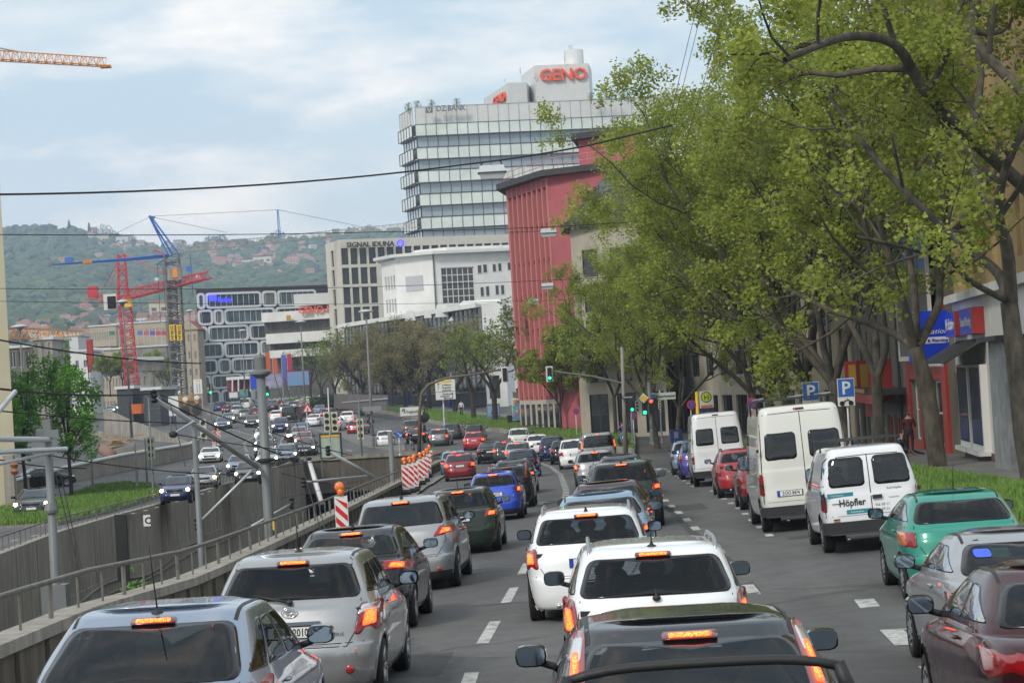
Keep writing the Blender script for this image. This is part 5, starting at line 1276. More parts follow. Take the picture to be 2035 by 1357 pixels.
# ---- office tower
Yt=440
t=thing('office_tower','tall glass and white panel office tower with GENO letters on its roof block','office tower',(*XYz(1000,600,Yt),gz(Yt)))
a=XYz(827,230,Yt); b=XYz(1330,195,Yt+7); c=XYz(801,232,Yt+11)
zt=W(830,214,Yt).z; zb=gz(Yt)
back=[(b[0]+2,b[1]+22),(c[0]+2,c[1]+22)]
mb=MB(); mb.prism([a,b,back[0],back[1],c],zb,zt-3.2); mb.build('core',mat('tower_core',(.10,.12,.125),.4),t,world=True)
def tband(nm,z0,z1,out,m,panel=None,frame=None,pts=(c,a,b)):
 mb=MB(); 
 for p,q in zip(pts,pts[1:]):
  p,q=Vector(p),Vector(q); L=(q-p).length; d=(q-p)/L; n=Vector((d.y,-d.x)); k=max(1,int(L/2.0))
  P=p+n*out-d*(out*.4); Q=q+n*out+d*(out*.4)
  mb.add([(P.x,P.y,z0),(Q.x,Q.y,z0),(Q.x,Q.y,z1),(P.x,P.y,z1)],[(0,1,2,3)],0)
  for i in range(k+1):
   s=P.lerp(Q,i/k)+n*.04; mb.box((s.x,s.y,(z0+z1)/2),(.10,.10,z1-z0),mi=1)
  for zz in (z0,z1): mb.tube([(P.x+n.x*.04,P.y+n.y*.04,zz),(Q.x+n.x*.04,Q.y+n.y*.04,zz)],.07,4,1)
 return mb.build(nm,[m,frame or M_dfr],t,world=True)
Mb_=mat('balcony_glass',(.62,.68,.64),.12,0,.6,noise_amt=.22,noise_scale=.12,stretch=(1,1,2)); Mbw=mat('blind_glass',(.28,.35,.40),.10,0,.8,noise_amt=.2,noise_scale=.15); Mdark=mat('low_tower_glass',(.06,.085,.085),.10,0,.8,noise_amt=.6,noise_scale=.12)
fl=(46.3/4500*Yt); ztop=zt-.1
mb=MB(); pa,pb,pc_=Vector(a),Vector(b),Vector(c)
tband('parapet',W(830,249,Yt).z,zt,.7,M_panel,frame=mat('panel_joint',(.35,.36,.36),.6))
zc=W(830,249,Yt).z
for i in range(11):
 z1=zc-i*fl
 lo=i>=8
 tband('balcony_glazing',z1-fl*.50,z1-.02,1.1,Mb_ if i<7 else Mdark)
 tband('window_band',z1-fl*.97,z1-fl*.52,.15,(Mbw if i<6 else Mdark))
 mb=MB(); mb.prism([(c[0]-.9,c[1]-.3),(a[0]-.5,a[1]-1.0),(b[0]+.5,b[1]-1.0),(b[0],b[1]+3),(c[0],c[1]+3)],z1-fl*.515,z1-fl*.49); mb.build('floor_slab',M_panel,t,world=True)
def lettersat(name,txt,x,y,Y,hpx,wpx,m,par,dirpts,depth=.3,bold=True):
 """txt whose lower-left corner is at photo pixel x,y on a wall at distance Y running along dirpts"""
 p=W(x,y,Y); d=Vector((dirpts[1][0]-dirpts[0][0],dirpts[1][1]-dirpts[0][1],0)).normalized(); s=4500/Y
 n=Vector((d.y,-d.x,0)); q=p+n*.25-par.location
 return text(name,txt,hpx/s/.70,q,d,(0,0,1),m,par,depth,bold,width=wpx/s/max(.15,abs(d.x)) )
M_sg=mat('grey_letters',(.13,.145,.16),.5); M_so=mat('orange_red_letters',(.80,.10,.03),.5); M_sb=mat('blue_lit_sign',(.03,.03,.9),.4,emit=(.05,.05,1),es=1.2); M_sd=mat('dark_letters',(.05,.05,.05),.5); M_bl=mat('sign_blue',(.012,.05,.55),.4)
yy_=Yt-1.7
lettersat('lettering','DZ BANK',867,222,yy_-.0,11,58,M_sg,t,(a,b))
mb=MB(); p=W(847,226,yy_); mb.box((p.x+.65,p.y-.5,p.z+.55),(1.35,.2,1.1)); mb.build('emblem',M_sg,t,world=True)
mb=MB(); mb.slab([(p.x+.25,p.y-.63,p.z+.9),(p.x+.45,p.y-.63,p.z+.9),(p.x+.65,p.y-.63,p.z+.35),(p.x+.85,p.y-.63,p.z+.9),(p.x+1.05,p.y-.63,p.z+.9),(p.x+.65,p.y-.63,p.z+.1)],(0,-.05,0)); mb.build('emblem_mark',M_panel,t,world=True)
Yr=Yt+5
def roofbox(nm,x0,x1,yt,yb,Y,dep,xl=None,Yl=None):
 p0=W(x0,yt,Y);p1=W(x1,yt,Y+1); zb_=zt-3
 pts=[(p0.x,p0.y),(p1.x,p1.y),(p1.x+1,p1.y+dep)]
 if xl: q=W(xl,yt,Yl); pts+=[(q.x+2,q.y+dep*.4),(q.x,q.y)]
 else: pts+=[(p0.x,p0.y+dep)]
 mb=MB(); mb.prism(pts,zb_,p0.z); mb.build(nm,M_panel,t,world=True); return p0,p1
p0,p1=roofbox('roof_block',1062,1169,131,205,Yr,10,1034,Yr+14)
r0,r1=roofbox('roof_block',1010,1046,165,205,Yr-1,8,959,Yr+22)
lettersat('lettering','GENO',1072,162,Yr-.1,23,94,M_so,t,((p0.x,p0.y),(p1.x,p1.y)),.5)
q=W(959,165,Yr+22); dd=Vector((r0.x-q.x,r0.y-q.y)).normalized(); s0=W(982,207,Yr+11)
def side_letters(txt,fx,zlow,h,wid,m):
 P=Vector((q.x,q.y)).lerp(Vector((r0.x,r0.y)),fx); n=Vector((dd.y,-dd.x)); P=P+n*.3
 text('lettering',txt,h/.7,Vector((P.x,P.y,zlow+.9))-t.location,(dd.x,dd.y,0),(0,0,1),m,t,.4,True,width=wid)
side_letters('GENO',.45,zt+.2,1.9,(Vector((r0.x-q.x,r0.y-q.y))).length*.45,M_so)
P=Vector((q.x,q.y)).lerp(Vector((r0.x,r0.y)),.12); mb=MB(); mb.box((P.x-.0,P.y-.4,zt+1.2),(.1,3.5,2.4),rz=math.atan2(dd.y,dd.x)-math.pi/2); mb.build('blue_sign_plate',M_bl,t,world=True)
mb=MB(); p=W(1140,98,Yr+5); mb.lathe((p.x,p.y+2,zt+2),[(1.95,0),(1.95,p.z-zt-2)],24); mb.build('water_tank',M_panel,t,True,world=True)
for (x,yb,yt_) in ((1132,98,91),(1136,98,90),(1122,128,104),(1034,150,132),(1062,160,142),(1066,165,146),(1003,163,158)):
 mb=MB(); p=W(x,yb,Yr);p2=W(x,yt_,Yr); mb.tube([p,p2],.06,5); mb.box(((p+p2)/2)[:],(.3,.3,.8)); mb.build('aerial',M_panel,t,world=True)
random.seed(3)
for i,(x,y) in enumerate([(812,215),(830,211),(858,209),(908,206),(1175,195),(1195,194),(1215,193),(1235,193),(1248,195)]):
 sh=thing('roof_shrub','green roof terrace shrub on the glass tower, '+['at the far left corner','second from the left corner','third from the left corner','above the grey lettering','first right of the GENO block','second right of the GENO block','third right of the GENO block','fourth right of the GENO block','last one before the tree branches'][i],'shrub',W(x,y+6,Yt+1),group='shrubs on the tower roof')
 mb=MB()
 for k in range(220):
  r=random.random; a_=r()*6.28; rad=.9*r(); h=r()*1.6; c_=Vector((math.cos(a_)*rad,math.sin(a_)*rad,h)); e=Vector((random.gauss(0,1),random.gauss(0,1),random.gauss(0,1))).normalized()*.14; f=e.orthogonal().normalized()*.1
  mb.add([c_-e,c_+f,c_+e],[(0,1,2)])
 mb.build('foliage',mat('shrub_leaf',(.12,.17,.07),.8),sh); mb=MB(); mb.tube([(0,0,-.6),(0,0,1)],.06,5); mb.build('stem',M_tile,sh)
# ---- SIGNAL IDUNA block
Ys_=395
t=thing('office_block','cream stone office block lettered SIGNAL IDUNA with dark window grid','office block',(*XYz(760,700,Ys_),gz(Ys_)))
a=XYz(681,600,Ys_);b=XYz(1060,600,Ys_+14);c=XYz(653,600,Ys_+10); zt=W(681,476,Ys_).z; zb=gz(Ys_)-1
M_sc=mat('cream_stone',(.60,.57,.49),.8,noise_amt=.1,noise_scale=.6)
s=4500/Ys_; L=(Vector(b)-Vector(a)).length; H=zt-zb
ztw=W(685,493,Ys_).z; hol=[]
pit=19.25/s*1.0
for r_ in range(6):
 vt=ztw-zb-r_*39.3/s
 for i in range(20 if r_==0 else (4 if r_<7 else 0)):
  u=.25+i*pit; hol.append((u,u+pit*.78,vt-33/s,vt))
facade(t,a,b,zb,zt,hol,M_sc,M_dfr,M_wg,.35,3,1)
L2=(Vector(a)-Vector(c)).length
facade(t,c,a,zb,zt,[(L2*.35,L2*.55,ztw-zb-33/s-r_*39.3/s,ztw-zb-r_*39.3/s) for r_ in range(6)],M_sc,M_dfr,M_wg,.3,1,1)
mb=MB(); mb.prism([(c[0]+.4,c[1]+1.5),(a[0]+.6,a[1]+1.2),(b[0],b[1]+1),(b[0],b[1]+20),(c[0]+3,c[1]+20)],zb,zt-.05); mb.build('roof_slab',M_sc,t,world=True)
lettersat('lettering','SIGNAL IDUNA',688,492,Ys_-.2,10,93,M_sd,t,(a,b))
mb=MB(); p=W(795,482,Ys_-1); mb.tube([(p.x+.55*math.cos(k*.314),p.y+2.2,p.z+.55*math.sin(k*.314)) for k in range(21)],.11,6); mb.tube([(p.x-.35,p.y+2.2,p.z+.15),(p.x+.3,p.y+2.2,p.z+.15),(p.x+.1,p.y+2.2,p.z-.4)],.09,5); mb.build('round_emblem',M_sb,t,world=True)
# ---- white building with the big studio window
Yw=345
t=thing('white_building','white angular building with one big gridded window under a flat overhanging roof','building',(*XYz(880,700,Yw),gz(Yw)))
c=XYz(762,600,Yw+9);d_=XYz(790,600,Yw+3);a=XYz(866,600,Yw);b=XYz(1040,600,Yw+4); zt=W(870,505,Yw).z; zb=gz(Yw)-1; s=4500/Yw
def yz(y,Y=Yw,x=900): return W(x,y,Y).z-zb
L=(Vector(b)-Vector(a)).length
hx=lambda x:(x-866)/174*L
hol=[(hx(880),hx(945),yz(603),yz(531))]
facade(t,a,b,zb,zt,hol,M_white,M_wfr,M_wg,.3,6,5,fw=.12)
for (x0,x1,y0,y1) in ((952,961,546,528),(963,972,545,527),(982,990,544,527),(993,1001,543,526),(1012,1020,542,525),(955,963,592,572),(966,974,592,571),(985,993,590,570),(996,1004,590,570)):
 w=(hx(x1)-hx(x0)); h=yz(y1)-yz(y0); me=winmesh(w,h,1,1,M_wfr,M_wg,.08); o=bpy.data.objects.new('window',me); C.objects.link(o); o.parent=t
 k=(hx(x0)+hx(x1))/2/L; P=Vector(a).lerp(Vector(b),k); o.location=Vector((P.x,P.y-.04,zb+yz(y0)))-t.location; o.rotation_euler=(0,0,math.atan2(b[1]-a[1],b[0]-a[0]))
facade(t,d_,a,zb,zt,[],M_white)
L2=(Vector(d_)-Vector(c)).length
facade(t,c,d_,zb,zt-.3,[(L2*(.18+.2*i),L2*(.30+.2*i),yz(y1),yz(y0)) for i in range(4) for (y0,y1) in ((538,566),(585,612),(630,650))],M_white,M_wfr,M_wg,.2,1,1)
mb=MB(); P=Vector(d_).lerp(Vector(a),.25);Q=Vector(d_).lerp(Vector(a),.70); n=Vector((Q.y-P.y,-(Q.x-P.x))).normalized()*.08
mb.add([(P.x+n.x,P.y+n.y,zb+yz(573)),(Q.x+n.x,Q.y+n.y,zb+yz(573)),(Q.x+n.x,Q.y+n.y,zb+yz(543)),(P.x+n.x,P.y+n.y,zb+yz(543))],[(0,1,2,3)]); mb.build('grey_poster_frame',mat('poster_grey',(.42,.42,.46),.7),t,world=True)
mb=MB(); mb.tube([(a[0]-.0,a[1]-.15,zb),(a[0]-.0,a[1]-.15,zt)],.12,6); mb.build('drainpipe',M_greyr,t,world=True)
mb=MB(); mb.prism([(c[0]-1.2,c[1]-.3),(d_[0]-.6,d_[1]-1.2),(a[0],a[1]-1.2),(b[0]+1,b[1]-1.2),(b[0]+1,b[1]+14),(c[0],c[1]+10)],zt,zt+.45); mb.build('roof_slab',M_panel,t,world=True)
mb=MB(); mb.prism([(d_[0]+3,d_[1]+1),(a[0]+2,a[1]+.6),(b[0],b[1]+.6),(b[0],b[1]+10),(c[0]+4,c[1]+8)],zt+.45,zt+1.0); mb.build('roof_top',M_white,t,world=True)
# ---- low glass building in front of it
Yg=300
t=thing('glass_building','low dark curtain wall building with pale mullions and a white flat roof behind the trees','building',(*XYz(820,700,Yg),gz(Yg)))
a=XYz(688,700,Yg+50);b=XYz(962,700,Yg-6); zt0=W(700,642,Yg+48).z; zb=gz(Yg)-1; s=4500/Yg
L=(Vector(b)-Vector(a)).length; nc,nr=34,6; H=zt0-zb
cw=L/nc
mb=MB(); 
P=lambda u,v,o=0:((a[0]+(b[0]-a[0])*u/L)+o*(b[1]-a[1])/L,(a[1]+(b[1]-a[1])*u/L)-o*(b[0]-a[0])/L,zb+v)
mb.add([P(0,3),P(L,3),P(L,H-.6),P(0,H-.6)],[(0,1,2,3)]); mb.build('curtain_glass',mat('curtain_glass',(.018,.024,.026),.07,0,.4,noise_amt=.7,noise_scale=.25),t,world=True)
mb=MB()
for i in range(nc+1): mb.box(P(cw*i,H/2+1.2,.08),(.06,.10,H-3.6),rz=math.atan2(b[1]-a[1],b[0]-a[0]))
for j in range(nr*2+1):
 z=3+(H-3.6)*j/(nr*2); mb.tube([P(0,z,.12),P(L,z,.12)],.04 if j%2 else .11,4)
mb.build('mullions',mat('mullion',(.13,.145,.145),.5),t,world=True)
mb=MB(); mb.prism([P(-.5,0,1)[:2],P(L+.5,0,1)[:2],(b[0]+2,b[1]+16),(a[0]+2,a[1]+14)],zb+H-.6,zb+H); mb.build('roof_slab',M_white,t,world=True)
for k in range(7):
 u=L*(k+.5)/7; mb=MB(); mb.tube([P(u,0,.5),P(u,3.6,.5)],.28,10); mb.build('blue_column',mat('blue_column',(.02,.04,.16),.4),t,world=True)
mb=MB(); mb.add([P(0,0,-2),P(L,0,-2),P(L,3,-2),P(0,3,-2)],[(0,1,2,3)]); mb.build('ground_floor',mat('green_glass',(.07,.10,.09),.3,noise_amt=.5,noise_scale=.3),t,world=True)
for (x,y,r) in ((815,628,1.1),(850,625,.8),(878,618,1.4)):
 p=W(x,y,Yg+6); mb=MB(); mb.box((p.x,p.y,p.z),(r*1.3,r*1.3,r*1.2),taper=.7); mb.build('roof_vent',M_panel,t,world=True)
a2=b;b2=XYz(1004,700,Yg-6); facade(t,a2,b2,zb,W(980,601,Yg-6).z,[(.5,2.0,2.2,5.4),(2.6,4.1,2.2,5.4)] if (Vector(b2)-Vector(a2)).length>2.6+1.5 else [(.4,1.8,2,5)],M_white,M_dfr,M_wg,.25,1,2)
mb=MB(); mb.prism([(a2[0],a2[1]+.3),(b2[0],b2[1]+.3),(b2[0]+1,b2[1]+14),(a2[0]+1,a2[1]+14)],zb,W(980,601,Yg-6).z-.1); mb.build('end_block',M_white,t,world=True)
p=W(955,600,Yg+4); mb=MB(); mb.box((p.x,p.y+3,p.z-1),(9,6,2.6),taper=.55); mb.build('atrium_roof',M_white,t,world=True)
# ---- red building
t=thing('red_building','tall dark red building with vertical fins and an overhanging dark flat roof','building',(4.6,206,gz(206)))
Yc=206; A=(XYz(1007,376,217)[0],217); Bc=(XYz(1085,352,Yc)[0],Yc); D=(XYz(1228,333,200)[0]+1,200)
zt=W(1085,352,Yc).z; zb=gz(Yc)-.5; H=zt-zb
A_=Vector(A);B_=Vector(Bc); L=(B_-A_).length; d=(B_-A_)/L; n=Vector((-d.y,d.x)); 
nf=8; zlow=3.6
mb=MB(); mb.prism([A,Bc,(D[0],D[1]),(D[0]+1,D[1]+18),(A[0]+2,A[1]+16)],zb,zt-.02)
mb2=MB(); q0=A_+n*.9+d*.0; q1=B_+n*.9
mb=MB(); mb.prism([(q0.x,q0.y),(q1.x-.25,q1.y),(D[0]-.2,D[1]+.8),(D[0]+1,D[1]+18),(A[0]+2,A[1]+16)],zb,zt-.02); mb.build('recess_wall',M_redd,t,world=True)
mb=MB(); mb.add([(Bc[0],Bc[1],zb),(D[0],D[1],zb),(D[0],D[1],zt),(Bc[0],Bc[1],zt)],[(0,1,2,3)]); mb.build('end_wall',M_red,t,world=True)
for i in range(nf+1):
 u=L*i/nf; c_=A_+d*u+n*.42; w_=.32 if 0<i<nf else .5
 mb=MB(); mb.box((c_.x,c_.y,zb+zlow+(H-zlow)/2-.01),(w_,.86,H-zlow-.02),rz=math.atan2(d.y,d.x)); mb.build('fin',M_redl,t,world=True)
mb=MB(); c_=A_+d*L/2+n*.45; mb.box((c_.x,c_.y,zt-.45),(L,.9,.86),rz=math.atan2(d.y,d.x)); mb.build('frieze',M_red,t,world=True)
rows_z=[zb+zlow+(H-zlow-1.2)*k/6 for k in range(6)]
for i in range(nf):
 for k,z in enumerate(rows_z):
  c_=A_+d*(L*(i+.5)/nf)+n*.86; mb=MB(); mb.box((c_.x,c_.y,z+1.6),(L/nf*.62,.06,1.9),rz=math.atan2(d.y,d.x)); mb.build('window',M_wg,t,world=True)
  c2=A_+d*(L*(i+.5)/nf)+n*.45
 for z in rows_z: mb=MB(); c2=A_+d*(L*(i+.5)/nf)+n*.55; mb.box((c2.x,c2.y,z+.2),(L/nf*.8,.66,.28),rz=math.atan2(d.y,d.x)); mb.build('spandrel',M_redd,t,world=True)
mb=MB(); c_=A_+d*L/2+n*.35; mb.box((c_.x,c_.y,zb+zlow/2),(L,.7,zlow),rz=math.atan2(d.y,d.x)); mb.build('plinth_wall',M_stone,t,world=True)
for i in range(7): mb=MB(); c_=A_+d*(L*(i+.55)/7)-n*.02; mb.box((c_.x,c_.y,zb+2.1),(L/7*.55,.06,2.2),rz=math.atan2(d.y,d.x)); mb.build('plinth_window',M_wg,t,world=True)
mb=MB(); mb.prism([(A[0]-1.0,A[1]-.2),(Bc[0]-.5,Bc[1]-1.1),(D[0]+1,D[1]-1.1),(D[0]+2,D[1]+19),(A[0]+1,A[1]+17)],zt,zt+.55); mb.build('roof_slab',M_tile,t,world=True)
pz=W(1150,272,208); p1=XYz(1150,300,208);p2=XYz(1262,300,204)
mb=MB(); mb.prism([p1,p2,(p2[0]+1,p2[1]+9),(p1[0]+1,p1[1]+9)],zt+.55,pz.z-.3); mb.build('roof_block',M_red,t,world=True)
mb=MB(); mb.prism([(p1[0]-.6,p1[1]-.6),(p2[0]+.6,p2[1]-.6),(p2[0]+1.6,p2[1]+9.6),(p1[0]+.4,p1[1]+9.6)],pz.z-.3,pz.z+.25); mb.build('roof_block_cover',M_tile,t,world=True)
rl=[(A[0]-.3,A[1]+1,zt+.55),(Bc[0]+.2,Bc[1]-.3,zt+.55),(D[0],D[1]-.4,zt+.55)]
mb=MB(); 
for hh in (.55,1.1): mb.tube([(x,y,z+hh) for x,y,z in rl],.035,4)
for p_,q_ in zip(rl,rl[1:]):
 for k in range(8): 
  v=Vector(p_).lerp(Vector(q_),k/8); mb.tube([v,v+Vector((0,0,1.1))],.03,4)
mb.build('roof_railing',mat('pink_rail',(.50,.22,.20),.6),t,world=True)
# ---- stone corner building with mansard roof
t=thing('stone_building','pale stone corner building with dark window columns and a steep dark mansard roof','building',(6,190,gz(190)))
a=(XYz(1153,800,190)[0],190);b=(12.6,188.5);zb=gz(190)-.3;zt=W(1138,448,190).z
L=(Vector(b)-Vector(a)).length;H=zt-zb
hol=[]
for i in range(3):
 for j in range(4): hol.append((.9+i*2.35,.9+i*2.35+1.3,5.0+j*2.95,5.0+j*2.95+2.3))
 hol.append((.8+i*2.35,.8+i*2.35+1.6,.6,4.0))
facade(t,a,b,zb,zt,hol,M_stone,M_dfr,M_wg,.3,2,2)
c=(a[0]+.6,a[1]+12); facade(t,c,a,zb,zt,gridholes(12,H-5,4,4,1.4,2.0,v0=5.4),M_stone,M_dfr,M_wg,.3)
mb=MB(); mb.prism([(a[0]+.5,a[1]+.5),(b[0],b[1]+.5),(b[0],b[1]+12),(a[0]+1,a[1]+12)],zb,zt-.1); mb.build('core',M_dfr,t,world=True)
z2=W(1232,335,193).z
mb=MB(); A3=[(a[0]-.5,a[1]-.5,zt),(b[0]+.5,b[1]-.5,zt),(b[0]+.5,b[1]+12,zt),(a[0]-.5,a[1]+12,zt)]; B3=[(a[0]+3.9,a[1]+3.5,z2),(b[0]+.3,b[1]+3.5,z2),(b[0]+.3,b[1]+9,z2),(a[0]+3.9,a[1]+9,z2)]
mb.add(A3+B3,[(0,1,5,4),(1,2,6,5),(2,3,7,6),(3,0,4,7),(4,5,6,7),(3,2,1,0)]); mb.build('mansard_roof',M_tile,t,world=True)
mb=MB(); p=Vector(A3[0]).lerp(Vector(B3[0]),.55); mb.box((p.x+1.7,p.y-.2,p.z),(1.8,.2,2.2)); mb.build('skylight',M_wgl,t,world=True)
mb=MB(); mb.box(((a[0]+b[0])/2,a[1]-.6,zt),(L+1.4,.5,.5)); mb.build('gutter',M_dfr,t,world=True)
# ---- right hand street front
def street_block(name,label,a,b,H,wm,cols,floors,gf,ww=1.1,wh=1.7,cat='building',gm=None,fm=None,gfh=4.0,fh=3.2,dep=14,gfmat=None,frames=M_wfr):
 """a is the far end, b the near end of the front facing the street"""
 c=((a[0]+b[0])/2,(a[1]+b[1])/2); t=thing(name,label,cat,(c[0],c[1],gz(c[1],c[0])))
 zb=min(gz(a[1],a[0]),gz(b[1],b[0]))-.3; zt=zb+H; L=(Vector(b)-Vector(a)).length
 hol=[(L*(i+.5)/cols-ww/2,L*(i+.5)/cols+ww/2,gfh+1+j*fh,gfh+1+j*fh+wh) for i in range(cols) for j in range(floors)]+gf
 facade(t,a,b,zb,zt,hol,wm,frames,gm,.22,2,2)
 d=Vector((b[0]-a[0],b[1]-a[1])).normalized(); n=Vector((-d.y,d.x))
 back=[(a[0]+n.x*.35,a[1]+n.y*.35),(b[0]+n.x*.35,b[1]+n.y*.35),(b[0]+n.x*dep,b[1]+n.y*dep),(a[0]+n.x*dep,a[1]+n.y*dep)]
 mb=MB(); mb.prism(back,zb,zt-.1); mb.build('core',wm,t,world=True)
 mb=MB(); mb.add([(b[0],b[1],zb),(back[1][0],back[1][1],zb),(back[1][0],back[1][1],zt),(b[0],b[1],zt)],[(0,1,2,3)]); mb.add([(a[0],a[1],zb),(back[0][0],back[0][1],zb),(back[0][0],back[0][1],zt),(a[0],a[1],zt)],[(0,1,2,3)]); mb.build('end_wall',wm,t,world=True)
 mb=MB(); e=[(a[0]-n.x*.5,a[1]-n.y*.5),(b[0]-n.x*.5,b[1]-n.y*.5),back[2],back[3]]; mb.prism(e,zt-.0,zt+.4); mb.build('roof',M_tile,t,world=True)
 if gfmat:
  mb=MB(); q=[(a[0]-n.x*.06,a[1]-n.y*.06),(b[0]-n.x*.06,b[1]-n.y*.06)]
 return t,zb,zt,d,n,L
t1,*_=street_block('stone_building','pale panelled office building behind the bus stop and the plane trees','%s' and (12.6,207),(19.8,169),17,M_stone,9,3,[(1.5+4.2*i,4.6+4.2*i,.4,3.6) for i in range(8)],2.6,1.9,gfh=4.2,fh=3.9,frames=M_dfr)
t2,*_=street_block('stone_building','pale stone building with tall dark glazed bays behind the middle plane trees',(19.9,168),(21.0,141),21,M_beige,5,4,[(1.2+5.2*i,4.9+5.2*i,.3,3.9) for i in range(5)],3.4,2.4,gfh=4.4,fh=4.0,frames=M_dfr)
t3,zb3,zt3,d3,n3,L3=street_block('grey_building','grey rendered building with tall narrow white windows above the red and yellow shop',(20.9,140),(18.45,106.3),22,M_greyr,10,5,[(1.2+4.1*i,4.0+4.1*i,.3,3.0) for i in range(8)],1.0,1.8,gfh=4.2,fh=3.3)
t4,zb4,zt4,d4,n4,L4=street_block('red_shop_building','narrow grey building with a bright red shop front under a large billboard',(18.4,106),(17.15,89.6),22,M_greyr,4,4,[(1.5,5.5,.9,3.6),(6.5,8.6,.2,3.6),(10.2,14.8,.9,3.6)],1.0,1.8,gfh=6.0,fh=3.3)
t5,zb5,zt5,d5,n5,L5=street_block('ochre_building','ochre yellow apartment building with white ground floor and the tattoo shop',(16.9,86.2),(14.6,60),23,M_ochre,9,5,[],1.05,1.9,gfh=6.1,fh=3.4)
# ================= shop details
def onwall(t,a,d,n,u,v,o,zb): return Vector((a[0]+d.x*u-n.x*o,a[1]+d.y*u-n.y*o,zb+v))
M_redp=mat('red_shop_paint',(.36,.03,.025),.55,noise_amt=.15,noise_scale=2); M_yel=mat('yellow_sign',(.45,.27,.03),.5); M_awn=mat('grey_canvas',(.05,.047,.045),.85); M_ltblue=mat('pale_blue_sign',(.30,.45,.70),.5)
def wbox(t,name,a,d,n,zb,u0,u1,v0,v1,o0,o1,m):
 mb=MB(); P=[onwall(t,a,d,n,u,v,o,zb) for v in (v0,v1) for (u,o) in ((u0,o0),(u1,o0),(u1,o1),(u0,o1))]
 mb.add(P,[(3,2,1,0),(4,5,6,7),(0,1,5,4),(1,2,6,5),(2,3,7,6),(3,0,4,7)]); return mb.build(name,m,t,world=True,fixn=True)
a4=(18.4,106)
wbox(t4,'red_cladding',a4,d4,n4,zb4,.05,1.45,0,6.2,.0,.12,M_redp); wbox(t4,'red_cladding',a4,d4,n4,zb4,5.55,6.45,0,6.2,0,.12,M_redp); wbox(t4,'red_cladding',a4,d4,n4,zb4,8.7,10.1,0,6.2,0,.12,M_redp); wbox(t4,'red_cladding',a4,d4,n4,zb4,14.9,L4-.02,0,10.3,0,.14,M_redp)
wbox(t4,'red_cladding',a4,d4,n4,zb4,1.45,14.9,3.65,4.5,0,.10,M_redp); wbox(t4,'red_cladding',a4,d4,n4,zb4,1.5,5.5,0,.88,0,.10,M_redp); wbox(t4,'red_cladding',a4,d4,n4,zb4,10.2,14.8,0,.88,0,.10,M_redp); wbox(t4,'red_cornice',a4,d4,n4,zb4,5.,L4,10.3,10.9,0,.5,M_redp)
bb=thing('billboard','large framed billboard with a skyline picture above the red shop front','billboard',onwall(None,a4,d4,n4,9,4.4,.5,zb4))
wbox(bb,'picture',a4,d4,n4,zb4,2.2,15.6,4.7,10.0,.45,.50,mat('poster_dark',(.07,.065,.06),.5,noise_amt=.7,noise_scale=1.5,col2=(.16,.14,.12)))
wbox(bb,'sky_area',a4,d4,n4,zb4,2.3,15.5,8.0,9.9,.50,.515,mat('poster_blue',(.10,.19,.36),.5,noise_amt=.4,noise_scale=.8))
for k,(u,h_) in enumerate([(3.0,.8),(4.1,1.5),(4.8,.9),(6.2,1.2),(7.4,.7),(9.0,1.6),(10.5,.9),(12.,1.3)]): wbox(bb,'skyline',a4,d4,n4,zb4,u,u+.5,7.9,7.95+h_,.515,.53,MATS['poster_dark'])
for (u0,u1,v0,v1) in ((2.0,2.2,4.5,10.2),(15.6,15.8,4.5,10.2),(2.2,15.6,4.5,4.7),(2.2,15.6,10.,10.2)): wbox(bb,'frame',a4,d4,n4,zb4,u0,u1,v0,v1,.42,.56,M_wfr)
for u in (4,7,10,13): 
 mb=MB(); p=onwall(None,a4,d4,n4,u,10.2,.5,zb4); q=onwall(None,a4,d4,n4,u,10.7,1.3,zb4); mb.tube([p,q],.03,5); mb.box(q[:],(.3,.3,.14)); mb.build('spot_lamp',M_wfr,bb,world=True)
a3=(20.9,140)
wbox(t3,'canopy',a3,d3,n3,zb3,4,L3-.5,3.7,4.0,0,1.5,M_tile); wbox(t3,'canopy_edge',a3,d3,n3,zb3,4,L3-.5,3.25,3.7,1.42,1.55,M_redp); wbox(t3,'canopy_stripe',a3,d3,n3,zb3,4,L3-6,3.75,3.95,1.55,1.60,M_yel)
for u in (14,22,30): wbox(t3,'blade_sign',a3,d3,n3,zb3,u,u+.3,3.4,5.4,.4,1.5,M_redp); wbox(t3,'blade_sign_stripe',a3,d3,n3,zb3,u+.3,u+.34,3.7,5.2,.9,1.3,M_yel)
wbox(t3,'shop_surround',a3,d3,n3,zb3,4,L3-.5,2.55,3.2,0,.08,mat('brown_fascia',(.10,.06,.05),.7)); wbox(t3,'red_panel',a3,d3,n3,zb3,8,14,2.2,3.0,.08,.12,M_redp)
for u in (L3-1.1,L3-5.2,L3-9.3): wbox(t3,'red_door_frame',a3,d3,n3,zb3,u,u+.25,.2,2.5,0,.1,M_redp)
for u in (9,20,31): 
 mb=MB(); p=onwall(None,a3,d3,n3,u,0,.15,zb3); mb.tube([p,p+Vector((0,0,21))],.07,6); mb.build('drainpipe',M_dfr,t3,world=True)
a5=(16.9,86.2)
M_wgf=mat('white_painted_wall',(.58,.57,.55),.85,noise_amt=.2,noise_scale=.8)
W5=lambda nm,u0,u1,v0,v1,o0,o1,m: wbox(t5,nm,a5,d5,n5,zb5,u0,u1,v0,v1,o0,o1,m)
W5('ground_floor_wall',0,L5,.9,6.2,0,.10,M_wgf); W5('plinth',2.2,L5,0,.9,0,.14,mat('brown_plinth',(.11,.065,.05),.8)); W5('cornice',-.1,L5,6.2,6.5,-.0,.4,M_wgf); W5('side_pier',-.2,2.1,0,3.6,.10,.16,mat('olive_render',(.16,.14,.08),.9,noise_amt=.4,noise_scale=1.5))
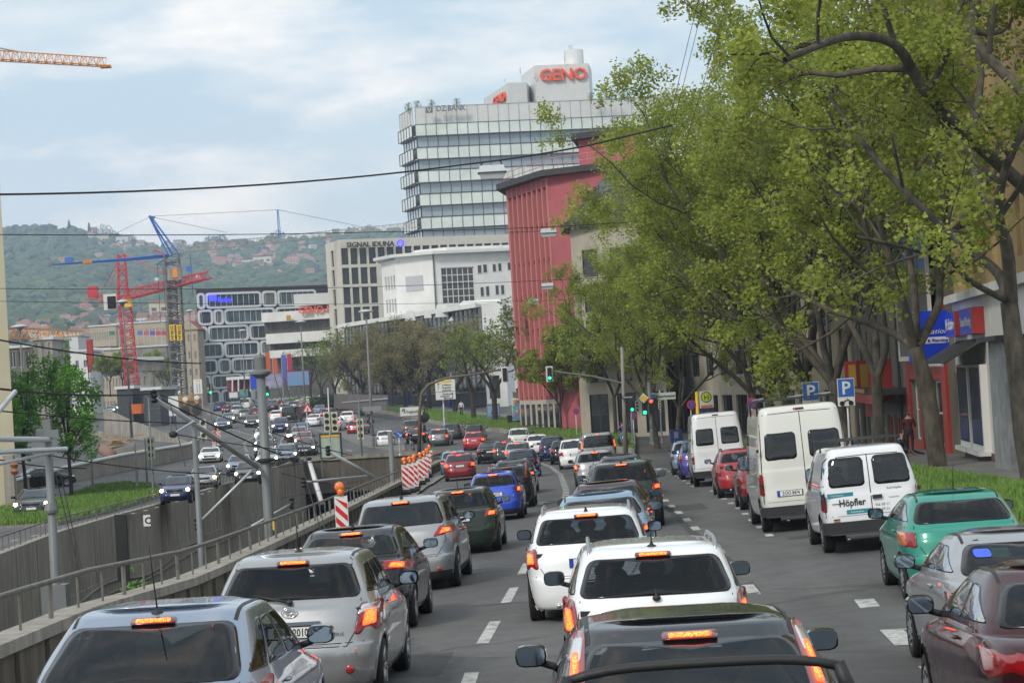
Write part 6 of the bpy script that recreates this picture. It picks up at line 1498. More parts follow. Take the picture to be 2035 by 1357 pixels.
for u in (2.4,6.4): 
 W5('shop_window_frame',u,u+3.4,.95,3.9,.10,.34,M_wfr); W5('shop_window',u+.25,u+3.15,1.15,3.8,.341,.36,mat('shop_glass',(.05,.07,.10),.08,noise_amt=.7,noise_scale=.7,col2=(.01,.02,.12))); W5('window_sill',u-.1,u+3.5,.80,.95,.10,.55,M_wfr); W5('blue_film',u+.3,u+3.1,1.2,2.0,.361,.366,mat('blue_film',(.01,.02,.14),.3))
W5('door',5.9,6.35,.3,3.6,.10,.2,M_dfr); W5('grey_pier',17.2,21,0,4.6,.10,.9,mat('grey_pier',(.25,.26,.26),.9,noise_amt=.4,noise_scale=2)); W5('pier_ledge',16.8,21.4,4.6,4.75,.1,1.2,M_tile)
aw=thing('awning','dark grey sloping canvas awning over the tattoo shop windows','awning',onwall(None,a5,d5,n5,6,4.6,.4,zb5))
P=[onwall(None,a5,d5,n5,u,v,o,zb5) for (u,v,o) in ((1.4,4.75,.1),(10.2,4.75,.1),(10.2,3.95,1.6),(1.4,3.95,1.6))]
mb=MB(); mb.slab(P,(0,0,.05)); mb.build('canvas',M_awn,aw,world=True); 
mb=MB(); mb.slab([P[1],P[2],P[2]+Vector((0,0,-.0)),Vector((P[1].x,P[1].y,P[2].z))][:2]+[P[2],Vector((P[1].x,P[1].y,P[2].z))],(.02,.02,0)); 
mb=MB(); mb.tube([P[3],P[2]],.05,6); mb.build('front_bar',M_wfr,aw,world=True)
def signbox(name,label,u0,u1,v0,v1,o0,o1,txts,edge=True):
 s=thing(name,label,'sign',onwall(None,a5,d5,n5,(u0+u1)/2,v0,o1,zb5)); wbox(s,'panel',a5,d5,n5,zb5,u0,u1,v0,v1,o0,o1,M_bl)
 if edge: wbox(s,'red_end',a5,d5,n5,zb5,u1,u1+.35,v0,v1,o0-.02,o1+.0,M_redp)
 for (tx,sz,uu,vv,wd,bo,sh) in txts:
  p=onwall(None,a5,d5,n5,uu,vv,o1+.012,zb5)-s.location; text('lettering',tx,sz,p,(d5.x,d5.y,0),(0,0,1),M_plate,s,.01,bo,sh,width=wd)
 return s
signbox('shop_sign','blue box sign lettered Ink Station on the white wall',.9,4.2,4.95,5.85,.1,.5,[('Ink Station',.62,1.1,5.2,2.9,False,.3)])
signbox('shop_sign','blue box sign lettered Tattoo & Piercing on the white wall',6.0,9.6,4.95,5.85,.1,.5,[('Tattoo & Piercing',.42,6.2,5.25,3.2,True,0)])
ps=thing('projecting_sign','large square blue sign lettered Ink Station sticking out from the wall','sign',onwall(None,a5,d5,n5,.3,4.1,.3,zb5))
q0=onwall(None,a5,d5,n5,.3,4.1,.25,zb5); q0x=Vector((-.9945,-.105,0)); w_=1.55; 
mb=MB(); c_=q0+q0x*(w_/2+.1); mb.box((c_.x,c_.y,q0.z+.95),(w_,.2,1.9),rz=.105); mb.build('panel',M_bl,ps,world=True)
mb=MB(); mb.box((c_.x+.01,c_.y-.11,q0.z+.78),(w_*.98,.02,.24),rz=.105); mb.build('white_band',M_plate,ps,world=True)
l0=q0+q0x*(w_+.05)+Vector((0.0,-.12,0))-ps.location
text('lettering','Ink Station',.28,l0+Vector((.06,.0,1.02)),(.9945,.105,0),(0,0,1),M_plate,ps,.01,False,.3,width=1.4)
text('lettering','Tattoo & Piercing',.16,l0+Vector((.06,-.02,.72)),(.9945,.105,0),(0,0,1),M_bl,ps,.01,True,0,width=1.4)
mb=MB(); mb.tube([q0+Vector((0,0,.1)),q0+q0x*.4+Vector((0,0,.1))],.03,5); mb.build('bracket',M_dfr,ps,world=True)
mb=MB(); pts=[Vector((math.sin(k*.9)*.22*(1 if k%2 else .6),0,-.16*k)) for k in range(10)]; p=onwall(None,a5,d5,n5,1.2,2.6,.17,zb5)
mb.tube([p+Vector((-d5.x*v.x,-d5.y*v.x,v.z)) for v in pts],.025,4); mb.build('graffiti',M_ink,t5,world=True)
# ---- building at the left edge
t=thing('cream_building','tall cream building cut off by the left edge of the photo','building',(-32,128,gz(128,-28)))
b=(XYz(35,1000,128)[0],128);a=(b[0]-14,122);zb=gz(128)-.5;zt=W(3,342,128).z
facade(t,a,b,zb,zt,[(14.9-1.5-4*i,14.9-.55-4*i,1.2+3.1*j+3,2.8+3.1*j+3) for i in range(3) for j in range(4)],M_cream,M_wfr,M_wg,.25)
c=(b[0]*1.22-.6,b[1]*1.22); facade(t,b,c,zb+3.3,zt,gridholes(25,zt-zb-3.3,6,4,1.2,1.6),M_cream,M_wfr,M_wg,.2)
mb=MB(); mb.prism([(a[0],a[1]+.5),(b[0]-.4,b[1]+.4),(c[0]-.4,c[1]),(c[0]-14,c[1])],zb+3.2,zt-.1); mb.build('core',M_cream,t,world=True)
mb=MB(); mb.box((b[0]-.3,b[1]-.2,zb+1.6),(.55,.55,3.3)); mb.build('pillar',M_concl,t,world=True)
mb=MB(); p=G(22,1005); mb.box((p.x-3,p.y,p.z+.4),(6,.3,.8)); mb.build('step_wall',M_concl,t,world=True)
for k in range(9):
 mb=MB(); mb.tube([(p.x-.3*k,p.y-.2,p.z+.4),(p.x-.3*k,p.y-.2,p.z+1.5)],.02,4); mb.build('baluster',M_steel,t,world=True)
mb=MB(); mb.tube([(p.x+.1,p.y-.2,p.z+1.5),(p.x-3,p.y-.2,p.z+1.5)],.03,4); mb.build('handrail',M_steel,t,world=True)
# ---- low wall with pale coping beside the slip road
pts=[G(*q) for q in [(-30,990),(60,972),(160,954),(248,936),(378,910),(398,905)]]
t=thing('slip_road_wall','long low concrete wall with pale coping beside the slip road','wall',pts[2])
mb=MB(); vs=[];fs=[]; tops=[(-30,975),(60,948),(160,924),(248,905),(378,884),(398,872)]
for p,q in zip(pts,tops):
 z=Zat(p.x,p.y,q[1]); vs+=[(p.x,p.y,p.z-.2),(p.x,p.y,z),(p.x-.3,p.y+.4,z),(p.x-.3,p.y+.4,p.z-.2)]
for j in range(len(pts)-1):
 for i in range(3): fs.append((4*j+i,4*j+i+1,4*j+5+i,4*j+4+i))
mb.add(vs,fs); mb.build('wall_face',M_conc,t,world=True)
mb=MB(); mb.tube([(vs[4*j+1][0],vs[4*j+1][1],vs[4*j+1][2]+.08) for j in range(len(pts))],.13,6); mb.build('coping',M_panel,t,world=True)
# ---- construction ramp wall
t=thing('ramp_wall','big curved concrete retaining wall of the construction ramp','retaining wall',G(330,900))
R0=[(205,262,812),(235,258,822),(262,254,835),(300,246,848),(350,236,868),(400,226,888),(432,218,903),(440,214,915)]
mb=MB(); vs=[];fs=[]
for x,Y,y in R0:
 p=W(x,y,Y); vs+=[(p.x,p.y,-6),(p.x,p.y,p.z),(p.x-.3,p.y+1.2,p.z)]
for j in range(len(R0)-1):
 for i in range(2): fs.append((3*j+i,3*j+i+1,3*j+4+i,3*j+3+i))
mb.add(vs,fs); mb.build('wall_face',M_conc,t,world=True,smooth=False)
p=W(186,800,268);q=W(262,835,255); mb=MB(); mb.add([(p.x-4,p.y,-6),(q.x,q.y,-6),(q.x,q.y,W(262,868,255).z),(p.x-4,p.y,W(180,840,268).z)],[(0,1,2,3)]); mb.build('wall_panel',M_concl,t,world=True)
def simple(name,label,x0,x1,ytop,Y,wm,cols,rows,ww=.5,wh=.5,dep=14,gm=None,roof=None,ybot=None,fm=None,Y2=None):
 a=XYz(x0,760,Y);b=XYz(x1,760,Y2 or Y); zb=gz(Y)-2 if ybot is None else W(x0,ybot,Y).z; zt=W((x0+x1)/2,ytop,Y).z
 t=thing(name,label,'building',((a[0]+b[0])/2,Y,zb)); L=(Vector(b)-Vector(a)).length;H=zt-zb
 du,dv=L/max(1,cols),H/max(1,rows)
 hol=[(du*(i+.5-ww/2),du*(i+.5+ww/2),dv*(j+.5-wh/2),dv*(j+.5+wh/2)) for i in range(cols) for j in range(rows)]
 facade(t,a,b,zb,zt,hol,wm,fm or M_wfr,gm,.25,2,1)
 mb=MB(); mb.prism([(a[0]+.1,a[1]+.4),(b[0]-.1,b[1]+.4),(b[0]-.1,b[1]+dep),(a[0]+.1,a[1]+dep)],zb,zt-.05); mb.build('core',wm,t,world=True)
 if roof=='gable':
  m=((a[0]+b[0])/2); mb=MB(); h=L*.55
  for y_ in (0,): mb.add([(a[0]-.4,a[1]-.3,zt),(b[0]+.4,b[1]-.3,zt),(m,a[1]-.3,zt+h),(a[0]-.4,a[1]+dep,zt),(b[0]+.4,b[1]+dep,zt),(m,a[1]+dep,zt+h)],[(0,1,2),(0,2,5,3),(1,4,5,2),(3,5,4)],0)
  mb.m[-4:]=[1,0,0,1]; mb.build('roof',[mat('red_tiles',(.32,.10,.06),.85),wm],t,world=True)
 else: mb=MB(); mb.prism([(a[0]-.3,a[1]-.3),(b[0]+.3,b[1]-.3),(b[0]+.3,b[1]+dep),(a[0]-.3,a[1]+dep)],zt,zt+.4); mb.build('roof',roof or M_panel,t,world=True)
 return t
simple('office_block','grey modern block with dark glazed left half behind the left trees',20,98,690,352,M_greyr,5,4,.7,.7,gm=M_wg)
simple('office_block','pale block with tall cream columns behind the left trees',70,108,675,348,mat('warm_grey',(.34,.32,.28),.9),3,3,.35,.8,fm=M_cream)
simple('office_block','white stepped block in the middle distance above the left trees',98,180,700,430,M_white,5,3,.4,.3)
simple('office_block','pale block with vertical slot windows below the orange crane jib',108,160,668,480,M_panel,9,1,.45,.35,ybot=760)
simple('station_building','long beige stone station building with dark slot windows and flags',183,236,648,620,M_beige,11,1,.5,.4,ybot=690)
simple('station_building','beige station hall with a long plain upper wall',228,335,642,640,M_beige,16,2,.35,.25,ybot=710)
simple('hotel_building','cream building with three rows of small windows left of the red crane',178,242,696,520,M_beige,10,3,.4,.45)
simple('hotel_building','pale grey building with paired windows right of the red crane',243,335,690,510,M_concl,9,3,.4,.4)
simple('corner_house','narrow beige brick house with a red gable roof next to the bubble windowed building',362,398,655,470,M_beige,3,5,.35,.4,roof='gable')
simple('site_office','dark grey stacked site containers beneath the red crane',231,262,773,300,mat('dark_container',(.045,.055,.065),.5),3,3,.9,.08,ybot=845)
simple('site_office','second dark grey container stack right of the crane foot',283,316,775,298,MATS['dark_container'],3,3,.9,.08,ybot=850)
bp=thing('footbridge','grey covered footbridge crossing the far end of the street','bridge',W(240,728,440))
a=W(160,716,440);b=W(324,712,450); mb=MB(); mb.slab([a,b,W(324,735,450),W(160,745,440)],(0,4,0)); mb.build('deck',M_concl,bp,world=True)
mb=MB(); mb.tube([a,b],.5,4); mb.build('parapet',M_panel,bp,world=True)
mb=MB(); mb.box(W(222,743,438)[:],(3.2,.2,.9)); mb.build('blue_banner',M_ltblue,bp,world=True)
for x in (190,250,300): 
 mb=MB(); p=W(x,740,445); mb.tube([p,(p.x,p.y,gz(445)-1)],.5,8); mb.build('pier',M_concl,bp,world=True)
ss=thing('red_silo','red slanted sign pylon above the left trees','pylon',W(178,745,300)); mb=MB(); mb.slab([W(171,676,300),W(181,674,300),W(184,712,300),W(178,740,300),W(175,740,300)],(0,1.2,0)); mb.build('panel',M_redp,ss,world=True)
# ---- building with rounded window frames
Yb=480
t=thing('bubble_window_building','white building with rounded strip windows framed in white on dark cladding','office block',(*XYz(500,700,Yb),gz(Yb)))
a=XYz(396,700,Yb);b=XYz(668,700,Yb+16);zt=W(397,574,Yb).z;zb=gz(Yb)-1
mb=MB(); mb.prism([a,b,(b[0],b[1]+16),(a[0]+3,a[1]+16)],zb,zt); mb.build('cladding',mat('dark_brown_cladding',(.05,.035,.038),.7),t,world=True)
L=(Vector(b)-Vector(a)).length; d=Vector((b[0]-a[0],b[1]-a[1])).normalized(); n=Vector((-d.y,d.x)); s=4500/Yb
rowp=[(32,[0,18,140,174,262]),(31,[0,33,56,168,262]),(32,[0,19,108,150,262]),(31,[0,52,130,200,262]),(30,[0,37,66,160,262]),(29,[0,21,90,150,262]),(29,[0,40,110,262])]
z=zt-.9; Mf_=mat('white_ring',(.72,.74,.75),.5); kk=0
for hpx,xs in rowp:
 h=hpx/s
 for x0,x1 in zip(xs,xs[1:]):
  if x1-x0<6: continue
  u0,u1=x0/s+.06,x1/s-.06
  if u1>L: u1=L-.1
  def rr(i_,r_):
   o=[]
   for (cx,cy,a0) in ((u1-i_-r_,z-i_-r_,0),(u0+i_+r_,z-i_-r_,90),(u0+i_+r_,z-h+i_+r_,180),(u1-i_-r_,z-h+i_+r_,270)):
    for q in range(6): t_=R(a0+18*q); o.append((cx+r_*math.cos(t_),cy+r_*math.sin(t_)))
   return o
  ou=rr(0,min(.8,(u1-u0)*.4)); inn=rr(.46,min(.5,(u1-u0)*.25)); m_=len(ou)
  def pj(x,y,o): return (a[0]+d.x*x-n.x*(o+.1),a[1]+d.y*x-n.y*(o+.1),y)
  mb=MB(); mb.add([pj(*q,0) for q in ou]+[pj(*q,.3) for q in ou]+[pj(*q,.3) for q in inn]+[pj(*q,.05) for q in inn],[(k_*m_+i_,k_*m_+(i_+1)%m_,(k_+1)*m_+(i_+1)%m_,(k_+1)*m_+i_) for k_ in range(3) for i_ in range(m_)],0); mb.add([pj(*q,.06) for q in inn],[tuple(range(m_))],1)
  for i in range(int((u1-u0-1)/1.3)):
   u=u0+.9+i*1.3; mb.tube([pj(u,z-h+.5,.12),pj(u,z-.5,.12)],.05,4,0)
  wi=mb.build('window',[Mf_,[M_wgl,mat('mid_glass',(.07,.09,.10),.15,noise_amt=.5,noise_scale=.8),mat('curtained_glass',(.20,.20,.17),.4,noise_amt=.4,noise_scale=1.2,stretch=(3,3,.2))][kk%3]],t,world=True); kk+=1
 z-=h+.16
p=W(418,601,Yb-1.2)-t.location; text('lettering','Ruby',1.5,p+Vector((1.6,0,.0)),(d.x,d.y,0),(0,0,1),M_sb,t,.1,True,width=3.2); mb=MB(); q=W(420,597,Yb-1); mb.box((q.x+.3,q.y,q.z+.5),(1.6,.2,1.3)); mb.build('blue_emblem',M_sb,t,world=True)
# ---- low white banded building with GENO-H
Yh=425
t=thing('banded_building','low white banded building lettered GENO-H in front of the bubble windowed block','office block',(*XYz(600,700,Yh),gz(Yh)))
def slabband(nm,x0,x1,y0,y1,Y0,Y1,m,dep=10,ext=0):
 A=W(x0,y0,Y0);Bv=W(x1,y0,Y1); za=W(x0,y1,Y0).z
 mb=MB(); mb.prism([(A.x,A.y),(Bv.x,Bv.y),(Bv.x,Bv.y+dep),(A.x+1,A.y+dep)],W(x0,y1,Y0).z,A.z); return mb.build(nm,m,t,world=True)
slabband('upper_box',583,665,585,608,Yh+4,Yh+6,M_panel); slabband('dark_band',612,665,606,617,Yh+5,Yh+7,M_dfr)
slabband('sign_band',519,668,622,641,Yh+2,Yh,M_white); slabband('window_band',525,668,641,664,Yh+4,Yh+2,mat('slat_dark',(.10,.09,.085),.7,noise_amt=.6,noise_scale=3,stretch=(1,1,.01)),8); slabband('white_band',528,668,664,684,Yh+1,Yh-1,M_white); slabband('window_band',535,668,684,697,Yh+4,Yh+2,MATS['slat_dark'],8); slabband('white_band',535,668,697,712,Yh+1,Yh-1,M_white); slabband('ground_floor',535,668,712,790,Yh+5,Yh+3,mat('dim_glass',(.10,.10,.095),.5,noise_amt=.5,noise_scale=.5),8)
lettersat('lettering','GENO-H',593,623,Yh+.2,13,68,M_so,t,((0,0),(1,-.02)))
p=W(574,632,Yh+.8); mb=MB(); mb.box((p.x,p.y-.4,p.z),(.8,.1,1.0)); mb.build('sign_patch',M_yel,t,world=True)
# == trees
def leafmat(name,c1,c2,tr=.45):
 m=bpy.data.materials.new(name); m.use_nodes=True; t=m.node_tree; t.nodes.clear(); o=t.nodes.new('ShaderNodeOutputMaterial')
 g=t.nodes.new('ShaderNodeNewGeometry'); x=t.nodes.new('ShaderNodeMix'); x.data_type='RGBA'; x.inputs[6].default_value=(*c1,1); x.inputs[7].default_value=(*c2,1)
 t.links.new(g.outputs['Random Per Island'],x.inputs[0])
 n=t.nodes.new('ShaderNodeTexNoise'); n.inputs['Scale'].default_value=.5; tc_=t.nodes.new('ShaderNodeTexCoord'); t.links.new(tc_.outputs['Object'],n.inputs['Vector'])
 r=t.nodes.new('ShaderNodeMapRange'); r.inputs['From Min'].default_value=.35; r.inputs['From Max'].default_value=.65; r.inputs['To Min'].default_value=.75; r.inputs['To Max'].default_value=1.25; t.links.new(n.outputs['Fac'],r.inputs[0])
 mu=t.nodes.new('ShaderNodeMix'); mu.data_type='RGBA'; mu.blend_type='MULTIPLY'; mu.inputs[0].default_value=1; t.links.new(x.outputs[2],mu.inputs[6]); t.links.new(r.outputs[0],mu.inputs[7])
 d=t.nodes.new('ShaderNodeBsdfPrincipled'); d.inputs['Roughness'].default_value=.55; t.links.new(mu.outputs[2],d.inputs['Base Color'])
 l=t.nodes.new('ShaderNodeBsdfTranslucent'); t.links.new(mu.outputs[2],l.inputs[0]); a=t.nodes.new('ShaderNodeMixShader'); a.inputs[0].default_value=tr
 t.links.new(d.outputs[0],a.inputs[1]); t.links.new(l.outputs[0],a.inputs[2]); t.links.new(a.outputs[0],o.inputs[0]); return m
M_leafp=leafmat('plane_leaf',(.21,.28,.035),(.43,.46,.09),.58); M_leafg=leafmat('maple_leaf',(.07,.22,.02),(.20,.42,.05),.4); M_leafy=leafmat('young_leaf',(.22,.30,.05),(.33,.36,.08),.5); M_leafb=leafmat('budding_leaf',(.19,.165,.085),(.28,.25,.12),.4); M_leafo=leafmat('sparse_leaf',(.13,.20,.035),(.26,.29,.07),.45)
def barkm(name,a,b):
 return mat(name,a,.9,noise_amt=.8,noise_scale=3.5,col2=b,bump=.6,bscale=10,stretch=(1,1,.45))
M_bark=barkm('plane_bark',(.022,.018,.014),(.12,.105,.078)); M_barkd=barkm('dark_bark',(.03,.025,.02),(.055,.045,.036))
def rv(rnd): 
 while True:
  v=Vector((rnd.uniform(-1,1),rnd.uniform(-1,1),rnd.uniform(-1,1)))
  if .05<v.length<1: return v.normalized()
TR_DBG=[]
class Tree:
 def __init__(s,seed): s.r=random.Random(seed); s.segs=MB(); s.tips=[]
 def limb(s,pts,r0,r1,depth=0,n=8,side=True,maxd=4,up=.18,lk=.62,dens=1.0):
  m=len(pts); rs=[r0+(r1-r0)*(i/(m-1)) for i in range(m)]
  s.segs.tube(pts,rs,max(3,n),cap=False)
  rnd=s.r
  if not side: return
  L=sum((Vector(b)-Vector(a)).length for a,b in zip(pts,pts[1:]))
  if depth>=maxd:
   for a,b in zip(pts[1:],pts[2:]+[pts[-1]]): s.tips.append(Vector(a))
   s.tips.append(Vector(pts[-1])); return
  k=max(2,int((3.2 if depth==0 else 2.6)*dens+L*.35))
  for i in range(k):
   t=.30+.7*(i+rnd.random())/k if depth==0 else .22+.78*(i+rnd.random()*.9)/k
   t=min(t,.999); f=t*(m-1); j=int(f); p=Vector(pts[j]).lerp(Vector(pts[min(j+1,m-1)]),f-j); d=(Vector(pts[min(j+1,m-1)])-Vector(pts[j])).normalized()
   q=rv(rnd); q=(q-d*q.dot(d)).normalized(); nd_=(d*rnd.uniform(.35,.85)+q*rnd.uniform(.5,1.0)+Vector((0,0,up))).normalized()
   s.grow(p,nd_,L*lk*rnd.uniform(.75,1.15)*(1.15-.45*t),(r0+(r1-r0)*t)*rnd.uniform(.5,.72),depth+1,maxd,up,lk,dens)
 def grow(s,p,d,L,r,depth,maxd,up,lk,dens):
  rnd=s.r; m=5 if depth<3 else 4; pts=[p]; 
  for i in range(m-1):
   d=(d+rv(rnd)*.28+Vector((0,0,up*.35))).normalized(); p=p+d*L/(m-1); pts.append(p)
  s.limb(pts,r,max(.006,r*.38),depth,max(3,7-depth),True,maxd,up,lk,dens)
 def leaves(s,mbk,per,size,spread,keep=1.0,droop=.0):
  rnd=s.r; mb=MB(); vs=[];fs=[]
  for t in s.tips:
   if rnd.random()>keep: continue
   for _ in range(per):
    c=t+rv(rnd)*spread*rnd.random()**.5; e=rv(rnd); e.z*=.5; e.normalize(); f=e.cross(rv(rnd)); f=f.normalized() if f.length>.1 else e.orthogonal().normalized(); l=size*rnd.uniform(.6,1.25)*.5; w_=l*.8
    k=len(vs); vs+=[c-e*l,c-e*l*.1+f*w_,c+e*l,c-e*l*.1-f*w_]; fs.append((k,k+1,k+2,k+3))
  mb.v=[tuple(v) for v in vs]; mb.f=fs; mb.m=[0]*len(fs); s.nl=len(fs); return mb
def finish(name,label,T,loc,leafm,barkm_,per,size,spread,group=None,keep=1.0,cat='tree'):
 root=thing(name,label,cat,loc,group=group)
 T.segs.build('trunk',barkm_,root,smooth=True)
 if per: T.leaves(None,per,size,spread,keep).build('crown',leafm,root)
 TR_DBG.append((label,T,root))
 return root
def plane(seed,H=20,th=4.2,r0=.34,lean=(-.10,0),limbs=4,spread=.85,maxd=4,biasx=-.18,lk=.62,L0=None,dens=1.0):
 T=Tree(seed); rnd=T.r; top=Vector((lean[0]*th*1.3,lean[1]*th,th)); pts=[Vector((0,0,-.3)),Vector((lean[0]*.3*th,0,th*.33)),Vector((lean[0]*.75*th,0,th*.66)),top]
 T.segs.tube([Vector((0,0,-.35)),Vector((0,0,.15))]+pts[1:],[r0*1.7,r0*1.12,r0,r0*.92,r0*.95],12,cap=False)
 for i in range(limbs):
  a=6.283*(i+rnd.random()*.5)/limbs; out=spread*rnd.uniform(.5,1.05); d=Vector((math.cos(a)*out+biasx,math.sin(a)*out,1)).normalized(); p=top-Vector((0,0,.25*rnd.random())); q=[p]; LL=(L0 or (H-th)*.78)*rnd.uniform(.85,1.1)
  for k in range(6):
   d=(d+rv(rnd)*.16+Vector((0,0,.05))).normalized(); p=p+d*LL/6; q.append(p)
  T.limb(q,r0*rnd.uniform(.5,.68),.05,0,9,True,maxd,.16,lk,dens)
 return T
GTR='plane trees along the right pavement'
protos=[]
def tsx(Y): return 13.9+.04*(Y-75)
P1=plane(11,H=20,th=3.6,limbs=5,spread=.62,lk=.56); P2=plane(23,H=21,th=4.0,limbs=4,spread=.66,lk=.56); P3=plane(5,H=22,th=4.5,limbs=5,spread=.6,lk=.56)
def put(T,x,Y,label,first,loc_rz,sc_,per=7,size=.17,spreadL=.55,lm=None):
 z=gz(Y,x)
 if first is None:
  r=finish('plane_tree',label,T,(x,Y,z),lm or M_leafp,M_bark,int(per*1.5),size,spreadL,GTR); r.rotation_euler=(0,0,loc_rz); r.scale=(sc_,)*3; return r
 r=dup(first,(x,Y,z),loc_rz,label); r.scale=(sc_,)*3; return r
a3_=put(P1,tsx(104),104,'plane tree in the fourth place of the right row, over the red and yellow shop',None,0,.95,10)
b3_=put(P2,tsx(118),118,'plane tree behind the grey lamp pole, fifth of the right row',None,.3,.95,9)
c3_=put(P3,tsx(133),133,'plane tree sixth of the right row, its crown hiding the stone building',None,0,.98,9)
put(None,tsx(148),148,'plane tree seventh of the right row, above the round no stopping sign',a3_,.5,.92)
put(None,tsx(163),163,'plane tree at the far end of the right row beside the bus stop',b3_,-.4,.88)
put(None,9.8,160,'plane tree at the junction corner whose crown reaches furthest left',c3_,.25,.66)
put(None,12.4,176,'thin crowned plane tree behind the junction signals',b3_,2.6,.62)
def limbpx(T,base,pts,Yt,r0,r1,dy,**k):
 q=[]
 n=len(pts)
 for i,(x,y) in enumerate(pts):
  Y=Yt+dy*(i/(n-1)); w_=W(x,y,Y)-base; q.append(w_)
 out=[q[0]]
 for i in range(len(q)-1):
  a=q[max(i-1,0)];b=q[i];c=q[i+1];d=q[min(i+2,len(q)-1)]
  for s_ in (.33,.67,1.0):
   t=s_; out.append(.5*((2*b)+(c-a)*t+(2*a-5*b+4*c-d)*t*t+(3*b-a-3*c+d)*t**3))
 T.limb(out,r0,r1,0,10,True,k.get('maxd',4),.14,k.get('lk',.50),k.get('dens',1.0))
 return out
def special(seed,x,Y,trunk,limbs,label,per,size,spr,maxd=4,tr=(.30,.22)):
 base=Vector((x,Y,gz(Y,x))); T=Tree(seed)
 tp=[W(px_,py_,Y)-base for px_,py_ in trunk]; tp=[Vector((0,0,-.3)),Vector((0,0,.2)) if abs(tp[0].z)>1 else tp[0]]+tp[1:] if tp[0].z<.6 else [Vector((0,0,-.3))]+tp
 n=len(tp); T.segs.tube(tp,[tr[0]*1.5]+[tr[0]+(tr[1]-tr[0])*i/(n-2) for i in range(n-1)],14,cap=False)
 for pts,r0,r1,dy,kw in limbs: limbpx(T,base,pts,Y,r0,r1,dy,**kw)
 return finish('plane_tree',label,T,base,M_leafp,M_bark,per,size,spr,GTR)
K=dict(maxd=3,lk=.42)
special(41,13.2,57,[(2050,940),(2035,860),(2020,720),(2005,600)],[
 ([(2005,610),(1985,545),(1925,495),(1850,430),(1760,340),(1690,250),(1640,180)],.15,.05,4,{}),
 ([(2010,610),(2000,500),(1985,420),(2000,330),(2060,200),(2080,80)],.16,.06,-4,{}),
 ([(2010,600),(2000,480),(1960,400),(1930,300),(1950,150),(1930,0),(1940,-100)],.17,.06,6,{}),
 ([(2005,600),(1930,560),(1890,520),(1830,500),(1700,470)],.09,.04,-6,K),
 ([(2090,420),(1990,330),(1900,250),(1830,170),(1780,90),(1700,72),(1630,90),(1560,120)],.19,.07,-6,dict(maxd=4,lk=.40)),
 ([(2120,260),(2040,190),(1960,110),(1930,60),(1935,0),(1900,-60)],.17,.07,3,{}),
 ],'nearest plane tree at the right edge, its heavy dark limbs crossing the upper right corner',15,.145,.5)
special(42,13.95,74,[(1868,955),(1855,860),(1840,760),(1818,690)],[
 ([(1818,690),(1780,665),(1720,640),(1640,612),(1560,570),(1490,520)],.15,.05,4,{}),
 ([(1815,690),(1800,620),(1775,540),(1750,450),(1700,330),(1640,210)],.18,.05,-3,{}),
 ([(1822,690),(1850,640),(1868,590),(1860,500),(1880,380),(1860,240),(1830,80)],.17,.06,4,{}),
 ([(1822,680),(1815,560),(1790,400),(1780,250),(1740,100),(1720,-20)],.14,.05,8,{}),
 ],'plane tree with forked brown trunk in front of the billboard and the two men',14,.16,.5,tr=(.33,.24))
special(43,14.7,88,[(1748,905),(1745,820),(1742,750)],[
 ([(1742,750),(1715,690),(1680,620),(1640,520),(1560,420),(1490,340)],.16,.05,3,{}),
 ([(1742,750),(1760,690),(1750,600),(1725,480),(1700,380),(1640,250),(1600,100)],.16,.05,-2,{}),
 ([(1742,750),(1735,640),(1690,540),(1640,400),(1570,260),(1500,120),(1440,20)],.17,.05,6,{}),
 ],'plane tree with pale narrow trunk between the parking signs and the billboard',14,.17,.5,tr=(.24,.20))
def bushy(seed,H,rad,th,loc,label,shape,leafn,leafs,lm,r0=.10,group=None,name='maple_tree'):
 T=Tree(seed); rnd=T.r; T.segs.tube([(0,0,-.2),(0,0,th*.5),(rnd.uniform(-.1,.1),0,th),(0,0,H*.8)],[r0*1.3,r0,r0*.9,.02],8,cap=False)
 for k,(cx,cy,cz,r,rz) in enumerate(shape):
  T.segs.tube([(0,0,min(th+.4,cz)),(cx*.6,cy*.6,cz-.4),(cx,cy,cz)],[.05,.03,.01],4,cap=False)
  for i in range(int(leafn*r*r)):
   d=rv(rnd); q=Vector((cx,cy,cz))+Vector((d.x*r,d.y*r,d.z*rz))*(rnd.random()**.33)*(1+.18*noise.noise(Vector((d.x*3+k,d.y*3,d.z*3)))); T.tips.append(q)
 root=thing(name,label,'tree',loc,group=group); T.segs.build('trunk',M_barkd,root,smooth=True)
 T.leaves(None,3,leafs,.16).build('crown',lm,root); return root
def shp(rnd,H,th,rad,n):
 o=[]
 for i in range(n):
  z=th+.5+(H-th-1.0)*i/(n-1); k=math.sin(math.pi*min(1,.25+.75*(1-(z-th)/(H-th))**.8))**.6; a=i*2.4; rr=rad*k
  rr*=rnd.uniform(.75,1.25); o.append((math.cos(a)*rr*.62,math.sin(a)*rr*.62,z,max(.3,rr*.50),max(.35,rr*.5)))
 return o
rr_=random.Random(5)
g=G(143,996); bushy(71,7.9,1.65,2.4,g,'dense green maple tree with a visible thin trunk on the grass island',shp(rr_,8.4,2.2,1.6,13)+[(.1,0,8.6,.35,.9),(-.7,0,7.2,.4,.8),(1.25,-.3,4.6,.55,1.2),(1.2,0,3.2,.6,.9)],340,.17,M_leafg,.11,'green trees at the left')
g=G(52,985); bushy(72,8.8,1.7,2.4,g,'dense green maple tree behind the left catenary mast, with two pointed tops',shp(rr_,8.2,2.2,1.75,13)+[(-1.2,0,8.0,.5,1.0),(.9,.2,8.4,.45,.9)],340,.18,M_leafg,.12,'green trees at the left')
g=G(-18,1000); bushy(73,6.5,2.0,2.4,g,'dense green maple tree cut off by the left edge',shp(rr_,6.5,2.2,2.1,12),420,.18,M_leafg,.12,'green trees at the left')
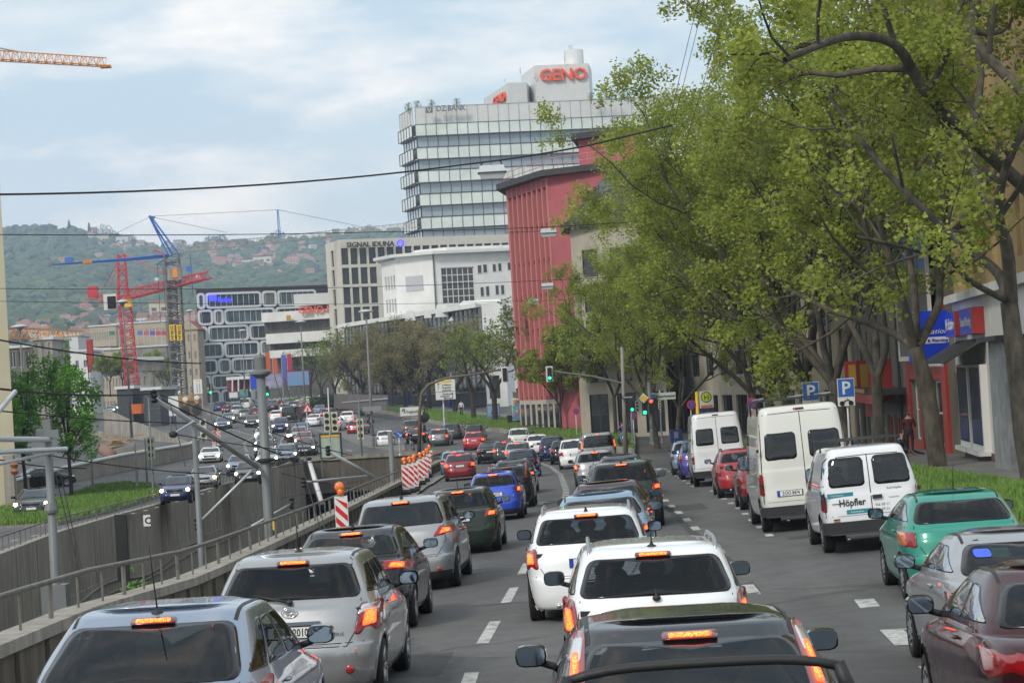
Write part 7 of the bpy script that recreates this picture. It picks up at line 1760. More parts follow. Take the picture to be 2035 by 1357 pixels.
GF='half bare plane trees on the far verge'
def sparse(seed,H,th,lm,per,keep,size=.3,r0=.32,limbs=4,spread=.8,maxd=4,lk=.6,dens=1.0):
 return plane(seed,H,th,r0,(0,0),limbs,spread,maxd,0,lk,None,dens),lm,per,keep,size
S1=sparse(101,12,3.0,M_leafo,2,.45,.3); S2=sparse(102,11,3.0,M_leafb,7,.9,.19,.28,5,.9,4,.62); S3=sparse(103,13,4.0,M_leafo,3,.5,.32,.36,3,.9)
def putS(S,x,y,label,sc_=1.0,name='plane_tree'):
 T,lm,per,keep,size=S; g=G(x,y); r=thing(name,label,'tree',g,group=GF); T_=T
 r.scale=(sc_,)*3; T.segs.build('trunk',M_barkd,r,smooth=True); T.leaves(None,per,size,.5,keep).build('crown',lm,r); return r
s1=putS(S3,1052,853,'big dark forked plane tree with sparse leaves beside the black container',1.0)
s2=putS(S2,855,818,'brown budding tree in front of the dark glass building',1.0)
s3=putS(S1,722,810,'dark leaning plane tree next to the tall lamp post, yellow green tips',1.0)
def dS(src,x,y,label,sc_,rz): r=dup(src,G(x,y),rz,label); r.scale=(sc_,)*3; return r
dS(s3,667,803,'dark bare plane tree above the grey surfaced ramp, right of the blue column',.85,1.9); dS(s3,640,802,'dark bare plane tree left of the blue column',.9,3.4); dS(s1,618,799,'dark plane tree furthest left of the dark trunk group',.8,4.4)
dS(s2,806,820,'brown budding tree behind the U turn sign',1.0,1.3); dS(s2,905,826,'brown budding tree right of the big white direction sign',.95,2.9); dS(s2,765,812,'brown budding tree right of the tall lamp post',1.05,4.1); dS(s2,780,812,'brown budding tree furthest back in the brown group',.9,5.2)
dS(s2,735,811,'brown budding tree left of the tall lamp post',.95,2.2); dS(s2,835,822,'brown budding tree between the tall lamp post and the direction sign',.95,.4); dS(s2,700,808,'brown budding tree at the left end of the glass building',.8,3.0)
dS(s1,985,843,'slim plane tree with sparse leaves left of the big forked one',.85,2.2); dS(s1,942,838,'plane tree with bright green twigs behind the left overhead signal',.8,3.6)
dS(s3,478,795,'pale half bare tree in front of the bubble windowed building',.95,.8); 
Y1=sparse(104,9.5,3.0,M_leafy,7,1,.26,.14,5,.7,4,.55)
y1=putS(Y1,1116,862,'young yellow green tree with propped thin stems before the red building',.85,'young_tree')
dS(y1,1225,872,'small dark trunked tree with yellow green leaves left of the cyclist',1.15,1.0); dS(y1,1190,858,'slender yellow green tree at the foot of the stone corner building',1.2,2.5)
g=W(330,770,500); r=dup(y1,(g.x,500,gz(500)),0,'pale green tree beside the far footbridge'); r.scale=(1.3,)*3
for k,(x,y) in enumerate([(215,705),(240,702)]): g=W(x,y,420); r=dup(y1,(g.x,420,g.z-7.5),k,['bright green tree top right of the red pylon','bright green bush by the cream hotel'][k]); r.scale=(.8,)*3
h=thing('hedge','clipped dark green hedge in front of the low banded building','hedge',G(640,788)); T=Tree(9); mb=MB(); vs=[];fs=[]
for k in range(9000):
 x=568+115*T.r.random(); p=W(x,0,318); q=Vector((p.x,318+T.r.random()*2,gz(318)+T.r.random()*2.1+.2)); e=rv(T.r)*.12; f=e.orthogonal().normalized()*.09; i=len(vs); vs+=[q-e,q+f,q+e]; fs.append((i,i+1,i+2))
mb.add(vs,fs); mb.build('foliage',leafmat('hedge_leaf',(.02,.045,.012),(.04,.07,.02),.2),h,world=True)
mb=MB(); mb.tube([(h.location.x,318,gz(318)-.3),(h.location.x,318,gz(318)+1.5)],.05,4); mb.build('stem',M_barkd,h,world=True)
# == street furniture
M_lampglass=mat('lamp_glass',(.55,.60,.64),.2,0,.5); M_alu=mat('pale_aluminium',(.50,.52,.54),.45,.3); M_post=mat('mast_grey',(.17,.185,.19),.55,.1,noise_amt=.25,noise_scale=2,stretch=(1,1,.3)); M_sigbody=mat('signal_black',(.012,.013,.013),.5); M_sigpale=mat('signal_back_pale',(.55,.53,.40),.6)
M_grn=mat('green_signal_light',(.0,.9,.3),.4,emit=(.01,1,.28),es=3.2); M_rd=mat('red_signal_light',(.9,.05,.02),.4,emit=(1,.04,.02),es=4); M_off=mat('unlit_lens',(.02,.02,.02),.3)
M_sred=mat('sign_red',(.55,.012,.012),.45); M_swhite=mat('sign_white',(.68,.69,.68),.45); M_syel=mat('sign_yellow',(.80,.50,.02),.45); M_sorange=mat('beacon_orange',(.85,.17,.01),.3,coat=.8); M_sgrey=mat('sign_back_grey',(.22,.24,.26),.5)
M_sblue=mat('sign_traffic_blue',(.02,.12,.50),.45)
def pole(name,label,cat,xb,yb,xt,yt,Y,r0,r1,m=None,sink=0,group=None,extra=None):
 """round pole whose foot and head are seen at these photo pixels, Y metres away"""
 b=W(xb,yb,Y); t_=W(xt,yt,Y); t_.x=b.x+(t_.x-b.x)*.25; root=thing(name,label,cat,(b.x,b.y,b.z-sink),group=group)
 mb=MB(); h=t_.z-b.z+sink; mb.tube([(0,0,0),(0,0,h*.30),(t_.x-b.x,0,h)],[r0,r0,r1],12); mb.build('pole',m or M_post,root,smooth=True); root['_h']=h
 if sink<1: mb=MB(); mb.lathe((0,0,0),[(r0*1.8,0),(r0*1.8,.05),(r0*1.25,.12),(r0*1.25,.9),(r0,1.0)],12); mb.build('base',m or M_post,root)
 del root['_h']; return root,b,h,Vector((b.x+(t_.x-b.x),b.y,b.z-sink+h))
GC='catenary masts of the tram line'
r,b,h,top=pole('catenary_mast','grey catenary mast with two side arms in front of the left green tree','mast',112,1195,98,850,46,.10,.08,sink=3.2,group=GC)
mb=MB(); mb.box((0,0,3.1),(.5,.5,.9)); mb.build('base_box',M_post,r); mb=MB(); mb.lathe((0,0,5.0),[(.14,0),(.15,.06),(.11,.2)],12); mb.build('collar',M_post,r)
mb=MB(); mb.box((top.x-b.x,0,h-.12),(.46,.18,.16)); mb.box((top.x-b.x,0,h+.05),(.16,.16,.26)); mb.build('head_fitting',M_post,r)
for (p0,p1,rr) in (((100,873),(-40,872),.055),((132,892),(-40,900),.05),((104,900),(-20,925),.035),((30,778),(-30,850),.05)):
 mb=MB(); mb.tube([W(*p0,46),W(*p1,44)],rr,8); mb.build('side_arm',M_alu,r,world=True)
mb=MB(); q=W(28,918,44); mb.lathe(q,[(.05,0),(.09,-.05),(.05,-.12),(.09,-.18),(.04,-.25)],10); mb.build('insulator',mat('brown_insulator',(.25,.10,.05),.4),r,world=True)
r,b,h,top=pole('catenary_mast','thick grey catenary mast standing in the middle of the tram trench','mast',536,1062,516,705,76,.18,.15,sink=4,group=GC)
mb=MB(); mb.lathe((top.x-b.x,0,h-.75),[(.20,0),(.34,.10),(.34,.18),(.20,.26),(.20,.66),(.15,.74)],14); mb.build('head_fitting',M_post,r)
mb=MB(); mb.lathe((0,0,h-3.6),[(.21,0),(.30,.03),(.30,.10),(.21,.13)],12); mb.box((.25,-.1,h-3.55),(.5,.1,.08)); mb.build('clamp_ring',M_sigbody,r)
mb=MB(); mb.box((.20,-.22,h-5.7),(.12,.06,.34)); mb.build('number_tag',M_syel,r)
r2,b2,h2,top2=pole('catenary_mast','slender grey catenary mast between the two thicker ones','mast',400,1100,384,848,65,.10,.07,sink=4,group=GC)
mb=MB(); mb.tube([W(384,838,65),W(345,862,62)],.035,6); mb.build('side_arm',M_alu,r2,world=True); mb=MB(); mb.ell(W(344,863,62),(.12,.06,.1),8,6); mb.build('insulator',M_wire,r2,world=True)
mb=MB(); q=W(383,618,65)
r3,*_=pole('catenary_mast','short grey mast beside the beacon boards near the tunnel mouth','mast',781,965,776,858,132,.16,.15,sink=5,group=GC)
def strut(label,p0,Y0,p1,Y1,rr,ends=True,m=None):
 a=W(*p0,Y0);c=W(*p1,Y1); t=thing('cantilever_tube',label,'cantilever',c); mb=MB(); mb.tube([a,c],rr,8); mb.build('tube',m or M_alu,t,world=True,smooth=True)
 mb=MB(); mb.lathe(tuple(a),[(.06,-.2),(.12,-.12),(.07,-.05),(.12,.02),(.07,.1),(.12,.17),(.05,.22)],8); mb.build('insulator',M_wire,t,world=True); return t
strut('long grey tube running down from the wires at the left to the thick mast',(306,788),70,(512,928),75.7,.085)
strut('pale tube dropping from the city map board to the parapet railing',(652,896),92,(762,958),94,.07)
strut('thin pale tube across the tunnel mouth',(604,958),85,(728,946),92,.05)
strut('short thin tube near the tunnel mouth',(580,1000),82,(500,1045),80,.04)
strut('thin diagonal tube from the railing up to the thick mast',(392,1042),76,(500,935),76,.045)
strut('pale leaning post beside the tunnel mouth',(615,918),100,(640,1000),98,.11,m=M_panel)
WIRE=[((-40,387),44,(925,327),60,.028,5),((925,327),60,(1170,289),60,.032,1),((1170,289),60,(1335,249),60,.035,0),
((-40,466),80,(760,461),100,.022,2),((760,461),100,(1330,436),116,.022,3),((-40,573),110,(700,571),130,.02,2),((700,571),130,(1400,540),150,.02,3),((-40,598),110,(800,604),160,.018,2),((800,604),160,(1300,590),169,.018,1),
((-40,668),40,(400,722),60,.022,3),((-40,768),44,(300,782),70,.032,3),((-40,812),44,(390,840),66,.02,2),((310,788),70,(560,905),76,.03,2),((318,784),70,(700,905),98,.022,3),
((-40,905),46,(170,930),50,.018,2),((100,905),46,(480,942),70,.018,3),((345,862),62,(640,900),80,.018,2),((500,935),76,(690,905),98,.02,1),
((338,800),68,(368,925),62,.022,0),((110,940),46,(165,1170),44,.015,0),((120,940),46,(172,1175),44,.015,0),((545,745),76,(640,1060),60,.018,0),((565,750),76,(650,1065),60,.018,0),
((172,704),52,(178,762),52,.015,0),((1388,0),70,(1310,320),70,.012,0),((1400,0),72,(1318,330),72,.012,0),((1440,20),75,(1350,330),75,.012,0),((560,940),80,(760,980),96,.015,2),((560,990),80,(800,930),110,.012,2),
((1005,462),116,(1073,460),116,.02,0),((235,470),260,(300,434),330,.03,0)]
WL=['thick black cable with the nearest hanging street lamp','thick black cable section over the red building roof','thick black cable end reaching into the tree','thin wire crossing the hillside at ridge height','wire carrying the second hanging lamp across the red building','thin wire over the bubble windowed building','wire in front of the stone corner building at half height','thin lower wire above the town roofs','wire carrying the smallest hanging lamps','wire sloping down through the left part from the cream building','dark wire running into the upper end of the long grey tube','wire between the first mast and the slender mast','upper of two wires alongside the long grey tube','lower contact wire dropping towards the tunnel mouth','short contact wire left of the first mast','contact wire between the first and second masts','contact wire ending above the trench wall','wire between the thick mast and the map board','dark stay hanging below the tube head','left one of two stays anchored on the trench wall','right one of two stays anchored on the trench wall','left stay of the thick mast','right stay of the thick mast','tiny drop wire with a clamp under the sloping wire','left of three thin wires at the upper left edge of the trees','middle of three thin wires at the upper left edge of the trees','right of three thin wires at the upper left edge of the trees','faint contact wire inside the tunnel approach','faint crossing wire inside the tunnel approach','short wire stub beside the second hanging lamp','']
for i,(p0,Y0,p1,Y1,rr,sag) in enumerate(WIRE[:-1]):
 a=W(*p0,Y0);c=W(*p1,Y1); pts=[]
 for k in range(13):
  q=a.lerp(c,k/12); q.z-=sag*.035*4*(k/12)*(1-k/12); pts.append(q)
 mb=MB(); mb.tube([q-a for q in pts],rr*.8,5); o=mb.build('overhead_wire',M_wire); o.location=a; tag(o,WL[i],'wire','overhead wires')
def hanglamp(label,x,y,Y,wd):
 c=W(x,y,Y); t=thing('hanging_street_lamp',label,'street lamp',c,group='street lamps hung on cables over the road'); s=wd
 mb=MB(); A=[(-.5*s,-.16,.0),(.5*s,-.16,0),(.5*s,.16,0),(-.5*s,.16,0)];Bq=[(-.44*s,-.12,.26*s),(.44*s,-.12,.26*s),(.44*s,.12,.26*s),(-.44*s,.12,.26*s)]
 mb.add(A+Bq,[(0,3,2,1),(4,5,6,7),(0,1,5,4),(1,2,6,5),(2,3,7,6),(3,0,4,7)]); mb.build('housing',M_alu,t)
 mb=MB(); mb.add([(-.5*s,-.17,-.01),(.5*s,-.17,-.01),(.5*s,.17,-.01),(-.5*s,.17,-.01),(-.38*s,-.10,-.24*s),(.38*s,-.10,-.24*s),(.38*s,.10,-.24*s),(-.38*s,.10,-.24*s)],[(0,1,2,3),(7,6,5,4),(0,4,5,1),(1,5,6,2),(2,6,7,3),(3,7,4,0)]); mb.build('diffuser',M_lampglass,t)
 mb=MB(); mb.box((0,0,-.005),(1.06*s,.4,.03)); mb.build('rim',M_dfr,t)
 for s_ in (-1,1): mb=MB(); mb.tube([(s_*.4*s,0,.26*s),(s_*.3*s,0,.42*s)],.02,4); mb.build('hanger',M_wire,t)
hanglamp('nearest hanging street lamp, in front of the glass tower',978,343,60,.72)
hanglamp('second hanging street lamp, at mid height of the red building',1090,463,116,.85); hanglamp('third hanging street lamp, smaller, on the red fins',1088,569,153,.85); hanglamp('smallest and lowest hanging street lamp',1060,600,176,.85)
def lamppost(label,xb,yb,xt,yt,Y,r=.09,hd=.95):
 root,b,h,top=pole('street_lamp',label,'street lamp',xb,yb,xt,yt,Y,r,r*.55,group='tall lamp posts with flat round heads')
 mb=MB(); mb.lathe((top.x-b.x,0,h),[(.10,-.25),(.35*hd,-.05),(hd*.8,0),(hd*.78,.10),(hd*.3,.22),(.02,.25)],20); mb.build('lamp_head',M_alu,root,smooth=True); return root
lamppost('tall lamp post on the traffic island near the white small car',742,890,730,620,198,.13,.85)
lamppost('lamp post left of the yellow green tree tops, in front of the banded building',606,800,599,640,300,.12,.9); lamppost('lamp post in front of the bubble windowed building',488,795,487,657,340,.12,.85); lamppost('lamp post beside the corner house with the gable',385,800,383,618,320,.11,.8)
lamppost('lamp post with a large pale disc head above the left trees',52,905,45,650,185,.10,.95)
r=lamppost('small lamp post in front of the red crane mast with a white square board',262,870,233,602,165,.08,.55)
mb=MB(); q=W(219,600,165); mb.box(q[:],(.95,.12,1.15)); mb.box((q.x+.12,q.y-.08,q.z-.05),(.62,.05,.9),mi=1); mb.build('square_board',[M_swhite,M_sigbody],r,world=True)
for i,(xb,yb,xt,yt,Y,lab) in enumerate([(1657,860,1643,598,112,'grey round pole with bands between the two parking signs'),(425,872,420,740,230,'thin pole among the far beacon boards'),(305,978,296,790,128,'thin steel pole left of the slender mast, before the ramp wall'),(273,965,268,880,135,'short thin pole beside the tallest steel pole by the ramp wall'),(185,975,180,830,160,'thin dark pole right of the left green tree'),(718,905,716,790,150,'thin post left of the tall lamp post, with a cream signal box'),(293,965,290,870,140,'grey post next to the cream signal by the ramp')]):
 pole('steel_pole',lab,'pole',xb,yb,xt,yt,Y,.085 if i==0 else .06,.07 if i==0 else .045)
# ---- signals
def sighead(par,c,lit,s=1.0,face=0,frame=False,arrow_=False,m=None,pos=None):
 """c is a world point; front turned towards the camera"""
 mb=MB(); mb.box(c[:],(.30*s,.16*s,.92*s),rz=face); h=mb.build('signal_head',m or M_sigbody,par,world=True)
 if frame: mb=MB(); mb.box((c[0],c[1]+.10,c[2]),(.50*s,.03,1.12*s)); mb.build('backing_board',M_swhite,par,world=True)
 for k,z in enumerate((.29,0,-.29)):
  l=(lit=='r' and k==0) or (lit=='g' and k==2); mm=(M_rd if k==0 else M_grn) if l else M_off
  mb=MB(); mb.lathe((c[0],c[1]-.082*s,c[2]+z*s),[(.001,-.03),(.105*s,-.03),(.105*s,0)],12,'y'); o=mb.build('lens',mm,h); o.data.transform(Matrix.Translation(-par.location))
  mb=MB(); mb.lathe((c[0],c[1]-.09*s,c[2]+z*s),[(.12*s,-.14*s),(.125*s,0)],12,'y'); 
 return h
sg=thing('overhead_signal','overhead traffic signal on a curved brown arm, left one of the two','traffic light',W(833,905,150)); Yq=150
mb=MB(); pts=[W(833,905,Yq),W(834,820,Yq),W(838,782,Yq),W(852,764,Yq),W(885,752,Yq),W(940,744,Yq),W(1003,733,Yq)]; mb.tube(pts,[.13,.12,.10,.09,.08,.07,.06],8); mb.build('arm_pole',mat('brown_pole',(.13,.10,.075),.6),sg,world=True,smooth=True)
sighead(sg,W(1003,744,Yq-.3),'x',.92,frame=True)
sg=thing('overhead_signal','overhead traffic signal with green arrow on a straight arm from the right','traffic light',W(1241,905,150))
mb=MB(); mb.tube([W(1244,905,Yq),W(1236,690,Yq)],[.16,.11],10); mb.build('pole',M_concl,sg,world=True,smooth=True)
mb=MB(); mb.tube([W(1240,762,Yq),W(1180,748,Yq),W(1092,737,Yq)],[.07,.06,.05],8); mb.build('arm',M_post,sg,world=True)
sighead(sg,W(1092,743,Yq-.3),'g',.92,frame=True)
mb=MB(); q=W(1248,789,Yq-.3); mb.box(q[:],(.85,.05,.20)); mb.build('street_name_plate',mat('dark_blue_plate',(.01,.015,.06),.4),sg,world=True); text('lettering','Türlenstr.',.16,W(1237,791,Yq-.4)-sg.location,(1,0,0),(0,0,1),M_swhite,sg,.005,True,width=.7)
def sigpost(label,xb,yb,xt,yt,Y,heads,r_=.08,extra=None):
 root,b,h,top=pole('traffic_signal',label,'traffic light',xb,yb,xt,yt,Y,r_,r_*.9)
 for (x,y,l,s,mm) in heads: sighead(root,W(x,y,Y-.35),l,s,m=mm)
 return root
s1=sigpost('traffic signal on the island showing red, behind the U turn sign','%s' and 838,900,833,828,178,[(834,846,'r',1.0,None),(844,851,'x',.6,None)],.14)
s2=sigpost('traffic signals on the leaning grey post showing red and green at the corner',1297,882,1288,760,152,[(1294,806,'r',1.05,None),(1281,810,'g',1.1,None),(1303,801,'x',.8,None),(1311,805,'x',.6,M_sigpale)],.13)
s3=sigpost('small green lit traffic signal beside the red pole',1258,878,1254,800,155,[(1256,806,'g',.9,None),(1266,807,'x',.8,M_sgrey)],.06)
s4=sigpost('far green traffic signal left of the thick mast',420,805,418,762,330,[(419,773,'g',1.7,None)],.10); s5=sigpost('far green traffic signal right of the thick mast',532,800,531,765,330,[(531,777,'g',1.6,None)],.08)
s6=sigpost('cream backed signal facing away near the ramp wall',300,930,300,880,150,[(300,890,'x',1.6,M_sigpale)],.06); s7=sigpost('pair of cream signal boxes behind the no entry sign',657,858,657,820,168,[(650,838,'x',1.6,M_sigpale),(665,838,'x',1.6,M_sigpale)],.08)
s8=sigpost('cream signal box on the thin post by the island',719,905,716,830,152,[(716,852,'x',1.5,M_sigpale)],.06)
s9=sigpost('black framed cream signal box above the far beacon boards',405,880,404,840,235,[(404,853,'x',2.2,M_sigpale)],.08)
mb=MB(); q=W(1279,791,151.4); mb.slab([(q.x-.34,q.y,q.z),(q.x,q.y,q.z-.34),(q.x+.34,q.y,q.z),(q.x,q.y,q.z+.34)],(0,.03,0)); mb.build('priority_sign_border',M_swhite,s2,world=True); mb=MB(); q.y-=.03; mb.slab([(q.x-.24,q.y,q.z),(q.x,q.y,q.z-.24),(q.x+.24,q.y,q.z),(q.x,q.y,q.z+.24)],(0,.03,0)); mb.build('priority_sign',M_syel,s2,world=True)
def disc(par,c,r,m,name='sign_face',off=0,n=24): mb=MB(); mb.lathe((c[0],c[1]-off,c[2]),[(r,0),(r,.02)],n,'y'); return mb.build(name,m,par,world=True)
def panel(par,c,w,h,m,name='sign_face',off=0): mb=MB(); mb.box((c[0],c[1]-off,c[2]),(w,.02,h)); return mb.build(name,m,par,world=True)
def signpost(name,label,cat,xb,yb,xt,yt,Y,r=.035,group=None): 
 return pole(name,label,cat,xb,yb,xt,yt,Y,r,r,M_alu,group=group)
t=thing('map_board','city map board in a dark frame standing on the trench headwall','map board',W(657,905,172)); c=W(657.5,885,171); w_=45/4500*171; h_=50/4500*171
panel(t,c,w_,h_,mat('dark_teal_frame',(.03,.06,.075),.5),'frame'); panel(t,(c.x,c.y,c.z-.12),w_*.84,h_*.80,mat('map_print',(.50,.52,.44),.5,noise_amt=.45,noise_scale=2.5,col2=(.30,.42,.36)),'map',.03); panel(t,(c.x,c.y,c.z+h_*.37),w_*.84,h_*.10,M_syel,'header',.03)
for s_ in (-.75,.75): mb=MB(); mb.tube([(c.x+s_,c.y+.1,c.z-h_/2-1.4),(c.x+s_,c.y+.1,c.z)],.05,6); mb.build('leg',M_post,t,world=True)
t,b,h,top=signpost('no_entry_sign','round red no entry sign in front of the cream signal boxes','sign',658,905,655,770,170,.05); c=W(657,842,169.4); disc(t,c,.34,M_swhite,'border'); disc(t,c,.31,M_sred,'sign_face',.02); panel(t,c,.46,.10,M_swhite,'bar',.04)
t,b,h,top=signpost('warning_sign','red bordered triangular warning sign in front of the white coupe','sign',612,870,610,800,212,.05); c=W(611,812,211.5); mb=MB(); mb.slab([(c.x-.55,c.y,c.z-.36),(c.x+.55,c.y,c.z-.36),(c.x,c.y,c.z+.6)],(0,.02,0)); mb.build('border',M_sred,t,world=True); mb=MB(); mb.slab([(c.x-.35,c.y-.03,c.z-.25),(c.x+.35,c.y-.03,c.z-.25),(c.x,c.y-.03,c.z+.36)],(0,.02,0)); mb.build('sign_face',M_swhite,t,world=True); panel(t,(c.x,c.y,c.z-.05),.09,.32,M_sigbody,'symbol',.05)
t,b,h,top=signpost('keep_right_sign','round blue sign with white arrow pointing down right','sign',795,905,793,862,172,.05); c=W(793.5,863,171.5); disc(t,c,.27,M_sblue); mb=MB(); mb.tube([(c.x-.14,c.y-.03,c.z+.14),(c.x+.12,c.y-.03,c.z-.12)],.03,4); mb.slab([(c.x+.16,c.y-.03,c.z-.16),(c.x+.16,c.y-.03,c.z+.04),(c.x-.04,c.y-.03,c.z-.16)],(0,.01,0)); mb.build('arrow',M_swhite,t,world=True)
t=thing('u_turn_sign','white sign with U turn arrow lettered Pragfriedhof','sign',W(817,826,177)); c=W(817,817,177); panel(t,c,1.72,.66,M_swhite); text('lettering','Pragfriedhof',.24,W(808,820,176.9)-t.location,(1,0,-.0),(0,0,1),M_ink,t,.005,True,width=1.1)
mb=MB(); q=W(802,821,176.9); mb.tube([(q.x-.08,q.y,q.z+.25),(q.x-.08,q.y,q.z+.33),(q.x,q.y,q.z+.38),(q.x+.08,q.y,q.z+.33),(q.x+.08,q.y,q.z)],.025,4); mb.slab([(q.x-.16,q.y,q.z+.25),(q.x-.0,q.y,q.z+.25),(q.x-.08,q.y,q.z+.12)],(0,.01,0)); mb.build('u_turn_arrow',M_ink,t,world=True)
mb=MB(); mb.tube([(c.x+.6,c.y+.05,c.z-1),(c.x+.6,c.y+.05,c.z+.2)],.05,6); mb.build('post',M_post,t,world=True); disc(t,W(843,829,178),.42,mat('sign_back_dark',(.03,.028,.025),.7),'round_sign_back')
t=thing('blank_sign','blue grey sign seen from behind, fixed to the tall lamp post','sign',W(739,818,197)); panel(t,W(739,812,197.5),1.65,.42,M_sgrey,'sign_back')
t,b,h,top=signpost('direction_sign','large white direction sign with an orange header and arrows','direction sign',884,850,882,755,212,.09); c=W(885,774,211.5); 
panel(t,c,1.85,1.85,M_swhite); panel(t,(c.x+.15,c.y,c.z+.78),.95,.20,M_syel,'orange_header',.02); panel(t,(c.x-.55,c.y,c.z+.62),.3,.14,M_syel,'orange_number',.02); panel(t,(c.x,c.y,c.z-.20),1.8,.03,M_ink,'divider',.02)
for k,(tx,z,x_) in enumerate([('S-Mitte',.42,-.3),('Flughafen',.17,-.3),('Stadtmitte',-.08,-.3),('Hamburg',-.42,-.3),('Nordbahnhof',-.62,-.5),('Messe',-.82,-.2)]): text('lettering',tx,.20,Vector((c.x+x_,c.y-.03,c.z+z-.05))-t.location,(1,0,0),(0,0,1),M_ink,t,.005,True,width=.85)
for (x_,z0,z1) in ((-.65,.1,.5),(.65,-.85,-.45)): mb=MB(); mb.tube([(c.x+x_,c.y-.03,c.z+z0),(c.x+x_,c.y-.03,c.z+z1)],.022,4); mb.slab([(c.x+x_-.1,c.y-.03,c.z+z1),(c.x+x_+.1,c.y-.03,c.z+z1),(c.x+x_,c.y-.03,c.z+z1+.13)],(0,.01,0)); mb.build('arrow',M_ink,t,world=True)
def parksign(label,x,y,Y,bike):
 root,b,h,top=signpost('parking_sign',label,'sign',x+9,y+130,x+1,y+4,Y,.035,group='blue parking signs with motorcycle plates'); c=W(x,y+2,Y-.1); s=34/4500*Y
 panel(root,c,s,s*1.08,M_swhite,'border'); panel(root,c,s*.92,s,M_sblue,'sign_face',.012); text('lettering','P',s*1.05,Vector((c.x-s*.27,c.y-.03,c.z-s*.37))-root.location,(1,0,-.0),(0,0,1),M_swhite,root,.005,True)
 c2=W(x+1,y+29,Y-.1); panel(root,c2,s,s*.55,M_swhite,'lower_plate'); mb=MB(); k=s*.16
 for e in (-1,1): mb.lathe((c2.x+e*s*.26,c2.y-.03,c2.z-s*.12),[(k*.55,0),(k*.9,0),(k*.9,.01),(k*.55,.01)],14,'y')
 mb.tube([(c2.x-s*.26,c2.y-.03,c2.z-s*.1),(c2.x-.02,c2.y-.03,c2.z+s*.06),(c2.x+s*.16,c2.y-.03,c2.z+s*.06),(c2.x+s*.26,c2.y-.03,c2.z-s*.1)],.018,4); mb.tube([(c2.x+s*.12,c2.y-.03,c2.z+s*.05),(c2.x+s*.05,c2.y-.03,c2.z+s*.18)],.012,4); mb.build('motorcycle_symbol',M_ink,root,world=True)
parksign('left blue parking sign, its plate half hidden by the van roof rack',1611,775,80,True); parksign('right blue parking sign, fully visible with a motorcycle plate',1681,768,77,True)
for (x,y,Y,yb,lab) in ((1374,804,150,870,'round blue and red no stopping sign near the bus stop sign'),(1495,800,104,870,'round blue and red no parking sign with a small white plate'),(1145,817,190,872,'small round sign on a post on the far verge'),(1259,826,158,880,'small round purple red sign beside the cyclist')):
 t,b,h,top=signpost('no_stopping_sign',lab,'sign',x+2,yb,x,y,Y,.035,group='round no stopping signs'); c=W(x,y,Y-.1); r_={150:.31,104:.24,190:.26,158:.24}[Y]; disc(t,c,r_,M_sred,'border'); disc(t,c,r_*.8,mat('violet_blue',(.05,.08,.35),.5),'sign_face',.02)
 mb=MB(); mb.tube([(c.x-r_*.6,c.y-.03,c.z+r_*.6),(c.x+r_*.6,c.y-.03,c.z-r_*.6)],r_*.09,4); mb.build('diagonal',M_sred,t,world=True)
 if Y==104: panel(t,(c.x+.02,c.y,c.z-.42),.34,.24,M_swhite,'lower_plate')
t,b,h,top=pole('bus_stop_sign','bus stop sign with green H in a yellow circle beside a yellow post','bus stop sign',1389,862,1387,778,150,.12,.12,M_syel); c=W(1404,798,149.8); panel(t,c,.93,1.42,M_swhite); cc_=Vector((c.x,c.y-.02,c.z+.30)); disc(t,cc_,.36,mat('sign_green',(.02,.22,.04),.5),'green_ring'); disc(t,cc_,.29,mat('sign_lemon',(.75,.70,.05),.5),'yellow_disc',.02); text('lettering','H',.48,Vector((cc_.x-.17,cc_.y-.045,cc_.z-.17))-t.location,(1,0,0),(0,0,1),MATS['sign_green'],t,.005,True)
panel(t,(c.x,c.y,c.z-.30),.78,.16,mat('orange_strip',(.65,.18,.05),.5),'orange_strip',.02); panel(t,(c.x,c.y,c.z-.55),.93,.28,mat('navy_strip',(.02,.03,.12),.5),'navy_strip',.02)
t,b,h,top=signpost('street_direction_sign','long pale street direction sign with a blue symbol at the corner','sign',1316,880,1314,775,153,.05); c=W(1317,787,152.8); mb=MB(); mb.box(c[:],(1.75,.03,.48)); mb.build('sign_face',mat('pale_green_white',(.50,.55,.50),.5),t,world=True); panel(t,(c.x-.68,c.y,c.z),.26,.34,M_sblue,'blue_symbol',.03); text('lettering','Bürgerhospital',.19,Vector((c.x-.50,c.y-.05,c.z-.06))-t.location,(1,0,0),(0,0,1),M_ink,t,.005,True,width=1.3)
x_=Xf(96); mb=MB(); c=W(292,1034,97); 
t=thing('letter_board','white square board with a black letter C on the trench wall','sign',c); mb.box(c[:],(.30,.03,.48)); mb.build('sign_face',M_swhite,t,world=True); text('lettering','C',.40,Vector((c.x-.10,c.y-.03,c.z-.13))-t.location,(1,0,0),(0,0,1),M_ink,t,.005,True)
c=W(243,1088,80); t=thing('signal_cabinet','tall narrow black panel in front of the trench wall','cabinet',c); mb=MB(); mb.box(c[:],(.40,.25,2.35)); mb.build('panel',M_sigbody,t,world=True); mb=MB(); mb.tube([(c.x,c.y+.2,c.z-3),(c.x,c.y+.2,c.z+1)],.06,6); mb.build('post',M_post,t,world=True)
GB='red and white striped beacon boards with orange lamps'
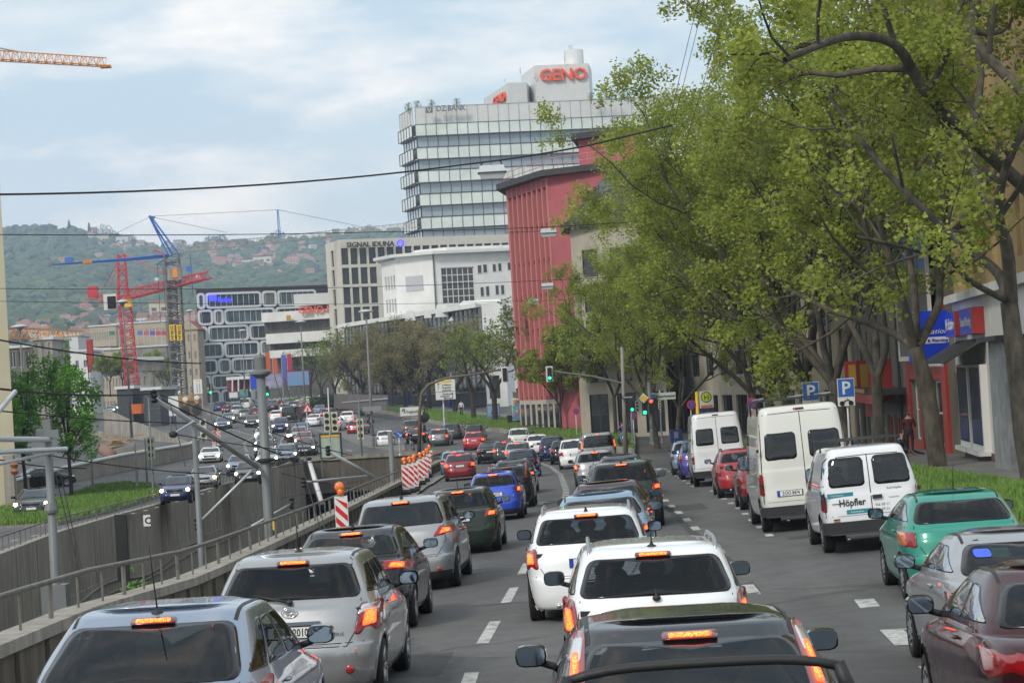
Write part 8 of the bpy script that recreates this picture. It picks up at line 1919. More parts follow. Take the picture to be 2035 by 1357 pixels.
def beacon(label,x,Y,X=None,sc_=1.0,rz=.0,lamp=True,base=0):
 X=XatG(x,Y,.8) if X is None else X; t=thing('beacon_board',label,'beacon board',(X,Y,gz(Y,X)+.1+base),rz,GB); s=sc_
 mb=MB(); mb.box((0,.0,.08),(.42*s,.9*s,.14)); mb.build('foot',M_rub,t)
 mb=MB(); mb.box((0,0,.20*s+.60*s),(.32*s,.045,1.14*s)); mb.build('board',M_swhite,t)
 z0,z1=.27*s,1.33*s; w2=.145*s
 for k in range(4):
  zb_=z0+(k-.45)*.30*s; P=[(-w2,zb_+.29*s),(w2,zb_),(w2,zb_+.15*s),(-w2,zb_+.44*s)]
  P=[(x2,min(max(z,z0),z1)) for x2,z in P]
  if max(p[1] for p in P)-min(p[1] for p in P)<.05: continue
  mb=MB(); mb.slab([(x2,-.031,z) for x2,z in P],(0,.008,0)); mb.build('red_stripe',M_sred,t)
 if lamp:
  mb=MB(); mb.lathe((0,.0,1.38*s),[(.05*s,0),(.09*s,.02),(.09*s,.14*s),(.04*s,.2*s)],10); mb.build('lamp_base',M_sorange,t,smooth=True)
  mb=MB(); mb.lathe((-.02,-.07*s,1.60*s),[(.02,0),(.11*s,.0),(.125*s,.06),(.11*s,.12),(.02,.14)],16,'y'); mb.build('lamp',M_sorange,t,smooth=True)
 return t
beacon('large striped beacon board nearest the camera beside the silver people carrier',671,56,X=-4.45,sc_=1.0,base=0)
for k,(x,Y) in enumerate([(802,104),(809,106),(814,108)]): beacon(['leftmost beacon board of the near cluster of three','middle beacon board of the near cluster of three','right beacon board of the near cluster of three'][k],x,Y,X=[-5.25,-5.1,-5.0][k])
for k,(x,Y) in enumerate([(826,114),(837,119),(845,124),(851,132),(855,142)]): beacon(['first beacon board of the row of five behind the cluster','second beacon board of the row of five','third beacon board of the row of five','fourth beacon board of the row of five','last beacon board of the row of five at the wall bend'][k],x,Y)
beacon('left small beacon board on the far side of the oncoming road',425,215); beacon('right small beacon board with two orange lamps on the far side',435,217,sc_=1.15)
for (x,y,l) in ((1240,893,'tall red and white bollard at the foot of the concrete signal pole'),(1299,886,'short red and white bollard at the corner'),(1318,882,'second short red and white bollard at the corner')):
 g=G(x,y); t=thing('striped_bollard',l,'bollard',g,group='red and white bollards at the corner'); hh=1.3 if x==1240 else .5
 for k in range(5): mb=MB(); mb.lathe((0,0,hh*k/5),[(.07,0),(.07,hh/5)],10); mb.build('band',M_sred if k%2==0 else M_swhite,t)
g=G(1346,880); t=thing('blue_container','blue metal box with a pale emblem by the pavement','box',g); s=g.y/4500; mb=MB(); mb.box((0,.4,13.5*s),(24*s,.8,26*s)); mb.build('box',mat('container_blue',(.02,.05,.22),.5),t); mb=MB(); mb.box((-1*s,-.02,16*s),(9*s,.02,13*s)); mb.build('emblem',mat('emblem_orange',(.55,.22,.06),.5),t); mb=MB(); mb.box((-1*s,-.035,16*s),(6*s,.02,9*s)); mb.build('emblem_center',mat('emblem_blue',(.10,.35,.70),.5),t)
g=G(1023,848); t=thing('black_container','black ribbed glass recycling container beside the forked tree','container',g); s=g.y/4500; mb=MB(); mb.box((0,0,11*s),(24*s,1.2,22*s),taper=1.18); mb.build('body',M_blk,t); mb=MB(); mb.box((0,0,22.8*s),(29*s,1.4,1.6*s)); mb.build('lid',M_sigbody,t)
g=G(982,842); t=thing('poster_board','lit poster board with a dark dancer figure on blue ground','poster board',g); s=g.y/4500; mb=MB(); mb.box((0,0,22*s),(27*s,.3,36*s)); mb.build('frame',M_post,t); mb=MB(); mb.box((0,-.16,26*s),(23*s,.03,20*s)); mb.build('picture',mat('poster_sky',(.10,.22,.50),.5,noise_amt=.5,noise_scale=1.2,col2=(.30,.42,.60)),t); mb=MB(); mb.box((0,-.16,11*s),(23*s,.03,9*s)); mb.build('caption',mat('poster_grey_caption',(.14,.18,.24),.5),t); mb=MB(); mb.tube([(-3*s,-.19,20*s),(0,-.19,24*s),(4*s,-.19,23*s),(6*s,-.19,30*s),(3*s,-.19,32*s)],[3*s,2.4*s,1.5*s,1*s,.5*s],5); mb.build('figure',M_sigbody,t)
for s_ in (-9,9): mb=MB(); mb.tube([(s_*s,0,0),(s_*s,0,6*s)],.05,6); mb.build('leg',M_post,t)
t=thing('mural_panel','panel of many bright coloured poster squares on the red building corner','mural',G(1034,838)); random.seed(8); cs=[(.55,.45,.08),(.10,.28,.42),(.08,.35,.30),(.45,.12,.30),(.25,.28,.50),(.50,.40,.40),(.06,.10,.25),(.12,.45,.50)]
for i in range(5):
 for j in range(6):
  c=W(1021+i*6,797+j*6.6,222); mb=MB(); mb.box(c[:],(.26,.04,.28)); mb.build('poster_square',mat('mural_%d'%((i*3+j*5+i*j)%8),cs[(i*3+j*5+i*j)%8],.6),t,world=True)
c=W(1034,813,222.1); panel(t,c,1.62,2.15,M_swhite,'backing')
t=thing('air_conditioner','row of grey ventilation units on the plinth of the red building','ventilation unit',W(1035,785,221)); 
for k in range(2): mb=MB(); c=W(1026+k*10,784,221); mb.box(c[:],(.7,.5,.55)); mb.build('unit',M_greyr,t,world=True); mb=MB(); mb.lathe((c.x+.2,c.y-.27,c.z+.45-k*.9),[(.22,0),(.22,.03)],12,'y'); mb.build('fan',M_sigbody,t,world=True)
t=thing('construction_billboard','large poster of two construction workers in white helmets','billboard',W(370,830,262)); Yb_=262; s=Yb_/4500
def flat(nm,x0,y0,x1,y1,m,off=0): c=W((x0+x1)/2,(y0+y1)/2,Yb_-off); mb=MB(); mb.box(c[:],(abs(x1-x0)*s,.02,abs(y1-y0)*s)); return mb.build(nm,m,t,world=True)
flat('text_panel',335,787,355,826,M_swhite,0); flat('photo_panel',355,784,401,828,mat('poster_brown',(.16,.12,.08),.6,noise_amt=.6,noise_scale=1.5),0); flat('scaffold_band',355,785,401,796,mat('poster_wood',(.42,.26,.10),.6,noise_amt=.6,noise_scale=3),.03)
for (x,y) in ((368,800),(391,797)):
 c=W(x,y,Yb_-.1); mb=MB(); mb.ell(c,(.26,.02,.34),12,8); mb.build('face',mat('poster_skin',(.42,.22,.13),.6),t,world=True); c=W(x,y-7,Yb_-.15); mb=MB(); mb.ell(c,(.32,.02,.26),12,8); mb.build('helmet',M_swhite,t,world=True); c=W(x,y+17,Yb_-.07); mb=MB(); mb.ell(c,(.55,.02,.62),12,8); mb.build('jacket',mat('poster_jacket',(.03,.03,.035),.7),t,world=True)
for x in (338,398): mb=MB(); mb.tube([W(x,790,Yb_+.1),W(x+2,860,Yb_+.1)],.10,6); mb.build('leg',M_post,t,world=True)
t=thing('lane_sign','tall white lane sign with three black arrows and two orange numbers','sign',W(393,790,300)); c=W(393,768,300); panel(t,c,1.15,1.9,M_swhite); 
for k in (-.1,.25): mb=MB(); mb.tube([(c.x+k,c.y-.03,c.z-.8),(c.x+k,c.y-.03,c.z+.4)],.03,4); mb.build('arrow',M_ink,t,world=True); panel(t,(c.x+k,c.y,c.z+.75),.24,.2,M_syel,'number_patch',.03)
for k in (-.5,.5): mb=MB(); mb.tube([(c.x+k,c.y+.05,c.z-3),(c.x+k,c.y+.05,c.z)],.05,6); mb.build('post',M_alu,t,world=True)
t=thing('flag_row','cluster of coloured advertising flags before the banded building','flags',W(565,790,385)); 
for (x,y0,y1,m) in ((565,705,760,mat('flag_violet',(.12,.12,.45),.7)),(576,703,750,mat('flag_crimson',(.45,.03,.08),.7)),(533,700,760,mat('flag_orange',(.65,.12,.04),.7)),(547,712,745,MATS['flag_orange'])):
 c=W(x,(y0+y1)/2,385); h_=(y1-y0)/4500*385; mb=MB(); mb.box(c[:],(.75,.05,h_)); mb.build('flag',m,t,world=True); mb=MB(); mb.tube([(c.x-.42,c.y,c.z-h_),(c.x-.42,c.y,c.z+h_/2)],.05,5); mb.build('flagpole',M_alu,t,world=True)
t=thing('kiosk','low dark red shop pavilion with white columns','kiosk',W(478,785,430)); 
for i,(x0,x1,y0,y1,m) in enumerate(((452,505,748,754,M_swhite),(450,506,754,776,mat('kiosk_red',(.20,.02,.035),.6)))): c=W((x0+x1)/2,(y0+y1)/2,430); mb=MB(); mb.box((c.x,c.y+3*i,c.z),((x1-x0)/4500*430,4,(y1-y0)/4500*430)); mb.build(['roof','body'][i],m,t,world=True)
for x in (462,474,486,498): mb=MB(); mb.tube([W(x,753,427.5),W(x,778,427.5)],.16,6); mb.build('column',M_swhite,t,world=True)
for (x0,x1,y0,y1,Y,m,lab,nm) in ((571,614,738,766,350,mat('billboard_print',(.25,.22,.40),.5,noise_amt=.7,noise_scale=.6,col2=(.10,.35,.60)),'framed billboard with a pink and blue print behind the far trunks','billboard'),(456,472,780,790,375,M_swhite,'white banner with red letters on the far railing','banner'),(477,491,775,787,376,mat('banner_green',(.10,.30,.28),.6),'blue green banner on the far railing','banner'),(498,514,742,772,372,M_bl,'blue and white sign post by the far crossing','sign'),(516,560,745,770,360,mat('bus_blue',(.08,.09,.30),.5,noise_amt=.5,noise_scale=.8,col2=(.5,.45,.5)),'striped blue vehicle body behind the thick mast','trailer')):
 c=W((x0+x1)/2,(y0+y1)/2,Y); t=thing(nm,lab,nm,c); panel(t,c,(x1-x0)/4500*Y+.3,(y1-y0)/4500*Y+.3,M_maroon if False else mat('frame_dark_red',(.18,.02,.04),.6) if nm=='billboard' else M_sgrey,'frame'); panel(t,c,(x1-x0)/4500*Y,(y1-y0)/4500*Y,m,'face',.05)
 mb=MB(); mb.tube([(c.x,c.y+.1,c.z-3.5),(c.x,c.y+.1,c.z)],.08,6); mb.build('post',M_post,t,world=True)
for k,(x,y) in enumerate(((428,792),(440,791),(455,793))):
 pass
t=thing('ramp_guard_wall','grey brown guard wall of the far ramp with a pale handrail','wall',W(730,812,285)); P=[W(672,783,300),W(760,783,262),W(700,812,300)]
mb=MB(); mb.slab([W(664,812,303),W(770,815,262),W(770,785,262),W(664,782,303)],(0,.5,0)); mb.build('wall_face',mat('brown_wall',(.13,.11,.10),.85,noise_amt=.3,noise_scale=1),t,world=True); mb=MB(); mb.tube([W(680,800,296),W(770,792,261)],.07,5); mb.build('handrail',M_alu,t,world=True)
# ---- cranes
def lattice(par,name,p0,p1,w0,w1,m,n,r=.09,up_=None,tri=False):
 p0,p1=Vector(p0),Vector(p1); d=(p1-p0).normalized(); a=(up_ or Vector((0,0,1))); a=(a-d*a.dot(d)); a=a.normalized() if a.length>.1 else Vector((1,0,0)); b=d.cross(a); mb=MB()
 off=[(-1,-1),(1,-1),(1,1),(-1,1)] if not tri else [(-.6,-1),(-.6,1),(1,0)]
 P=lambda k,o:p0.lerp(p1,k/n)+(a*o[0]+b*o[1])*(w0+(w1-w0)*k/n)/2
 for o in off: mb.tube([P(0,o),P(n,o)],r,4)
 for k in range(n):
  for i in range(len(off)):
   o,q=off[i],off[(i+1)%len(off)]; mb.tube([P(k,o) if k%2 else P(k,q),P(k+1,q) if k%2 else P(k+1,o)],r*.55,3)
   if k%2==0: mb.tube([P(k,o),P(k,q)],r*.5,3)
 return mb.build(name,m,par,world=True)
M_cred=mat('crane_red',(.55,.03,.04),.5); M_cblue=mat('crane_blue',(.04,.15,.50),.5); M_cgrey=mat('crane_grey',(.17,.165,.16),.6,noise_amt=.3,noise_scale=.5); M_cor=mat('crane_orange',(.70,.26,.03),.5)
Yc=385; t=thing('tower_crane','red tower crane with lattice jib pointing right and red machinery box','tower crane',W(267,800,Yc))
lattice(t,'mast',W(265,790,Yc),W(248,605,Yc),1.9,1.9,M_cred,22,.11); lattice(t,'tower_top',W(245,600,Yc),W(241,505,Yc),1.6,1.1,M_cred,6,.14)
lattice(t,'jib',W(250,588,Yc),W(414,548,Yc-20),1.9,1.4,M_cred,26,.11,tri=True); lattice(t,'counter_jib',W(245,594,Yc),W(178,590,Yc+6),1.0,1.0,M_cred,7,.10)
c=W(185,580,Yc+5); mb=MB(); mb.box(c[:],(1.6,1.6,1.8)); mb.build('machinery_box',M_cred,t,world=True); c=W(203,604,Yc+4); mb=MB(); mb.box(c[:],(1.0,1.5,1.3)); mb.build('counterweight',M_concl,t,world=True)
mb=MB(); mb.tube([W(240,508,Yc),W(206,572,Yc+4)],.07,4); mb.tube([W(240,508,Yc),W(178,575,Yc+4)][:1]+[W(219,572,Yc+3)],.06,4); mb.tube([W(243,505,Yc),W(330,545,Yc-10)],.08,4); mb.build('tie_bars',M_cred,t,world=True)
mb=MB(); mb.box(W(255,602,Yc-1)[:],(1.2,1.2,1.4)); mb.build('operator_cab',M_syel,t,world=True)
mb=MB(); mb.box(W(264,796,Yc-1)[:],(4.2,3,1.6),taper=.6); mb.build('crane_foot',M_cred,t,world=True)
for (x,y) in ((312,555),(393,550)): mb=MB(); mb.box(W(x,y,Yc-12)[:],(.7,.3,.5)); mb.build('jib_sign',M_swhite,t,world=True)
Yc=372; t=thing('tower_crane','grey lattice tower crane with blue peak, long blue counter jib and yellow banners','tower crane',W(357,800,Yc))
lattice(t,'mast',W(358,788,Yc),W(341,505,Yc),2.2,2.2,M_cgrey,34,.16); lattice(t,'mast_core',W(355,788,Yc+.5),W(343,560,Yc+.5),1.0,1.0,M_cgrey,22,.12)
mb=MB(); mb.tube([W(296,430,Yc),W(336,510,Yc)],.14,5); mb.tube([W(296,430,Yc),W(344,508,Yc+1)],.16,5); mb.tube([W(300,431,Yc),W(355,505,Yc)],.16,5); mb.tube([W(296,430,Yc),W(308,433,Yc)],.25,4); mb.build('peak',M_cblue,t,world=True)
mb=MB(); mb.tube([W(334,508,Yc),W(250,516,Yc-6),W(104,526,Yc-18)],[.42,.34,.14],4); mb.build('counter_jib',M_cblue,t,world=True); mb=MB(); mb.tube([W(166,521.5,Yc-13.5),W(181,520,Yc-12.5)],.36,4); mb.build('orange_marking',M_cor,t,world=True)
mb=MB(); mb.box(W(137,516,Yc-16)[:],(1.2,.6,.7)); mb.build('winch',M_cblue,t,world=True)
lattice(t,'jib',W(352,498,Yc),W(830,448,Yc+40),1.4,1.2,mat('crane_pale',(.38,.36,.30),.6),64,.07,tri=True)
mb=MB(); mb.tube([W(300,431,Yc),W(450,462,Yc+10)],.04,3); mb.tube([W(300,430,Yc),W(552,417,Yc+18)],.04,3); mb.tube([W(552,417,Yc+18),W(725,452,Yc+32)],.04,3); mb.tube([W(296,432,Yc),W(228,465,Yc-6)],.04,3); mb.build('stay_cables',M_cgrey,t,world=True)
mb=MB(); mb.tube([W(551,417,Yc+18),W(554,473,Yc+18)],.11,4); mb.tube([W(553,417,Yc+18),W(558,472,Yc+18)],.08,4); mb.build('king_post',M_cblue,t,world=True)
mb=MB(); c=W(347,545,Yc-1.3); mb.box(c[:],(2.4,1.0,2.0)); mb.build('climbing_frame',M_concl,t,world=True); mb=MB(); c=W(348,542,Yc-1.9); mb.box(c[:],(.8,.1,1.6)); mb.build('orange_frame',M_cor,t,world=True)
for x in (342,356.5):
 c=W(x,661,Yc-1.6); mb=MB(); mb.box(c[:],(.85,.1,2.6)); bn=mb.build('banner',M_syel,t,world=True); text('lettering','ZÜBLIN',.62,Vector((c.x-.20,c.y-.08,c.z+1.15))-t.location,(0,0,-1),(1,0,0),M_ink,t,.005,True,width=2.3)
mb=MB(); 
for x in (313,324,378): mb.tube([W(x,528 if x<370 else 505,Yc-2),W(x+6,640 if x<370 else 590,Yc-2)],.05,4)
mb.build('hoist_ropes',M_wire,t,world=True); mb=MB(); mb.box(W(376,535,Yc-2)[:],(.9,.5,.8)); mb.build('hook_block',M_cblue,t,world=True); mb=MB(); mb.tube([W(333,512,Yc),W(311,526,Yc-1),W(336,525,Yc-.5)],.12,4); mb.build('platform_bracket',M_cblue,t,world=True)
mb=MB(); mb.tube([W(306,497,Yc),W(330,506,Yc)],.16,4); mb.build('red_fin',M_cred,t,world=True)
t=thing('tower_crane','orange lattice crane jib entering the sky from the left edge','tower crane',W(-150,300,250)); lattice(t,'jib',W(-80,108,250),W(212,126,262),1.4,1.2,M_cor,34,.07,tri=True); mb=MB(); mb.tube([W(-60,85,250),W(40,104,255)],.08,4); mb.build('tie_bar',M_cor,t,world=True); mb=MB(); mb.box(W(210,133,262)[:],(1.2,1,.3)); mb.build('jib_end',M_cor,t,world=True)
lattice(t,'mast',W(-160,900,250),W(-160,100,250),1.6,1.6,M_cor,40,.09); 
t=thing('tower_crane','orange lattice crane jib lying low in front of the far grey office blocks','tower crane',W(10,700,345)); lattice(t,'jib',W(0,662,340),W(100,664,352),1.6,1.5,M_cor,12,.10); lattice(t,'jib_tip',W(100,664,352),W(162,662,420),1.4,.9,mat('crane_orange_pale',(.60,.34,.16),.6),14,.08); mb=MB(); mb.box(W(117,668,360)[:],(1,.5,.5)); mb.build('hook_block',M_cor,t,world=True); lattice(t,'mast',W(-30,800,340),W(-30,640,340),1.6,1.6,M_cor,12,.1)
# ---- pale debris and timber on the construction ramp
t=thing('orange_skip','orange skip beside the dark site containers','skip',W(274,815,285)); mb=MB(); mb.box(W(274,812,285)[:],(1.15,2,1.2),taper=1.15); mb.build('body',mat('skip_orange',(.65,.15,.03),.6,noise_amt=.3,noise_scale=1),t,world=True)
t=thing('timber_pile','pile of timber and rubble inside the construction pit','timber',W(215,885,215)); random.seed(4)
for k in range(14): mb=MB(); x=185+random.random()*75; y=870+random.random()*28; a=W(x,y,212); mb.tube([a,a+Vector((random.uniform(1,3),random.uniform(-1,1),random.uniform(-.2,.6)))],.09,4); mb.build('beam',mat('timber',(.34,.24,.14),.8),t,world=True)
t=thing('sewer_pipe','large brown pipe lying in the construction pit','pipe',W(212,895,205)); mb=MB(); mb.tube([W(200,890,208),W(222,905,200)],.5,14); mb.build('pipe_body',mat('pipe_brown',(.22,.12,.09),.7),t,world=True,smooth=True)
t=thing('pit_shoring','row of pale concrete ribs with timber rails in the construction pit','shoring',W(230,880,245))
for k in range(9): mb=MB(); mb.tube([W(212+k*5,862+k*.6,246),W(212+k*5,890,246)],.14,4); mb.build('rib',M_concl,t,world=True)
for y in (884,893): mb=MB(); mb.tube([W(212,y,244),W(256,y-6,244)],.10,4); mb.build('timber_rail',mat('timber',(.34,.24,.14),.8),t,world=True)
# == people
M_skin=mat('skin',(.42,.24,.16),.6); M_hair=mat('dark_hair',(.03,.022,.016),.7)
def person(label,loc,rz,joints,cols,group=None,bald=False,hair=True):
 """one continuous skinned body; joints: name->(x,y,z) ; facing +y"""
 J=joints; names=list(J); idx={n:i for i,n in enumerate(names)}
 E=[('pelvis','waist'),('waist','chest'),('chest','neck'),('neck','jaw'),('jaw','head'),('chest','shl'),('shl','ell'),('ell','wrl'),('wrl','hal'),('chest','shr'),('shr','elr'),('elr','wrr'),('wrr','har'),('pelvis','hil'),('hil','knl'),('knl','anl'),('anl','tol'),('pelvis','hir'),('hir','knr'),('knr','anr'),('anr','tor')]
 Rr=dict(pelvis=.15,waist=.135,chest=.165,neck=.055,jaw=.075,head=.095,shl=.075,shr=.075,ell=.048,elr=.048,wrl=.03,wrr=.03,hal=.035,har=.035,hil=.10,hir=.10,knl=.062,knr=.062,anl=.042,anr=.042,tol=.035,tor=.035)
 me=bpy.data.meshes.new('body'); me.from_pydata([J[n] for n in names],[(idx[a],idx[b]) for a,b in E],[]); ob=bpy.data.objects.new('tmp',me); C.objects.link(ob)
 md=ob.modifiers.new('s','SKIN'); sv=me.skin_vertices[0].data
 for n in names: r_=Rr[n]; sv[idx[n]].radius=(r_,r_*(.72 if n in('chest','waist','pelvis') else 1)); 
 sv[idx['pelvis']].use_root=True
 m2=ob.modifiers.new('u','SUBSURF'); m2.levels=1; m2.render_levels=1
 bpy.context.view_layer.update(); dg=bpy.context.evaluated_depsgraph_get(); bm_=bpy.data.meshes.new_from_object(ob.evaluated_get(dg)); bpy.data.objects.remove(ob)
 bm_.materials.clear(); mats=[M_skin,cols[0],cols[1],cols[2],M_hair]
 for m_ in mats: bm_.materials.append(m_)
 part={'neck':0,'jaw':0,'head':0,'wrl':0,'wrr':0,'hal':0,'har':0,'chest':1,'waist':1,'shl':1,'shr':1,'ell':1,'elr':1,'pelvis':2,'hil':2,'hir':2,'knl':2,'knr':2,'anl':2,'anr':2,'tol':3,'tor':3}
 for p in bm_.polygons:
  c=p.center; n=min(names,key=lambda n:(Vector(J[n])-c).length); k=part[n]
  if k==0 and n in('head','jaw') and hair and not bald and (c.z>J['head'][2]+.0 or (c.y<J['head'][1]-.02 and c.z>J['jaw'][2])): k=4
  p.material_index=k; p.use_smooth=True
 root=thing('person',label,'person',loc,rz,group); o=bpy.data.objects.new('body',bm_); C.objects.link(o); o.parent=root
 h=Vector(J['head']); mb=MB()
 mb.ell((h.x,h.y+.10,h.z-.01),(.014,.022,.022),6,5); 
 for s_ in (-1,1): mb.ell((h.x+s_*.095,h.y,h.z),(.014,.028,.034),6,5)
 mb.build('ear_and_nose',M_skin,root,smooth=True)
 for sd in ('l','r'):
  q=Vector(J['ha'+sd]); w_=Vector(J['wr'+sd]); d=(q-w_).normalized(); a=d.orthogonal().normalized(); mb=MB()
  for k in range(4): f=q+a*(k-1.5)*.017; mb.tube([f,f+d*.045,f+d*(.075-.006*abs(k-1.5))+Vector((0,.012,0))],[.009,.008,.006],5)
  f=q-a*.03; mb.tube([f-d*.02,f+d*.03-a*.015],[.010,.007],5); mb.build('fingers',M_skin,root,smooth=True)
 return root
def stand(step=.12,arm=.1,lean=0,sc_=1.0,ra=None,la=None):
 J=dict(pelvis=(0,0,.95),waist=(0,.01+lean*.2,1.10),chest=(0,.0+lean*.6,1.36),neck=(0,.01+lean,1.52),jaw=(0,.03+lean*1.1,1.60),head=(0,.02+lean*1.15,1.69),shl=(-.19,lean*.7,1.42),shr=(.19,lean*.7,1.42),ell=(-.26,arm*.3+lean*.5,1.15),elr=(.26,-arm*.3+lean*.5,1.15),wrl=(-.27,arm+.08,.90),wrr=(.27,-arm+.12,.90),hal=(-.27,arm+.12,.82),har=(.27,-arm+.16,.82),hil=(-.10,0,.90),hir=(.10,0,.90),knl=(-.11,step*.7+.03,.50),knr=(.11,-step*.3+.03,.50),anl=(-.11,step,.08),anr=(.11,-step,.09),tol=(-.12,step+.17,.04),tor=(.12,-step+.17,.04))
 if ra: J['elr'],J['wrr'],J['har']=ra
 if la: J['ell'],J['wrl'],J['hal']=la
 return {k:tuple(v*sc_ for v in p) for k,p in J.items()}
def cl(n,c): return mat(n,c,.85,noise_amt=.25,noise_scale=9)
g=onwall(None,(18.4,106),d4,n4,13.6,0,1.4,0); g.z=gz(g.y,g.x)+.15
person('standing man in a dark red checked shirt seen from behind at the red shop',(g.x,g.y,g.z),R(-20),stand(.05,.05,ra=((.26,.05,1.16),(.16,.24,1.10),(.10,.30,1.12))),[mat('maroon_check',(.09,.015,.02),.85,noise_amt=.6,noise_scale=25),cl('black_trousers',(.012,.012,.014)),cl('dark_shoes',(.015,.012,.01))])
sit=dict(pelvis=(0,0,.16),waist=(0,.02,.32),chest=(0,.06,.58),neck=(0,.10,.74),jaw=(0,.13,.81),head=(0,.13,.90),shl=(-.19,.06,.64),shr=(.19,.06,.64),ell=(-.27,.12,.40),elr=(.28,.10,.40),wrl=(-.22,.34,.32),wrr=(.36,.28,.20),hal=(-.2,.41,.33),har=(.42,.32,.12),hil=(-.10,.04,.14),hir=(.10,.04,.14),knl=(-.16,.44,.42),knr=(.26,.46,.18),anl=(-.15,.72,.09),anr=(.52,.62,.09),tol=(-.16,.88,.05),tor=(.60,.74,.05))
g2_=onwall(None,(18.4,106),d4,n4,15.8,0,2.0,0); g2_.z=gz(g2_.y,g2_.x)+.15
person('bald man sitting on the ground in a striped shirt and dark vest by the tree',(g2_.x,g2_.y,g2_.z),R(-60),sit,[mat('navy_stripe',(.02,.025,.05),.85,noise_amt=.6,noise_scale=30),cl('navy_trousers',(.012,.015,.03)),cl('dark_shoes',(.015,.012,.01))],bald=True)
g=G(593,806) ; person('pedestrian in a light blue shirt standing by the far hedge',(g.x,g.y-25,gz(g.y-25,g.x)+.3),R(150),stand(.1),[cl('light_blue_shirt',(.25,.35,.65)),cl('navy_trousers',(.012,.015,.03)),cl('dark_shoes',(.015,.012,.01))])
g=G(918,833); person('pedestrian in a white top with a dark bag on the far pavement',(g.x,g.y,g.z+.35),R(170),stand(.16),[cl('white_top',(.6,.6,.6)),cl('black_trousers',(.012,.012,.014)),cl('dark_shoes',(.015,.012,.01))])
g=G(848,826); person('dark clothed pedestrian left of the white direction sign',(g.x,g.y,g.z+.35),R(60),stand(.2),[cl('black_jacket',(.02,.02,.025)),cl('black_trousers',(.012,.012,.014)),cl('dark_shoes',(.015,.012,.01))])
g=G(1273,866); person('pedestrian in a brown top and orange shorts beside the pushchair',(g.x,g.y,g.z+.15),R(10),stand(.1),[cl('brown_top',(.06,.045,.035)),cl('orange_shorts',(.45,.16,.07)),cl('dark_shoes',(.015,.012,.01))])
t=thing('pushchair','dark pushchair at the junction corner','pushchair',(g.x-.9,g.y-.3,g.z+.15)); mb=MB(); mb.ell((0,0,.85),(.30,.38,.32),12,8); mb.build('hood',M_blk,t,smooth=True); mb=MB(); mb.box((0,.1,.5),(.42,.6,.25)); mb.build('seat',M_seat,t); 
for s_ in (-.25,.25):
 for y_ in (-.3,.35): mb=MB(); mb.lathe((s_,y_,.13),[(.10,-.02),(.13,-.02),(.13,.02),(.10,.02)],12,'x'); mb.build('wheel',M_rub,t)
mb=MB(); mb.tube([(-.22,-.3,.13),(-.22,.1,.6),(-.22,-.5,1.02),(.22,-.5,1.02),(.22,.1,.6),(.22,-.3,.13)],.014,5); mb.build('frame',M_alu,t)
g=W(806,893,171); g.z=gz(171,g.x); person('man with dark hair in a grey shirt leaning forward behind the tunnel headwall',(g.x,g.y+13,g.z-.5),R(70),stand(.1,.1,lean=.22),[cl('grey_shirt',(.20,.21,.24)),cl('grey_trousers',(.10,.10,.11)),cl('dark_shoes',(.015,.012,.01))])
def bike(name,label,cat,loc,rz,motor=False):
 t=thing(name,label,cat,loc,rz); r_=.34 if not motor else .31
 for y_ in (-.52,.52):
  mb=MB(); w_=.02 if not motor else .06; mb.lathe((0,y_,r_),[(r_-.05,-w_),(r_,-w_*.6),(r_,w_*.6),(r_-.05,w_)],20,'x'); wh=mb.build('wheel',M_rub,t)
  mb=MB()
  for k in range(8): a=k*math.pi/8; mb.tube([(0,y_-math.cos(a)*r_*.86,r_-math.sin(a)*r_*.86),(0,y_+math.cos(a)*r_*.86,r_+math.sin(a)*r_*.86)],.004,3)
  mb.build('spokes',M_alu,wh)
 mb=MB(); mb.tube([(0,-.52,r_),(0,-.18,.85),(0,.38,.86),(0,.52,r_)],.02 if not motor else .045,6); mb.tube([(0,-.18,.85),(0,-.05,.3),(0,.38,.86)],.018 if not motor else .06,6); mb.build('frame',mat('bike_frame',(.05,.05,.07),.4),t)
 mb=MB(); mb.tube([(-.28,.30,1.0),(0,.38,1.02),(.28,.30,1.0)],.015,6); mb.build('handlebar',M_blk,t); mb=MB(); mb.ell((0,-.22,.92),(.08 if not motor else .15,.14 if not motor else .35,.04 if not motor else .07),10,6); mb.build('saddle',M_blk,t,smooth=True)
 if motor:
  mb=MB(); mb.ell((0,.15,.78),(.17,.30,.16),10,8); mb.build('tank',M_gblk,t,smooth=True); mb=MB(); mb.box((0,0,.45),(.34,.4,.34)); mb.build('engine',M_blk,t); mb=MB(); mb.box((0,-.72,.85),(.42,.32,.30)); mb.build('top_box',M_blk,t); mb=MB(); mb.ell((0,-.86,.70),(.07,.03,.04),8,5); mb.build('brake_lamp',M_brakefar,t)
  for s_ in (-1,1): mb=MB(); mb.box((s_*.30,-.55,.62),(.22,.40,.34)); mb.build('pannier',M_blk,t)
 return t
ride=dict(pelvis=(0,-.22,1.0),waist=(0,-.16,1.14),chest=(0,-.04,1.38),neck=(0,.04,1.54),jaw=(0,.07,1.61),head=(0,.07,1.70),shl=(-.18,-.02,1.44),shr=(.18,-.02,1.44),ell=(-.25,.12,1.22),elr=(.25,.12,1.22),wrl=(-.25,.28,1.05),wrr=(.25,.28,1.05),hal=(-.25,.34,1.02),har=(.25,.34,1.02),hil=(-.09,-.18,.96),hir=(.09,-.18,.96),knl=(-.12,.16,.72),knr=(.12,.12,.62),anl=(-.12,.0,.38),anr=(.12,-.02,.2),tol=(-.12,.14,.34),tor=(.12,.12,.16))
